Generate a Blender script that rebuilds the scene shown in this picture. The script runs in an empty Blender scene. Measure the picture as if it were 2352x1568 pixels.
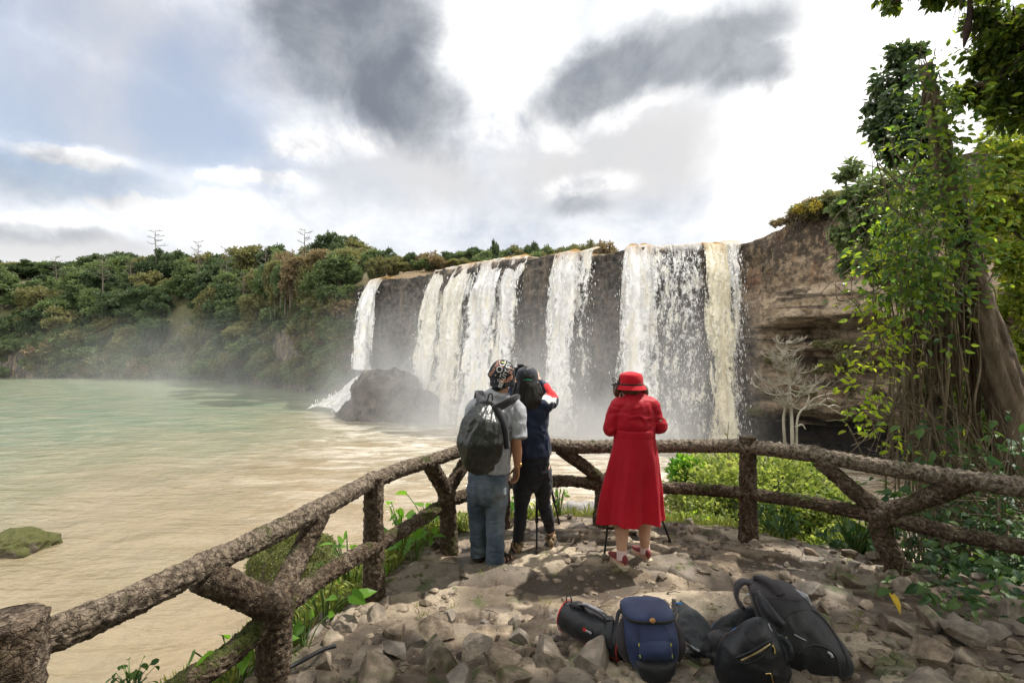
import bpy, math, random
import numpy as np
from mathutils import Vector, Matrix
R = math.radians
SC = bpy.context.scene
COL = SC.collection
rng = np.random.default_rng(7)
random.seed(7)
# 17 mm lens, level, 1.86 m above the lookout floor; at() turns a spot seen at photo point (u, v) and its distance into metres
F, CH = 1110.67, 1.86
def at(u, v, d): return np.array(((u-1176)/F*d, d, CH-(v-784)/F*d))

# ------------------------------------------------------------------ noise
def _hash(ix, iy, iz, s):
    n = (ix*374761393 + iy*668265263 + iz*1440662683 + s*1274126177) & 0xffffffff
    n = ((n ^ (n >> 13))*1274126177) & 0xffffffff
    n = ((n ^ (n >> 15))*2246822519) & 0xffffffff
    return ((n ^ (n >> 16)) & 0xffff)/65535.0
def vn(p, s=0):
    p = np.asarray(p, float)
    i = np.floor(p).astype(np.int64); f = p-i; f = f*f*(3-2*f)
    x, y, z = i[..., 0], i[..., 1], i[..., 2]; a, b, c = f[..., 0], f[..., 1], f[..., 2]
    r = 0
    for dx in (0, 1):
        for dy in (0, 1):
            for dz in (0, 1):
                r = r+_hash(x+dx, y+dy, z+dz, s)*(a if dx else 1-a)*(b if dy else 1-b)*(c if dz else 1-c)
    return r*2-1
def fbm(p, o=4, s=0, g=.5):
    p = np.asarray(p, float); r = 0; a = 1; t = 0
    for k in range(o):
        r = r+a*vn(p*(2.03**k)+k*17.3, s+k); t += a; a *= g
    return r/t
def vor2(p, s=0):
    """F1, F2, cell hash, offset from the cell point (2-D)"""
    p = np.asarray(p, float); i = np.floor(p).astype(np.int64)
    f1 = np.full(len(p), 9.); f2 = np.full(len(p), 9.); idd = np.zeros(len(p)); off = np.zeros((len(p), 2))
    z0 = np.zeros(len(p), np.int64)
    for dx in (-1, 0, 1):
        for dy in (-1, 0, 1):
            cx, cy = i[:, 0]+dx, i[:, 1]+dy
            q = np.stack([cx+.1+.8*_hash(cx, cy, z0, s), cy+.1+.8*_hash(cx, cy, z0+1, s)], 1)
            dv = p-q; d = np.hypot(dv[:, 0], dv[:, 1]); m = d < f1
            f2 = np.where(m, f1, np.minimum(f2, d)); idd = np.where(m, _hash(cx, cy, z0+2, s), idd)
            off[m] = dv[m]; f1 = np.where(m, d, f1)
    return f1, f2, idd, off
def sstep(a, b, x):
    t = np.clip((np.asarray(x, float)-a)/(b-a), 0, 1); return t*t*(3-2*t)
def unit(v):
    v = np.asarray(v, float); return v/np.maximum(np.linalg.norm(v, axis=-1, keepdims=True), 1e-9)
def crom(pts, n):
    """n points on a Catmull-Rom curve through pts (any width)"""
    pts = np.asarray(pts, float)
    if len(pts) == 2: return pts[0]+(pts[1]-pts[0])*np.linspace(0, 1, n)[:, None]
    q = np.vstack([2*pts[0]-pts[1], pts, 2*pts[-1]-pts[-2]])
    t = np.linspace(0, len(pts)-1-1e-9, n); k = t.astype(int); f = (t-k)[:, None]
    a, b, c, d = q[k], q[k+1], q[k+2], q[k+3]
    return .5*(2*b+(c-a)*f+(2*a-5*b+4*c-d)*f*f+(3*b-a-3*c+d)*f**3)

# ------------------------------------------------------------------ mesh builder
class MB:
    def __init__(s): s.v = []; s.f = []; s.n = 0; s.uv = []; s.uv2 = []
    def add(s, v, f, m=0, smooth=True, uv=None):
        v = np.asarray(v, float).reshape(-1, 3)
        groups = {}
        if isinstance(f, np.ndarray): groups[f.shape[1]] = f
        else:
            for q in f: groups.setdefault(len(q), []).append(q)
        for k, q in groups.items(): s.f.append((np.asarray(q, np.int64)+s.n, m, smooth))
        s.v.append(v); s.uv.append(np.zeros((len(v), 4)) if uv is None else uv); s.n += len(v)
    def verts(s): return np.vstack(s.v)
    def mesh(s, name, mats, disp=None, uv=False):
        me = bpy.data.meshes.new(name); v = s.verts()
        if disp is not None: v = disp(v)
        me.vertices.add(len(v)); me.vertices.foreach_set('co', v.ravel())
        li = np.concatenate([q.ravel() for q, m, sm in s.f])
        cnt = np.concatenate([np.full(len(q), q.shape[1]) for q, m, sm in s.f])
        st = np.concatenate([[0], np.cumsum(cnt)[:-1]])
        me.loops.add(len(li)); me.loops.foreach_set('vertex_index', li.astype(np.int32))
        me.polygons.add(len(cnt)); me.polygons.foreach_set('loop_start', st.astype(np.int32))
        me.polygons.foreach_set('material_index', np.concatenate([np.full(len(q), m) for q, m, sm in s.f]).astype(np.int32))
        me.polygons.foreach_set('use_smooth', np.concatenate([np.full(len(q), sm) for q, m, sm in s.f]))
        me.update(calc_edges=True)
        if uv:
            U = np.vstack([np.hstack([q, np.ones((len(q), 4-q.shape[1]))]) for q in s.uv])[li].astype(np.float32)
            l = me.uv_layers.new(name='flow'); l.data.foreach_set('uv', np.ascontiguousarray(U[:, :2]).ravel()); l = me.uv_layers.new(name='edge'); l.data.foreach_set('uv', np.ascontiguousarray(U[:, 2:]).ravel())
        me.validate()
        for m in (mats if isinstance(mats, (list, tuple)) else [mats]): me.materials.append(m)
        return me
    def obj(s, name, mats, parent=None, disp=None, uv=False): return link(name, s.mesh(name, mats, disp, uv), parent)
def link(name, data, parent=None):
    o = bpy.data.objects.new(name, data); COL.objects.link(o)
    if parent is not None:
        kids.setdefault(parent, []).append(o)
        o.parent = parent; o.matrix_parent_inverse = Matrix.Translation(parent.location).inverted() if parent.rotation_euler.z == 0 else Matrix()
    return o
def tag(o, label=None, cat=None, group=None, kind=None):
    if label: o['label'] = label
    if cat: o['category'] = cat
    if group: o['group'] = group
    if kind: o['kind'] = kind
    return o
def empty(name, loc, label, cat, group=None):
    o = bpy.data.objects.new(name, None); COL.objects.link(o); o.location = tuple(float(q) for q in loc)
    o.empty_display_size = .1
    return tag(o, label, cat, group)
def copy_tree(o, loc=None, rz=0, sc=1, label=None):
    """a thing with copies of its parts and their sub-parts"""
    c = o.copy(); COL.objects.link(c)
    for ch in kids.get(o, []):
        d = ch.copy(); COL.objects.link(d); d.parent = c
    if loc is not None: c.location = tuple(float(q) for q in loc)
    c.rotation_euler = (0, 0, rz); c.scale = (sc, sc, sc) if not hasattr(sc, '__len__') else sc
    if label: c['label'] = label
    return c
kids = {}
def frames(path, up=(0, 0, 1)):
    path = np.asarray(path, float); t = unit(np.gradient(path, axis=0))
    b = np.zeros_like(t); ref = np.array(up, float)
    if abs(t[0] @ ref) > .9: ref = np.array((0, 1., 0))
    n0 = unit(ref-t[0]*(ref @ t[0]))
    N = []
    for k in range(len(t)):
        n0 = unit(n0-t[k]*(n0 @ t[k])); N.append(n0)
    N = np.array(N); return t, N, np.cross(t, N)
def tube(mb, pts, rad, seg=12, n=None, m=0, cap=True, flat=1., up=(0, 0, 1), disp=None, smooth=True, closed_tip=True):
    """tube along a curve; rad: one number, a list along the curve; flat scales the second axis"""
    n = n or max(2, len(pts)*4); path = crom(pts, n)
    r = np.interp(np.linspace(0, 1, n), np.linspace(0, 1, len(rad)), rad) if hasattr(rad, '__len__') else np.full(n, rad)
    t, a, b = frames(path, up); th = np.linspace(0, 2*np.pi, seg, endpoint=False)
    rr = r[:, None]*np.ones(seg)
    if disp is not None:
        cs = np.concatenate([[0], np.cumsum(np.linalg.norm(np.diff(path, axis=0), axis=1))])
        rr = rr+disp(cs[:, None]+0*th, th[None]+0*cs[:, None], rr)
    fl = np.interp(np.linspace(0, 1, n), np.linspace(0, 1, len(flat)), flat) if hasattr(flat, '__len__') else np.full(n, flat)
    v = path[:, None]+(a[:, None]*np.cos(th)[None, :, None]+b[:, None]*(np.sin(th)[None, :, None]*fl[:, None, None]))*rr[..., None]
    i = np.arange(n-1)[:, None]*seg; j = np.arange(seg)[None]; k = (j+1) % seg
    f = np.stack([i+j, i+k, i+seg+k, i+seg+j], -1).reshape(-1, 4)
    v = v.reshape(-1, 3); fs = [tuple(q) for q in f] if cap else f
    if cap:
        fs.append(tuple(range(seg))[::-1]); fs.append(tuple((n-1)*seg+q for q in range(seg)))
    mb.add(v, fs, m, smooth); return path
def loft(mb, rings, seg=24, m=0, cap=True, power=2., smooth=True, mod=None):
    """rings: (x, y, z, rx, ry[, yaw[, power]]) stacked upward; super-ellipse sections; mod(theta, ring index)->factor"""
    V = []; th = np.linspace(0, 2*np.pi, seg, endpoint=False)
    for q, rg in enumerate(rings):
        x, y, z, rx, ry = rg[:5]; yaw = rg[5] if len(rg) > 5 else 0; pw = rg[6] if len(rg) > 6 else power
        c, s_ = np.cos(th), np.sin(th)
        X = np.sign(c)*np.abs(c)**(2/pw)*rx; Y = np.sign(s_)*np.abs(s_)**(2/pw)*ry
        if mod is not None:
            k = mod(th, q); X = X*k; Y = Y*k
        V.append(np.stack([x+X*math.cos(yaw)-Y*math.sin(yaw), y+X*math.sin(yaw)+Y*math.cos(yaw), z+0*X], 1))
    n = len(rings); i = np.arange(n-1)[:, None]*seg; j = np.arange(seg)[None]; k = (j+1) % seg
    f = [tuple(q) for q in np.stack([i+j, i+k, i+seg+k, i+seg+j], -1).reshape(-1, 4)]
    if cap: f.append(tuple(range(seg))[::-1]); f.append(tuple((n-1)*seg+q for q in range(seg)))
    mb.add(np.vstack(V), f, m, smooth)
def interp_rings(rings, n):
    a = np.array([tuple(r)+(0,)*(6-len(r)) if len(r) < 6 else tuple(r[:6]) for r in rings], float); return [tuple(q) for q in crom(a, n)]
def ball(mb, c, r, m=0, seg=16, rings=10, rot=None):
    r = np.ones(3)*r
    th = np.linspace(0, 2*np.pi, seg, endpoint=False); ph = np.linspace(-np.pi/2+.02, np.pi/2-.02, rings)
    v = np.stack([np.cos(ph)[:, None]*np.cos(th), np.cos(ph)[:, None]*np.sin(th), np.sin(ph)[:, None]+0*th], -1).reshape(-1, 3)*r
    if rot is not None: v = v @ np.array(rot.to_3x3()).T
    i = np.arange(rings-1)[:, None]*seg; j = np.arange(seg)[None]; k = (j+1) % seg
    f = [tuple(q) for q in np.stack([i+j, i+k, i+seg+k, i+seg+j], -1).reshape(-1, 4)]
    f.append(tuple(range(seg))[::-1]); f.append(tuple((rings-1)*seg+q for q in range(seg)))
    mb.add(v+np.asarray(c, float), f, m)
def grid(mb, V, m=0, smooth=True, uv=None):
    """V: (n, k, 3) array of points joined as a sheet"""
    n, k = V.shape[:2]; i = np.arange(n-1)[:, None]*k; j = np.arange(k-1)[None]
    f = np.stack([i+j, i+k+j, i+k+j+1, i+j+1], -1).reshape(-1, 4)
    mb.add(V.reshape(-1, 3), f, m, smooth, None if uv is None else uv.reshape(-1, uv.shape[-1]))
def box(mb, c, size, rot=None, m=0, bev=.15, seg=1):
    """bevelled box: c centre, size full extents"""
    x, y, z = np.array(size)/2.; b = bev*min(x, y, z)
    vs = []
    for sx in (-1, 1):
        for sy in (-1, 1):
            for sz in (-1, 1):
                vs += [(sx*(x-b), sy*(y-b), sz*z), (sx*(x-b), sy*y, sz*(z-b)), (sx*x, sy*(y-b), sz*(z-b))]
    v = np.array(vs)
    if rot is not None: v = v @ np.array(rot.to_3x3()).T
    I = lambda sx, sy, sz, k: ((sx > 0)*4+(sy > 0)*2+(sz > 0))*3+k
    f = []
    for s_ in (-1, 1):
        f.append([I(-1, -1, s_, 0), I(1, -1, s_, 0), I(1, 1, s_, 0), I(-1, 1, s_, 0)][::s_])
        f.append([I(-1, s_, -1, 1), I(-1, s_, 1, 1), I(1, s_, 1, 1), I(1, s_, -1, 1)][::s_])
        f.append([I(s_, -1, -1, 2), I(s_, 1, -1, 2), I(s_, 1, 1, 2), I(s_, -1, 1, 2)][::s_])
    for a in (-1, 1):
        for c2 in (-1, 1):
            f.append([I(-1, a, c2, 0), I(1, a, c2, 0), I(1, a, c2, 1), I(-1, a, c2, 1)][::-a*c2])
            f.append([I(a, -1, c2, 0), I(a, 1, c2, 0), I(a, 1, c2, 2), I(a, -1, c2, 2)][::a*c2])
            f.append([I(a, c2, -1, 1), I(a, c2, 1, 1), I(a, c2, 1, 2), I(a, c2, -1, 2)][::-a*c2])
    for sx in (-1, 1):
        for sy in (-1, 1):
            for sz in (-1, 1): f.append([I(sx, sy, sz, 0), I(sx, sy, sz, 1), I(sx, sy, sz, 2)][::-sx*sy*sz])
    mb.add(v+np.asarray(c, float), [tuple(q) for q in f], m, False)
def fuse(mb, name, mats, voxel=.007, smooth=4, parent=None, disp=None):
    """join overlapping solids into ONE continuous skin (voxel remesh), optional displacement along normals"""
    me = mb.mesh(name, mats); o = bpy.data.objects.new('tmp', me); COL.objects.link(o)
    md = o.modifiers.new('r', 'REMESH'); md.mode = 'VOXEL'; md.voxel_size = voxel; md.use_smooth_shade = True
    if smooth:
        sm = o.modifiers.new('s', 'SMOOTH'); sm.factor = .5; sm.iterations = smooth
    dg = bpy.context.evaluated_depsgraph_get(); dg.update()
    out = bpy.data.meshes.new_from_object(o.evaluated_get(dg), depsgraph=dg); out.name = name
    bpy.data.objects.remove(o); bpy.data.meshes.remove(me)
    if disp is not None:
        n = len(out.vertices); v = np.empty(n*3, np.float32); out.vertices.foreach_get('co', v); v = v.reshape(-1, 3).astype(float)
        nr = np.empty(n*3, np.float32); out.vertex_normals.foreach_get('vector', nr); nr = nr.reshape(-1, 3)
        v = v+nr*disp(v)[:, None]; out.vertices.foreach_set('co', v.ravel().astype(np.float32)); out.update()
    out.materials.clear()
    for m in (mats if isinstance(mats, (list, tuple)) else [mats]): out.materials.append(m)
    return link(name, out, parent)
# leaf templates: (along, across, up)
LEAF = (np.array([(0, 0, 0), (.3, .24, .07), (.33, 0, 0), (.3, -.24, .07), (.7, .2, 0), (.7, 0, -.07), (.7, -.2, 0), (1, 0, -.2)]),
        [(0, 2, 1), (0, 3, 2), (1, 2, 5, 4), (2, 3, 6, 5), (4, 5, 7), (5, 6, 7)])
SMALL = (np.array([(0, 0, 0), (.5, .3, .06), (1, 0, -.1), (.5, -.3, .06)]), [(0, 3, 2, 1)])
CLUMP = (np.array([(0, 0, 0), (.4, .32, .1), (1, .1, -.12), (.5, -.3, .1), (.1, .1, .05), (.25, .55, .25), (.05, .9, -.05), (-.2, .45, .2), (0, -.1, .02), (-.45, -.3, .16), (-.75, .1, -.1), (-.4, .25, .12)]), [(0, 3, 2, 1), (4, 5, 6, 7), (8, 9, 10, 11)])
HEART = (np.array([(0, 0, 0), (-.14, .2, .02), (.1, .38, .04), (.12, 0, -.02), (.1, -.38, .04), (-.14, -.2, .02), (.5, .3, 0), (.52, 0, -.05), (.5, -.3, 0), (1, 0, -.16)]),
         [(0, 3, 2, 1), (0, 5, 4, 3), (3, 7, 6, 2), (3, 4, 8, 7), (7, 9, 6), (7, 8, 9)])
BLADE = (np.array([(0, .03, 0), (0, -.03, 0), (.5, .035, .02), (.5, -.035, .02), (.85, .02, -.04), (.85, -.02, -.04), (1, 0, -.1)]), [(0, 1, 3, 2), (2, 3, 5, 4), (4, 5, 6)])
def leaves(mb, pos, along, size, tmpl, r, upbias=.6, m=0):
    """one small leaf mesh per position; along: growing direction"""
    n = len(pos); T, fs = tmpl
    a = unit(along+r.normal(0, .35, (n, 3))); u = unit(np.array((0, 0, upbias))+r.normal(0, .6, (n, 3)))
    s = unit(np.cross(u, a)); u = np.cross(a, s)
    V = pos[:, None]+np.asarray(size).reshape(-1, 1, 1)*(T[None, :, :1]*a[:, None]+T[None, :, 1:2]*s[:, None]+T[None, :, 2:3]*u[:, None])
    k = len(T); base = (np.arange(n)*k)[:, None]
    off = mb.n; mb.v.append(V.reshape(-1, 3)); mb.uv.append(np.zeros((n*k, 2))); mb.n += n*k
    for L in set(len(q) for q in fs):
        q = np.array([f for f in fs if len(f) == L]); mb.f.append(((base[:, :, None]+q[None]).reshape(-1, L)+off, m, False))

# ------------------------------------------------------------------ materials
class NT:
    def __init__(s, tree): s.t = tree
    def n(s, typ, inp=None, out=0, **props):
        nd = s.t.nodes.new(typ)
        for k, v in props.items(): setattr(nd, k, v)
        for k, v in (inp or {}).items():
            sk = nd.inputs[k]
            if isinstance(v, bpy.types.NodeSocket): s.t.links.new(v, sk)
            elif isinstance(v, (tuple, list)) and sk.type == 'RGBA' and len(v) == 3: sk.default_value = (*v, 1)
            else: sk.default_value = v
        s.last = nd
        return nd.outputs[out]
    def m(s, op, a, b=0., c=0., clamp=False): return s.n('ShaderNodeMath', {0: a, 1: b, 2: c}, operation=op, use_clamp=clamp)
    def vm(s, op, a, b=(0, 0, 0)): return s.n('ShaderNodeVectorMath', {0: a, 1: b}, operation=op)
    def mix(s, f, a, b, mode='MIX'):
        nd = s.t.nodes.new('ShaderNodeMix'); nd.data_type = 'RGBA'; nd.blend_type = mode
        for k, v in ((0, f), (6, a), (7, b)):
            if isinstance(v, bpy.types.NodeSocket): s.t.links.new(v, nd.inputs[k])
            else: nd.inputs[k].default_value = (*v, 1) if isinstance(v, tuple) and len(v) == 3 else v
        return nd.outputs[2]
    def ramp(s, f, stops, interp='LINEAR'):
        nd = s.t.nodes.new('ShaderNodeValToRGB'); s.t.links.new(f, nd.inputs[0]); cr = nd.color_ramp; cr.interpolation = interp
        while len(cr.elements) < len(stops): cr.elements.new(.5)
        for e, (p, c) in zip(cr.elements, stops): e.position = p; e.color = (*c, 1) if hasattr(c, '__len__') else (c, c, c, 1)
        return nd.outputs[0]
    def step(s, a, b, x): return s.n('ShaderNodeMapRange', {'Value': x, 'From Min': a, 'From Max': b}, interpolation_type='SMOOTHSTEP')
    def noise(s, vec, scale, detail=5, rough=.55, dist=0., out=0):
        return s.n('ShaderNodeTexNoise', {'Vector': vec, 'Scale': scale, 'Detail': detail, 'Roughness': rough, 'Distortion': dist}, out)
    def vor(s, vec, scale, feature='F1', out=0, rnd=1.):
        return s.n('ShaderNodeTexVoronoi', {'Vector': vec, 'Scale': scale, 'Randomness': rnd}, out, feature=feature)
    def mapping(s, vec, sc=(1, 1, 1), rot=(0, 0, 0)): return s.n('ShaderNodeMapping', {'Vector': vec, 'Scale': sc, 'Rotation': rot})
def newmat(name):
    m = bpy.data.materials.new(name); m.use_nodes = True; t = NT(m.node_tree)
    b = m.node_tree.nodes['Principled BSDF']; t.b = b; t.o = m.node_tree.nodes['Material Output']
    return m, t
def setb(t, **kw):
    names = dict(col='Base Color', rough='Roughness', spec='Specular IOR Level', metal='Metallic', normal='Normal', sheen='Sheen Weight', alpha='Alpha', coat='Coat Weight')
    for k, v in kw.items():
        sk = t.b.inputs[names[k]]
        if isinstance(v, bpy.types.NodeSocket): t.t.links.new(v, sk)
        elif sk.type == 'RGBA': sk.default_value = (*v, 1)
        else: sk.default_value = v
def stdmat(name, cols, scale=4, detail=6, stretch=(1, 1, 1), rough=.8, spec=.3, bump=.4, bscale=25, bdist=.01, metal=0, moss=None, speck=None, world=False, sheen=0, brough=.6):
    """noise-coloured surface: cols = ramp stops; moss = (colour, amount 0..1, upward bias)"""
    m, t = newmat(name)
    tc = t.n('ShaderNodeNewGeometry') if world else t.n('ShaderNodeTexCoord', out=3)
    v = t.mapping(tc, stretch)
    c = t.ramp(t.noise(v, scale, detail, .6), cols)
    if speck: c = t.mix(t.m('MULTIPLY', t.step(speck[1], speck[1]+.12, t.noise(v, speck[2], 4)), speck[3] if len(speck) > 3 else .8), c, speck[0])
    h = t.noise(v, bscale, 8, brough)
    r = rough
    if moss:
        t.n('ShaderNodeNewGeometry'); nz = t.n('ShaderNodeSeparateXYZ', {0: t.last.outputs['Normal']}, 2)
        k = t.m('ADD', t.noise(tc, moss[3] if len(moss) > 3 else 6, 5), t.m('MULTIPLY', nz, moss[2]))
        k = t.step(1-moss[1], 1.14-moss[1], k)
        gc = t.mix(t.noise(tc, 30, 4), moss[0], tuple(q*.35 for q in moss[0])); c = t.mix(k, c, gc)
    setb(t, col=c, rough=r, spec=spec, metal=metal, sheen=sheen, normal=t.n('ShaderNodeBump', {'Strength': bump, 'Distance': bdist, 'Height': h}))
    return m
def leafmat(name, a, b, c, trans=.45, rough=.45, spec=.35, glow=1.6):
    """leaf colours vary from leaf to leaf; part of the light passes through"""
    m, t = newmat(name)
    t.n('ShaderNodeNewGeometry'); rnd = t.last.outputs['Random Per Island']
    oi = t.n('ShaderNodeObjectInfo', out=5)
    pos = t.n('ShaderNodeTexCoord', out=3)
    k = t.m('ADD', t.m('MULTIPLY', rnd, .62), t.m('MULTIPLY', t.m('ADD', t.noise(pos, .55, 3), t.m('MULTIPLY', oi, .25)), .42))
    col = t.ramp(k, [(.1, a), (.5, b), (.88, c)])
    setb(t, col=col, rough=rough, spec=spec)
    tr = t.n('ShaderNodeBsdfTranslucent', {0: t.mix(1., col, tuple(q*glow for q in (1, 1, .55)), 'MULTIPLY')})
    mx = t.n('ShaderNodeMixShader', {0: trans, 1: t.b.outputs[0], 2: tr}); t.t.links.new(mx, t.o.inputs[0])
    return m
# ================================================================== camera, sun, sky
cam = bpy.data.cameras.new('camera'); co = link('camera', cam); cam.lens = 17; cam.sensor_width = 36
cam.clip_end = 3000; cam.clip_start = .05; co.location = (0, 0, CH); co.rotation_euler = (R(90), 0, 0); SC.camera = co
SUN_EL, SUN_AZ = R(57), R(62)          # azimuth measured from straight ahead (+y) towards the right (+x)
sl = bpy.data.lights.new('sun', 'SUN'); sl.energy = 5.; sl.angle = R(.8); sl.color = (1, .95, .86); so = link('sun', sl)
sdir = Vector((math.sin(SUN_AZ)*math.cos(SUN_EL), math.cos(SUN_AZ)*math.cos(SUN_EL), math.sin(SUN_EL)))
so.rotation_euler = sdir.to_track_quat('Z', 'Y').to_euler()
SC.view_settings.view_transform = 'Standard'; SC.view_settings.look = 'None'; SC.view_settings.exposure = .4; SC.view_settings.gamma = 1
SC.cycles.use_denoising = True; SC.cycles.transparent_max_bounces = 24; SC.cycles.max_bounces = 8
SC.cycles.diffuse_bounces = 3; SC.cycles.glossy_bounces = 2; SC.cycles.transmission_bounces = 3; SC.cycles.volume_bounces = 2
SC.cycles.sample_clamp_indirect = 6; SC.cycles.adaptive_threshold = .02
W = bpy.data.worlds.new('World'); SC.world = W; W.use_nodes = True
t = NT(W.node_tree); W.node_tree.nodes.remove(W.node_tree.nodes['Background']); wo = W.node_tree.nodes['World Output']
sky = t.n('ShaderNodeTexSky', sky_type='NISHITA', sun_disc=False, sun_elevation=SUN_EL, sun_rotation=SUN_AZ, air_density=1., dust_density=1.5, ozone_density=1.)
bg1 = t.n('ShaderNodeBackground', {0: sky, 1: .14})
d = t.n('ShaderNodeTexCoord'); d = t.vm('NORMALIZE', d)
t.n('ShaderNodeSeparateXYZ', {0: d}); dx, dy, dz = t.last.outputs
az = t.m('ARCTAN2', dx, dy); el = t.m('ARCSINE', dz)
# clouds drift on a flat layer: noise looked up where the view ray meets it
cz = t.m('ADD', t.m('MAXIMUM', dz, 0.), .16)
lay = t.n('ShaderNodeCombineXYZ', {0: t.m('DIVIDE', dx, cz), 1: t.m('DIVIDE', dy, cz), 2: .3})
nl = t.noise(lay, 1.3, 8, .58, .3); nf = t.noise(d, 5.5, 9, .6, .35); nb = t.noise(d, 2.3, 7, .55, .2)
edgy = t.m('MULTIPLY', t.m('SUBTRACT', t.noise(d, 8.5, 10, .62, .5), .5), 1.5)
wob = t.m('MULTIPLY', t.m('SUBTRACT', t.noise(d, 3.2, 7, .6, .3), .5), .5); wob2 = t.m('MULTIPLY', t.m('SUBTRACT', t.noise(t.vm('ADD', d, (5, 3, 1)), 3.4, 7, .6, .3), .5), .42)
def blob(u, v, ru, rv, rot=0., soft=.55, w=1.):
    """soft-edged cloud mass round the direction of photo point (u, v); radii in the same units"""
    a0 = math.atan2(u-1176, F); e0 = math.atan2(784-v, math.hypot(F, u-1176)); sa, se = ru/F*math.cos(a0)**2, rv/F*math.cos(a0)
    A = t.m('ADD', t.m('SUBTRACT', az, a0), t.m('MULTIPLY', wob, w)); E = t.m('ADD', t.m('SUBTRACT', el, e0), t.m('MULTIPLY', wob2, w))
    c, s = math.cos(rot), math.sin(rot)
    X = t.m('DIVIDE', t.m('ADD', t.m('MULTIPLY', A, c), t.m('MULTIPLY', E, s)), sa); Y = t.m('DIVIDE', t.m('SUBTRACT', t.m('MULTIPLY', E, c), t.m('MULTIPLY', A, s)), se)
    r = t.m('SQRT', t.m('ADD', t.m('MULTIPLY', X, X), t.m('MULTIPLY', Y, Y)))
    return t.step(1+soft*.34, 1-soft*.62, t.m('ADD', r, t.m('MULTIPLY', edgy, .42)))
def mx(*a):
    r = a[0]
    for q in a[1:]: r = t.m('MAXIMUM', r, q)
    return r
dark1 = mx(blob(815, 80, 235, 165, 0, .75, .42), blob(900, 205, 205, 120, -.45, .85, .45), blob(690, 60, 130, 100, 0, .8, .5))
dark2 = mx(blob(1590, 112, 265, 74, .08, .75, .38), blob(1400, 168, 180, 76, .35, .8, .42), blob(1710, 160, 130, 62, 0, .9, .4))
dark3 = mx(blob(170, 395, 320, 72, -.08, .9, .35), blob(60, 520, 220, 26, 0, 1., .3), blob(1330, 470, 75, 26, 0, 1., .3))
grey4 = mx(blob(1150, 110, 80, 80, 0, 1., .5), blob(1430, 370, 360, 120, 0, 1., .4), blob(330, 60, 420, 90, -.1, 1., .5), blob(150, 560, 420, 40, 0, 1., .5), blob(880, 400, 330, 90, 0, 1., .4), blob(330, 260, 420, 130, 0, 1., .4))
blue = mx(blob(250, 200, 640, 260, -.1, .9, .3), blob(480, 330, 520, 110, -.1, 1., .3))
glare = mx(blob(1960, 260, 330, 330, 0, 1., .1), blob(1150, 60, 150, 120, 0, 1., .5))
puff = mx(blob(690, 345, 85, 50, 0, .9, .4), blob(420, 480, 300, 34, .05, 1., .6), blob(120, 490, 190, 26, 0, 1., .5), blob(590, 425, 150, 34, 0, 1., .6), blob(1300, 250, 260, 50, .1, 1., .6), blob(190, 340, 220, 34, -.1, 1., .3), blob(1350, 430, 100, 36, 0, 1., .3), blob(820, 330, 80, 40, 0, 1., .3))
lum = t.mix(t.ramp(t.m('ADD', t.m('MULTIPLY', nl, .3), t.m('MULTIPLY', nf, .7)), [(.38, 0.), (.6, 1.)]), (.52, .56, .63), (.86, .865, .865))
lum = t.mix(t.m('MULTIPLY', grey4, t.m('ADD', .5, t.m('MULTIPLY', nf, .6)), clamp=True), lum, (.56, .555, .56))
cover = t.m('SUBTRACT', 1., t.m('MULTIPLY', blue, t.m('ADD', .12, t.m('MULTIPLY', t.step(.64, .4, nb), .45)), clamp=True), clamp=True)
lum = t.mix(t.m('MULTIPLY', puff, t.step(.36, .56, nf)), lum, (1., .99, .98))
lum = t.mix(glare, lum, (1.3, 1.28, 1.24))
shade = t.mix(t.step(.34, .72, nf), (.15, .17, .205), (.34, .365, .40))
kd = mx(t.m('MULTIPLY', dark1, .93), t.m('MULTIPLY', dark2, .87), t.m('MULTIPLY', dark3, .5))
lum = t.mix(kd, lum, shade)
cover = mx(cover, kd, puff)
# low bright haze over the horizon, a pale ground bounce below it
lum = t.mix(t.m('MULTIPLY', t.step(.17, .0, el), .75), lum, (.84, .85, .86))
lum = t.mix(t.step(0., -.15, el), lum, (.22, .2, .15))
# extra bright sky added behind the viewer to light the falls
lum = t.mix(t.m('MULTIPLY', t.step(.1, -.45, dy), t.step(.05, .3, el)), lum, (2.3, 2.25, 2.15))
bg2 = t.n('ShaderNodeBackground', {0: lum, 1: 1.})
mxs = t.n('ShaderNodeMixShader', {0: mx(cover, t.step(.02, -.02, el), t.step(.2, .02, el)), 1: bg1, 2: bg2})
W.node_tree.links.new(mxs, wo.inputs[0])
W.cycles.sampling_method = 'MANUAL'; W.cycles.sample_map_resolution = 512

# ================================================================== near bank
EDGE = np.array([(-2.1, -3), (-1.62, 1.2), (-1.33, 2.4), (-1.14, 3.4), (-.77, 4.25), (-.3, 4.85), (.3, 5.1), (.95, 5.15), (2.2, 4.8), (2.9, 4.25), (3.35, 3.75), (4.7, 2.6), (6.2, 1), (6.2, -3)])
def edge_dist(x, y):
    """metres outside the stone lookout (negative inside)"""
    p = np.stack([x, y], 1); best = np.full(len(p), 1e9); ins = np.zeros(len(p), bool)
    for a, b in zip(EDGE, np.roll(EDGE, -1, 0)):
        ab = b-a; k = np.clip(((p-a) @ ab)/(ab @ ab), 0, 1); best = np.minimum(best, np.linalg.norm(p-a-k[:, None]*ab, axis=1))
        c = (a[1] > p[:, 1]) != (b[1] > p[:, 1])
        with np.errstate(divide='ignore', invalid='ignore'): ins ^= c & (p[:, 0] < (b[0]-a[0])*(p[:, 1]-a[1])/(b[1]-a[1])+a[0])
    return np.where(ins, -best, best)
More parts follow.
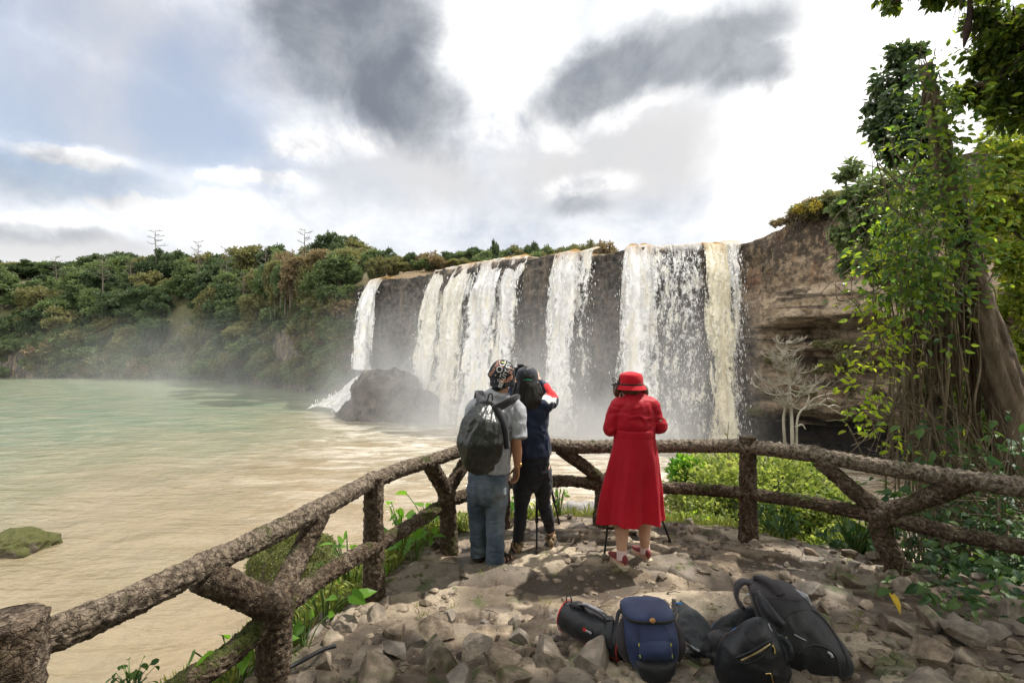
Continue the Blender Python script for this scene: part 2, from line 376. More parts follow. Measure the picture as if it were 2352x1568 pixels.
def base_h(x, y):
    d = edge_dist(x, y); g = .13*sstep(3.5, 2.2, y)+.1*sstep(2.2, 4., x)*sstep(4.2, 3., y)
    s = 1.55-1.02*sstep(1.5, 5.5, x); o = np.maximum(d-.05, 0)
    lead = .8*sstep(4., 1.5, x); z = g-np.minimum(.5*np.minimum(o, lead)+s*np.maximum(o-lead, 0), 7.6)
    z = np.maximum(z, -7.4); rear = np.maximum(-1.6-y, 0)      # unseen slope added behind the viewer to hold back skylight
    return np.where(rear > 0, np.maximum(z, -1.)+1.35*rear, z), d
def ground_h(x, y):
    z, d = base_h(x, y); q = np.stack([x, y], 1); q3 = np.stack([x, y, 0*x], 1)
    w = q+.12*np.stack([fbm(q3*2.2, 3, 3), fbm(q3*2.2, 3, 9)], 1)
    ins = sstep(.12, -.12, d); w = w+.035*np.stack([fbm(q3*9, 3, 13), fbm(q3*9, 3, 19)], 1)
    near = sstep(3.7, 2.7, y)
    def slabs(sc, seed, share):
        """flat worn stones set in mud: height above the mud, stone mask, tone of each stone"""
        f1, f2, c, off = vor2(w*sc, seed); ang = c*40; tl = off[:, 0]*np.cos(ang)+off[:, 1]*np.sin(ang)
        e = sstep(.015, .075, f2-f1)*(((c*7.13) % 1) < share); return e*(.012+.03*((c*3.7) % 1)+.03*tl), e, (c*5.3) % 1
    a, ea, ta = slabs(np.array((2.1, 3.1)), 11, .85); b, eb, tb_ = slabs(np.array((5.2, 7.4)), 23, .7)
    big = sstep(-.25, .05, fbm(q3*1.3, 3, 31))*(1-.75*near); h = a*big+b*(1-big); e = ea*big+eb*(1-big); tone = np.where(big > .5, ta, tb_)
    smooth_slab = sstep(.68, .34, np.hypot((x-1.15+.1*np.sin(y*9))/1.05, (y-3.3)/.42)+.12*fbm(q3*3, 3, 41))      # the long pale slab behind the bags
    mudk = sstep(.12, .42, fbm(q3*1.1, 3, 77)); e = e*(1-.8*mudk); h = h*(1-.7*mudk)*(.8+.5*near)
    e = np.maximum(e*(1-smooth_slab), smooth_slab); h = h*(1-smooth_slab)+smooth_slab*.03; tone = np.where(smooth_slab > .5, .97, tone)
    rough = .010*fbm(q3*5, 4, 5)+.006*fbm(q3*24, 4, 6)+.04*fbm(q3*.9, 2, 8)
    ground_h.mask = e*ins; ground_h.tone = tone
    return z+ins*(h+rough+.075*smooth_slab)+(1-ins)*(.14*fbm(q3*1.1, 4, 15)+.03*fbm(q3*7, 3, 16)), d
xs = np.concatenate([np.arange(-28, -2.3, .4), np.arange(-2.3, 4.6, .019), np.arange(4.6, 34, .45)])
ys = np.concatenate([np.arange(-9, 2.0, .35), np.arange(2.0, 5.7, .017), np.arange(5.7, 22, .35)])
X, Y = np.meshgrid(xs, ys, indexing='ij'); gz, gd = ground_h(X.ravel(), Y.ravel())
mb = MB(); G_mask, G_tone = ground_h.mask, ground_h.tone; grid(mb, np.stack([X.ravel(), Y.ravel(), gz], 1).reshape(len(xs), len(ys), 3))
def gh(x, y): return float(ground_h(np.array([float(x)]), np.array([float(y)]))[0][0])
def groundmat():
    m, t = newmat('ground_rock_and_mud'); g = t.n('ShaderNodeNewGeometry'); nrm = t.last.outputs['Normal']
    st_ = t.n('ShaderNodeAttribute', attribute_name='stone', out=2); tn = t.n('ShaderNodeAttribute', attribute_name='tone', out=2)
    n1 = t.noise(g, 1.5, 7, .6); n2 = t.noise(g, 9, 8, .62); n3 = t.noise(g, 60, 6, .6)
    c = t.ramp(n2, [(.3, (.12, .088, .06)), (.5, (.245, .187, .127)), (.72, (.42, .34, .245))])
    c = t.mix(t.m('MULTIPLY', t.step(.5, .1, tn), .75), c, t.mix(n2, (.08, .068, .056), (.20, .17, .138)))
    c = t.mix(t.m('MULTIPLY', t.step(.7, 1., tn), .75), c, t.mix(n2, (.34, .28, .20), (.58, .49, .37)))
    mud = t.ramp(n3, [(.3, (.030, .021, .015)), (.7, (.10, .073, .052))])
    c = t.mix(t.m('MULTIPLY', t.step(.48, .66, t.m('ADD', n1, t.m('MULTIPLY', t.m('SUBTRACT', n3, .5), .5))), .7), c, t.mix(n2, (.10, .074, .053), (.19, .148, .11)))
    c = t.mix(st_, mud, c)
    km = st_
    c = t.mix(t.m('MULTIPLY', t.step(.57, .65, t.noise(g, 2.7, 8, .65)), .75), c, (.05, .068, .014))
    nz = t.n('ShaderNodeSeparateXYZ', {0: nrm}, 2)
    pz = t.n('ShaderNodeSeparateXYZ', {0: g}, 2)
    earth = t.ramp(n2, [(.3, (.03, .04, .012)), (.7, (.09, .1, .035))])
    c = t.mix(t.m('MAXIMUM', t.step(-.06, -.3, pz), t.step(.5, .9, pz)), c, earth)
    h = t.m('ADD', t.m('MULTIPLY', n2, .5), t.m('ADD', t.m('MULTIPLY', n3, .28), t.m('MULTIPLY', t.noise(g, 170, 5), .12)))
    wet = t.step(.46, .62, t.noise(t.vm('ADD', g, (3, 9, 0)), 1.3, 5))
    setb(t, col=c, rough=t.m('SUBTRACT', .85, t.m('MULTIPLY', wet, .56)), spec=.4, normal=t.n('ShaderNodeBump', {'Strength': .9, 'Distance': .03, 'Height': h}))
    return m
go = tag(mb.obj('ground', groundmat()), kind='structure')
for nm, vv in (('stone', G_mask), ('tone', G_tone)): go.data.attributes.new(nm, 'FLOAT', 'POINT').data.foreach_set('value', vv.astype(np.float32))

# ================================================================== pool
def watermat():
    m, t = newmat('silty_water'); g = t.n('ShaderNodeNewGeometry')
    t.n('ShaderNodeSeparateXYZ', {0: g}); x, y, z = t.last.outputs
    n1 = t.noise(g, .06, 5, .55); n2 = t.noise(t.mapping(g, (.35, .9, 1)), .5, 6, .6)
    # clear green water lies in the far left arm, silt spreads from the falls
    k = t.step(6, 62, t.m('ADD', t.m('SUBTRACT', t.m('MULTIPLY', y, .42), t.m('MULTIPLY', x, .95)), t.m('MULTIPLY', t.m('SUBTRACT', n1, .5), 55)))
    c = t.mix(t.m('MULTIPLY', k, .92), (.215, .16, .094), (.105, .155, .10))
    c = t.mix(t.m('MULTIPLY', t.m('SUBTRACT', n2, .35, clamp=True), 1.2), c, (.34, .28, .195))
    # foam carried away from the falls
    d = t.m('ABSOLUTE', t.m('SUBTRACT', t.m('ADD', t.m('MULTIPLY', x, .49), t.m('MULTIPLY', y, .872)), 35.))
    fm = t.step(27, 1, d); fx = t.m('MULTIPLY', t.step(-26, -8, x), t.step(26, 17, x))
    f = t.m('MULTIPLY', t.m('MULTIPLY', fm, fx), t.step(.43, .64, t.noise(t.mapping(g, (.3, .8, 1)), .9, 9, .7, .9)))
    sp = t.m('MULTIPLY', t.step(.68, .76, t.noise(t.mapping(g, (.4, 1.3, 1)), 2.6, 8, .7)), t.step(.5, .62, t.noise(g, .16, 3)))  # pale specks in the colour stand in for sparkle on the ripples
    c = t.mix(t.m('MAXIMUM', t.m('MULTIPLY', f, .8), t.m('MULTIPLY', sp, .7)), c, (.66, .62, .54))
    w = t.m('ADD', t.m('MULTIPLY', t.noise(t.mapping(g, (.3, 1, 1), (0, 0, .3)), 1.1, 5, .6, .5), 1.), t.m('ADD', t.m('MULTIPLY', t.noise(t.mapping(g, (.55, 1.2, 1), (0, 0, -.2)), 4.2, 5, .6, .4), .2), t.m('MULTIPLY', t.noise(g, .35, 3), 1.4)))
    setb(t, col=c, rough=.12, spec=.55, normal=t.n('ShaderNodeBump', {'Strength': .8, 'Distance': .55, 'Height': w}))
    return m
mb = MB()
xs = np.concatenate([np.linspace(-420, -30, 40), np.arange(-29.5, 34, .5), np.linspace(35, 90, 12)]); ys = np.concatenate([np.arange(-20, 4, 2), np.arange(4, 50, .45), np.linspace(51, 160, 60)])
X, Y = np.meshgrid(xs, ys, indexing='ij'); q = np.stack([X.ravel()*.5, Y.ravel(), 0*X.ravel()], 1)
grid(mb, np.stack([X.ravel(), Y.ravel(), -6+.10*fbm(q*.5, 3, 4)+.05*fbm(q*1.6, 2, 5)], 1).reshape(len(xs), len(ys), 3))
tag(mb.obj('water', watermat()), kind='structure')

# ================================================================== far cliff and hillside, one long ribbon
hillA = [(0, -6.8), (1.5, -2), (3.5, 3), (8, 9), (15, 14), (28, 18), (50, 21.5), (120, 23)]
hillB = [(0, -6.8), (1, -1.5), (2.5, 4), (6, 10.5), (14, 15.5), (28, 20), (50, 22), (120, 22)]
hillC = [(0, -6.8), (.6, -1), (1.2, 5), (2.5, 9.5), (9, 12.5), (22, 14.5), (45, 16), (120, 17)]
fallP = [(0, -6.8), (.35, -1), (.75, 5), (1., 9.5), (4, 10.1), (20, 11.3), (45, 12.8), (120, 14)]
fallQ = [(0, -6.8), (.35, -1), (.75, 5), (1., 9.55), (4, 9.7), (20, 10.1), (45, 10.6), (120, 11)]
def rise(h): return [(0, -6.8), (.35, -1), (.6, 5), (1., h), (4, h+.8), (20, h+1.2), (45, h+1.4), (120, h+2)]
KEY = [(-170, 97, hillA), (-125, 103, hillA), (-98, 104, hillA), (-75, 101, hillA), (-55, 95, hillB), (-42, 84, hillB), (-33, 76.5, hillC), (-24, 69, hillC), (-19, 62, fallP), (-13, 57.5, fallP), (-8.2, 52, fallP), (-3.2, 47, fallP), (1.35, 44, fallP),
       (6.8, 41, fallP), (9.7, 39.5, fallQ), (13.5, 38.6, fallQ), (17.6, 38, fallQ), (19.2, 36.4, rise(10.2)), (20.6, 34, rise(10.9)), (22, 31, rise(11.6)), (23.6, 27, rise(12)), (25.5, 21, rise(11.5)), (30, 13, rise(9)), (40, 4, rise(7))]
kp = np.array([k[:2] for k in KEY], float); kpr = np.array([k[2] for k in KEY], float)
NS = 900
S = np.linspace(0, len(KEY)-1, NS*4); base_fine = crom(kp, NS*4)
arc = np.concatenate([[0], np.cumsum(np.linalg.norm(np.diff(base_fine, axis=0), axis=1))])
# denser where it is nearer
wgt = 1/np.hypot(base_fine[:, 0], base_fine[:, 1])**.8; cw = np.concatenate([[0], np.cumsum(wgt[1:]*np.diff(arc))]); pick = np.interp(np.linspace(0, cw[-1], NS), cw, np.arange(NS*4))
SI = pick/(NS*4-1)*(len(KEY)-1)
def rim(si):
    si = np.asarray(si, float); idx = si/(len(KEY)-1)*(NS*4-1)
    b = np.stack([np.interp(idx, np.arange(NS*4), base_fine[:, k]) for k in (0, 1)], -1)
    tg = np.stack([np.interp(np.clip(idx+h, 0, NS*4-1), np.arange(NS*4), base_fine[:, k]) for k in (0, 1) for h in (40, -40)], -1)
    tg = unit(np.stack([tg[..., 0]-tg[..., 1], tg[..., 2]-tg[..., 3]], -1)); back = np.stack([-tg[..., 1], tg[..., 0]], -1)
    pr = np.stack([[np.interp(si, np.arange(len(KEY)), kpr[:, j, k]) for k in (0, 1)] for j in range(kpr.shape[1])], 0)  # 8,2,n
    return b, back, np.moveaxis(pr, -1, 0)
bxy, back, prof = rim(SI)
prof_t = np.concatenate([np.linspace(0, 3, 75, endpoint=False), np.linspace(3, 5, 34, endpoint=False), np.linspace(5, 7, 36)])
def profile(prof, tt):
    return np.stack([[np.interp(tt, np.arange(8), prof[i, :, k]) for k in (0, 1)] for i in range(len(prof))], 0)  # n,2,T
pb = profile(prof, prof_t); Bk, Zk = pb[:, 0], pb[:, 1]
cliffness = np.interp(SI, np.arange(len(KEY)), [0, 0, 0, .1, .35, .6, .8, .9]+[1]*(len(KEY)-8))[:, None]
rightness = sstep(16.6, 17.6, SI)[:, None]
face = sstep(3.25, 2.9, prof_t)[None]
arc_s = np.interp(pick, np.arange(NS*4), arc)[:, None]+0*Zk
q = np.stack([arc_s*.5, Zk*.22, 0*Zk], -1)
def ridged(p, o, s): return 1-2*np.abs(fbm(p, o, s))
out = cliffness*(1.4*fbm(q*.45, 4, 1)+.75*fbm(q*np.array((1.3, 1.2, 1)), 4, 2)+.55*ridged(q*np.array((2.6, 3.4, 1)), 4, 3))+(1-cliffness)*2.2*fbm(np.stack([arc_s*.12, Zk*.12, Bk*.08], -1), 4, 4)
# strata of the dry cliff on the right: undercut foot, ledge, recess, bulging pale band, rusty wall above
strz = [-7, -5.2, -4.0, -3.2, -1.2, -.4, .9, 1.2, 1.7, 2.9, 3.3, 4.9, 5.6, 8, 12]; stro = [-3.4, -3.4, -2.2, -.6, -.1, -1.2, -.2, .8, -1.9, -2., 1.3, 1.6, .8, .55, .0]
zw = Zk+.5*fbm(np.stack([arc_s*.25, 0*Zk, 0*Zk+3], -1), 3, 8)
blk = np.stack([arc_s*.75, zw*.8, 0*Zk], -1); f1, f2, cid, _ = vor2(blk[..., :2].reshape(-1, 2)+.25*fbm(blk.reshape(-1, 3), 2, 5)[:, None], 6)
cid = cid.reshape(Zk.shape); ee = sstep(0, .14, (f2-f1)).reshape(Zk.shape)
out = out*(1-.72*rightness)+rightness*(np.interp(zw, strz, stro)+1.0*(cid-.5)*sstep(6.5, 4., zw)+.4*(ee-1)*sstep(7.5, 5., zw)+.34*fbm(np.stack([arc_s*1.6, Zk*1.6, 0*Zk], -1), 4, 12)+.3*ridged(np.stack([arc_s*.9, Zk*.35, 0*Zk+5], -1), 4, 13)*sstep(4.5, 6.5, zw)+.16*ridged(np.stack([arc_s*3.2, Zk*2.2, 0*Zk], -1), 3, 14)+.38*fbm(np.stack([arc_s*.18, zw*1.5, 0*Zk+9], -1), 3, 15)*sstep(7., 4.5, zw))
out = out*face
dz = (1-face)*(.5*fbm(np.stack([arc_s*.25, Bk*.25, 0*Zk], -1), 4, 21))*np.clip(Bk/4, 0, 1)+.35*fbm(np.stack([arc_s*.6, 0*Zk, 0*Zk], -1), 3, 22)*sstep(2.4, 3, prof_t)*cliffness
V = np.stack([bxy[:, None, 0]+back[:, None, 0]*(Bk-out), bxy[:, None, 1]+back[:, None, 1]*(Bk-out), Zk+dz], -1)
def cliffmat():
    m, t = newmat('wet_basalt_cliff'); g = t.n('ShaderNodeNewGeometry'); nrm = t.last.outputs['Normal']
    t.n('ShaderNodeSeparateXYZ', {0: g}); x, y, z = t.last.outputs; nz = t.n('ShaderNodeSeparateXYZ', {0: nrm}, 2)
    n1 = t.noise(t.mapping(g, (1, 1, .35)), .5, 8, .62); n2 = t.noise(g, 2.3, 9, .65); n3 = t.noise(t.mapping(g, (1, 1, .12)), 1.6, 6, .6)
    c = t.ramp(n2, [(.3, (.016, .015, .015)), (.47, (.055, .049, .044)), (.68, (.17, .142, .116))])
    c = t.mix(t.step(.5, .72, n3), c, (.17, .135, .1))
    dry = t.step(17.5, 19.5, t.m('ADD', x, t.m('MULTIPLY', t.m('SUBTRACT', n1, .5), 3)))
    nb_ = t.noise(t.mapping(g, (1, 1, 1.4)), 1.1, 9, .68, .4); cd = t.ramp(t.m('ADD', t.m('MULTIPLY', n2, .4), t.m('MULTIPLY', nb_, .6)), [(.32, (.035, .027, .02)), (.45, (.17, .125, .082)), (.56, (.34, .255, .17)), (.7, (.48, .38, .27))])
    rust = t.m('MULTIPLY', t.step(.5, .64, t.noise(t.mapping(g, (1, 1, .25)), .9, 6, .6)), t.step(4.8, 6.4, z)); cd = t.mix(t.m('MULTIPLY', rust, .7), cd, (.24, .115, .06))
    cd = t.mix(t.m('MULTIPLY', t.step(.56, .44, t.m('SUBTRACT', t.m('ADD', t.m('MULTIPLY', n3, .5), t.m('MULTIPLY', n2, .5)), t.m('MULTIPLY', t.m('SUBTRACT', z, 7.5), .022))), t.m('MULTIPLY', t.step(4.6, 7, z), .85)), cd, (.048, .038, .031))
    band = t.m('MULTIPLY', t.step(2.6, 3.3, z), t.step(6.2, 4.9, t.m('ADD', z, t.m('MULTIPLY', t.m('SUBTRACT', n1, .5), 3)))); cd = t.mix(t.m('MULTIPLY', band, .75), cd, t.mix(nb_, (.24, .175, .115), (.72, .58, .42)))
    cd = t.mix(t.m('MULTIPLY', t.step(.54, .64, t.noise(g, .8, 7, .65)), t.m('MULTIPLY', t.step(2., .5, z), .85)), cd, (.045, .075, .014))
    cd = t.mix(t.step(-2.6, -4.2, z), cd, (.02, .02, .021))
    wv_ = t.vm('ADD', t.mapping(g, (1, 1, 1.5)), t.vm('MULTIPLY', t.noise(g, .8, 7, .68, out=1), (2.4, 2.4, 2.4)))
    ck = t.m('MINIMUM', t.step(0, .05, t.vor(wv_, .42, 'DISTANCE_TO_EDGE')), t.m('ADD', t.step(0, .045, t.vor(wv_, .95, 'DISTANCE_TO_EDGE')), t.step(5.2, 7., z)))
    cd = t.mix(t.m('MULTIPLY', t.m('SUBTRACT', 1., ck, clamp=True), t.m('MULTIPLY', t.step(7.5, 5.5, z), t.m('MULTIPLY', t.step(.35, .6, n1), .7))), cd, (.03, .024, .019))
    sb = t.noise(t.mapping(g, (.22, .22, 2.4)), .9, 7, .62, .3); cd = t.mix(t.m('MULTIPLY', t.step(.47, .39, sb), t.m('MULTIPLY', t.step(7.2, 5.2, z), .8)), cd, (.04, .031, .024)); cd = t.mix(t.m('MULTIPLY', t.step(.54, .64, sb), t.m('MULTIPLY', t.step(7.2, 5.2, z), .55)), cd, (.50, .40, .29))
    c = t.mix(dry, c, cd)
    top = t.m('MULTIPLY', t.step(.55, .85, nz), t.step(8.2, 9.6, z)); c = t.mix(top, c, t.mix(n2, (.085, .062, .03), (.24, .17, .09)))
    left = t.step(-18, -30, x); veg = t.ramp(n2, [(.3, (.03, .035, .012)), (.5, (.075, .078, .028)), (.68, (.10, .08, .045))])
    c = t.mix(t.m('MULTIPLY', left, t.step(.2, .55, nz)), c, veg)
    tan = t.m('MULTIPLY', left, t.m('MULTIPLY', t.step(.5, .6, n3), t.step(.5, .2, nz))); c = t.mix(t.m('MULTIPLY', tan, .8), c, (.23, .165, .1))
    h = t.m('ADD', t.m('MULTIPLY', n2, .6), t.m('ADD', t.m('MULTIPLY', t.noise(g, 7, 6), .25), t.m('MULTIPLY', n3, .3)))
    setb(t, col=c, rough=.75, spec=.35, normal=t.n('ShaderNodeBump', {'Strength': .9, 'Distance': .8, 'Height': h}))
    return m
M_cliff = cliffmat()
cut = int(np.searchsorted(SI, 7.5))
mb = MB(); grid(mb, V[:cut+1]); tag(mb.obj('hillside', M_cliff), kind='structure')
mb = MB(); grid(mb, V[cut:]); tag(mb.obj('cliff', M_cliff), kind='structure')
flatV = V.reshape(-1, 3)
def rim_at_u(u):
    """place along the rim whose lip shows at photo column u"""
    b, bk, pr = rim(np.linspace(3, 20, 1701)); p = b+bk*1.0; uu = 1176+F*p[:, 0]/p[:, 1]
    return float(np.linspace(3, 20, 1701)[np.argmin(np.abs(uu-u))])
# ================================================================== the waterfalls
def fallmat(name, c1, c2, lace, top):
    """falling water: streaky sheet with holes where it has torn apart; muddy brown before it goes over the lip"""
    m, t = newmat(name)
    uv = t.n('ShaderNodeUVMap', uv_map='flow'); t.n('ShaderNodeSeparateXYZ', {0: uv}); s, d, _ = t.last.outputs
    nrmd = t.n('ShaderNodeSeparateXYZ', {0: t.n('ShaderNodeTexCoord', out=3)})
    v = t.n('ShaderNodeCombineXYZ', {0: s, 1: t.m('MULTIPLY', d, .22)}); v2 = t.n('ShaderNodeCombineXYZ', {0: s, 1: t.m('MULTIPLY', d, .5), 2: 4.})
    n1 = t.noise(v, 1.7, 6, .62, .2); n2 = t.noise(v2, 4.2, 7, .68, .5); n3 = t.noise(v2, 13., 4, .65)
    k = t.m('ADD', t.m('MULTIPLY', n1, .5), t.m('ADD', t.m('MULTIPLY', n2, .35), t.m('MULTIPLY', n3, .15)))
    e = t.n('ShaderNodeSeparateXYZ', {0: t.n('ShaderNodeUVMap', uv_map='edge')}); wide = t.m('ADD', .25, t.m('MULTIPLY', t.step(0, 10, d), .75))
    lo = t.m('ADD', t.m('ADD', lace, t.m('MULTIPLY', t.step(0, 9, d), .03)), t.m('MULTIPLY', t.step(wide, 0., e), .11))
    a = t.step(lo, t.m('ADD', lo, .09), k)
    a = t.m('MAXIMUM', a, t.m('MULTIPLY', t.step(.8, -.2, d), t.step(0, .12, e)))
    ns = t.noise(t.n('ShaderNodeCombineXYZ', {0: s, 1: t.m('MULTIPLY', d, .1), 2: 9.}), 2.6, 6, .62, .35)
    col = t.mix(t.step(.40, .58, t.m('ADD', t.m('MULTIPLY', n2, .5), t.m('MULTIPLY', ns, .5))), tuple(q*.8 for q in c1), c2); col = t.mix(t.m('MULTIPLY', t.step(.5, .66, n1), .55), col, (.84, .765, .57)); col = t.mix(t.step(1.6, -1.2, t.m('ADD', d, t.m('MULTIPLY', t.m('SUBTRACT', n1, .5), 4.))), col, top)
    df = t.n('ShaderNodeBsdfDiffuse', {0: col, 'Normal': t.n('ShaderNodeBump', {'Strength': .7, 'Distance': .4, 'Height': t.m('ADD', k, ns)})}); tl = t.n('ShaderNodeBsdfTranslucent', {0: col})
    sh = t.n('ShaderNodeMixShader', {0: .38, 1: df, 2: tl})
    tp = t.n('ShaderNodeBsdfTransparent'); mx_ = t.n('ShaderNodeMixShader', {0: a, 1: tp, 2: sh}); t.t.links.new(mx_, t.o.inputs[0])
    return m
BROWN = (.36, .225, .095)
MW = dict(rush=fallmat('rushing_white_water', (.85, .85, .85), (.96, .96, .96), .25, (.9, .9, .9)), white=fallmat('white_falling_water', (.84, .84, .84), (.97, .97, .97), .325, BROWN), cream=fallmat('cream_falling_water', (.84, .80, .69), (.97, .95, .90), .325, BROWN),
          lace=fallmat('torn_falling_water', (.74, .75, .77), (.95, .96, .97), .47, (.5, .45, .38)), mud=fallmat('silty_falling_water', (.82, .74, .54), (.95, .90, .74), .31, BROWN), thin=fallmat('thin_falling_water', (.78, .78, .78), (.95, .95, .95), .43, (.5, .44, .34)))
def streakmat():
    m, t = newmat('water_drops'); df = t.n('ShaderNodeBsdfDiffuse', {0: (.88, .88, .87)}); tl = t.n('ShaderNodeBsdfTranslucent', {0: (.88, .88, .87)})
    t.t.links.new(t.n('ShaderNodeMixShader', {0: .45, 1: df, 2: tl}), t.o.inputs[0]); return m
M_drop = streakmat()
def fall_path(s, T, speed, lipz, flow):
    """points of the falling sheet at rim parameter s; T 0..1 from behind the lip to the pool"""
def curtain(mb, mi, u0, u1, speed=1.25, zlip=9.75, zend=-6., back_run=6, amp=.28, seed=0, layer=0., n=None, taper=0., start_u=None):
    a, b = rim_at_u(u0), rim_at_u(u1); bb, bk, pr = rim(np.linspace(a, b, 60)); L = np.linalg.norm(np.diff(bb, axis=0), axis=1).sum()
    n = n or max(10, int(L/.11)); sv = np.linspace(a, b, n); bb, bk, pr = rim(sv)
    lipz = zlip+.22*fbm(np.stack([sv*9, 0*sv, 0*sv+seed], 1), 3, 40+seed)
    nb, nf = 8, 130; tau = math.sqrt(2*(zlip-zend)/9.81)
    tb = np.linspace(1, 0, nb, endpoint=False); tf = np.linspace(0, 1, nf)
    off = np.concatenate([-(tb*back_run), speed*tau*tf]); drop = np.concatenate([tb*.55, -(.5*9.81*(tau*tf)**2)])
    dist = np.concatenate([-(tb*back_run), .5*9.81*(tau*tf)**2])
    s_m = np.linspace(0, L, n)
    q = np.stack(np.broadcast_arrays((s_m*1.0)[:, None], (dist*.12)[None], np.float64(seed*3.1)), -1)
    fallk = sstep(0, 3, dist)[None]
    w = (amp*fbm(q*1.1, 4, 50+seed)*1.8+amp*1.25*ridged(q*np.array((1.7, 1.6, 1)), 4, 60+seed))*fallk+layer*fallk
    hlip = 1.0-off[None]-w-.15
    edge = np.minimum(np.linspace(0, 1, n), np.linspace(1, 0, n))[:, None]*L
    side = (np.linspace(-.5, .5, n)[:, None])*(taper*L+.8)*np.clip(dist/15, 0, 1)[None]+.6*fbm(q*np.array((.5, 1.6, 1)), 3, 70+seed)*fallk
    tg = np.stack([bk[:, 1], -bk[:, 0]], 1)
    z = lipz[:, None]+drop[None]+.12*fbm(q*2, 3, 80+seed)*fallk
    z = np.where(dist[None] > zlip-zend-.4, np.minimum(z, zend+.05), z)
    Vv = np.stack([bb[:, None, 0]+bk[:, None, 0]*hlip+tg[:, None, 0]*side, bb[:, None, 1]+bk[:, None, 1]*hlip+tg[:, None, 1]*side, z], -1)
    uv = np.stack(np.broadcast_arrays(s_m[:, None]+seed*7.7+.25*fbm(q*1.6, 3, 90), dist[None]+0*s_m[:, None], edge+0*dist[None], np.float64(0)), -1)
    grid(mb, Vv, mi, True, uv); return Vv
def drops(mb, Vv, cnt, mi, smin, smax, r, spread=.26):
    """elongated clots of water thrown clear of the sheet"""
    n, k = Vv.shape[:2]; i = r.integers(0, n, cnt); j = (40+r.random(cnt)**.9*(k-42)).astype(int); p = Vv[i, j]+r.normal(0, spread, (cnt, 3))*np.array((1, 1, .6))
    sc = smin+(smax-smin)*r.random(cnt)**2.5; ln = sc*(1.6+3.2*r.random(cnt))
    T = np.array([(0, 0, 1), (1, 0, .1), (-.5, .87, 0), (-.5, -.87, -.1), (.1, 0, -1.)]); Fc = np.array([(0, 1, 2), (0, 2, 3), (0, 3, 1), (4, 2, 1), (4, 3, 2), (4, 1, 3)])
    vv = p[:, None]+T[None]*np.stack([sc, sc, ln], 1)[:, None]
    mb.add(vv.reshape(-1, 3), (np.arange(cnt)*5)[:, None, None]+Fc[None] if False else ((np.arange(cnt)*5)[:, None, None]+Fc[None]).reshape(-1, 3), mi, True)
r = np.random.default_rng(3)
GF = 'waterfalls along the cliff'
def make_fall(parts, mats, label, ndrop, dmax=.085):
    mb = MB(); Vs = []
    for p in parts: Vs.append((curtain(mb, **p), p.get('dr', 1)) if 'dr' not in p else (curtain(mb, **{k: v for k, v in p.items() if k != 'dr'}), p['dr']))
    for Vv, wt in Vs:
        if wt: drops(mb, Vv, int(ndrop*wt*.36), len(mats), .012, dmax*.62, r)
    o = mb.obj('waterfall', mats+[M_drop], uv=True); return tag(o, label, 'waterfall', GF)
f1 = make_fall([dict(mi=0, u0=856, u1=884, speed=1.6, seed=1, taper=.1, zend=-1.6, back_run=3), dict(mi=0, u0=859, u1=882, speed=1.8, seed=2, taper=.1, layer=.1, zend=-1.6, back_run=2)], [MW['white']], 'narrow white waterfall at the far end of the cliff, striking a rounded boulder', 700)
make_fall([dict(mi=2, u0=1004, u1=1108, speed=1.3, seed=3, amp=.35), dict(mi=2, u0=1112, u1=1218, speed=1.35, seed=4, amp=.35), dict(mi=0, u0=1008, u1=1048, speed=1.65, seed=5, amp=.45, layer=.15, back_run=2), dict(mi=0, u0=1052, u1=1098, speed=1.55, seed=25, amp=.45, layer=.1, back_run=2), dict(mi=1, u0=1116, u1=1168, speed=1.75, seed=6, amp=.45, layer=.15, back_run=2), dict(mi=1, u0=1170, u1=1206, speed=1.5, seed=26, amp=.4, back_run=2)],
          [MW['cream'], MW['white'], MW['thin']], 'broad double white waterfall beyond the man in the patterned headscarf', 1900)
make_fall([dict(mi=0, u0=1278, u1=1336, speed=1.35, seed=8, amp=.35), dict(mi=0, u0=1284, u1=1326, speed=1.6, seed=9, amp=.3, back_run=2), dict(mi=1, u0=1330, u1=1366, speed=1.2, seed=10, back_run=2)], [MW['white'], MW['thin']], 'medium white waterfall thinning to strands, between two dark bare rock blocks', 1500)
make_fall([dict(mi=0, u0=1437, u1=1500, speed=1.5, seed=11, amp=.4), dict(mi=0, u0=1440, u1=1488, speed=1.8, seed=12, amp=.35, back_run=2), dict(mi=1, u0=1488, u1=1612, speed=1.25, seed=13, amp=.35), dict(mi=1, u0=1492, u1=1606, speed=1.5, seed=14, amp=.4, back_run=3, dr=2.2)],
          [MW['white'], MW['lace']], 'wide lacy waterfall torn into drops over dark rock behind the woman in red', 1900, .075)
make_fall([dict(mi=0, u0=1612, u1=1666, speed=1.5, seed=15, amp=.45, taper=-.2), dict(mi=0, u0=1618, u1=1660, speed=1.75, seed=16, amp=.4, back_run=2, taper=-.2), dict(mi=1, u0=1655, u1=1704, speed=1.25, seed=17, amp=.3, back_run=3), dict(mi=1, u0=1658, u1=1700, speed=1.5, seed=18, amp=.3, back_run=2)],
          [MW['mud'], MW['thin']], 'cream muddy waterfall beside the dry brown overhanging cliff', 1500)

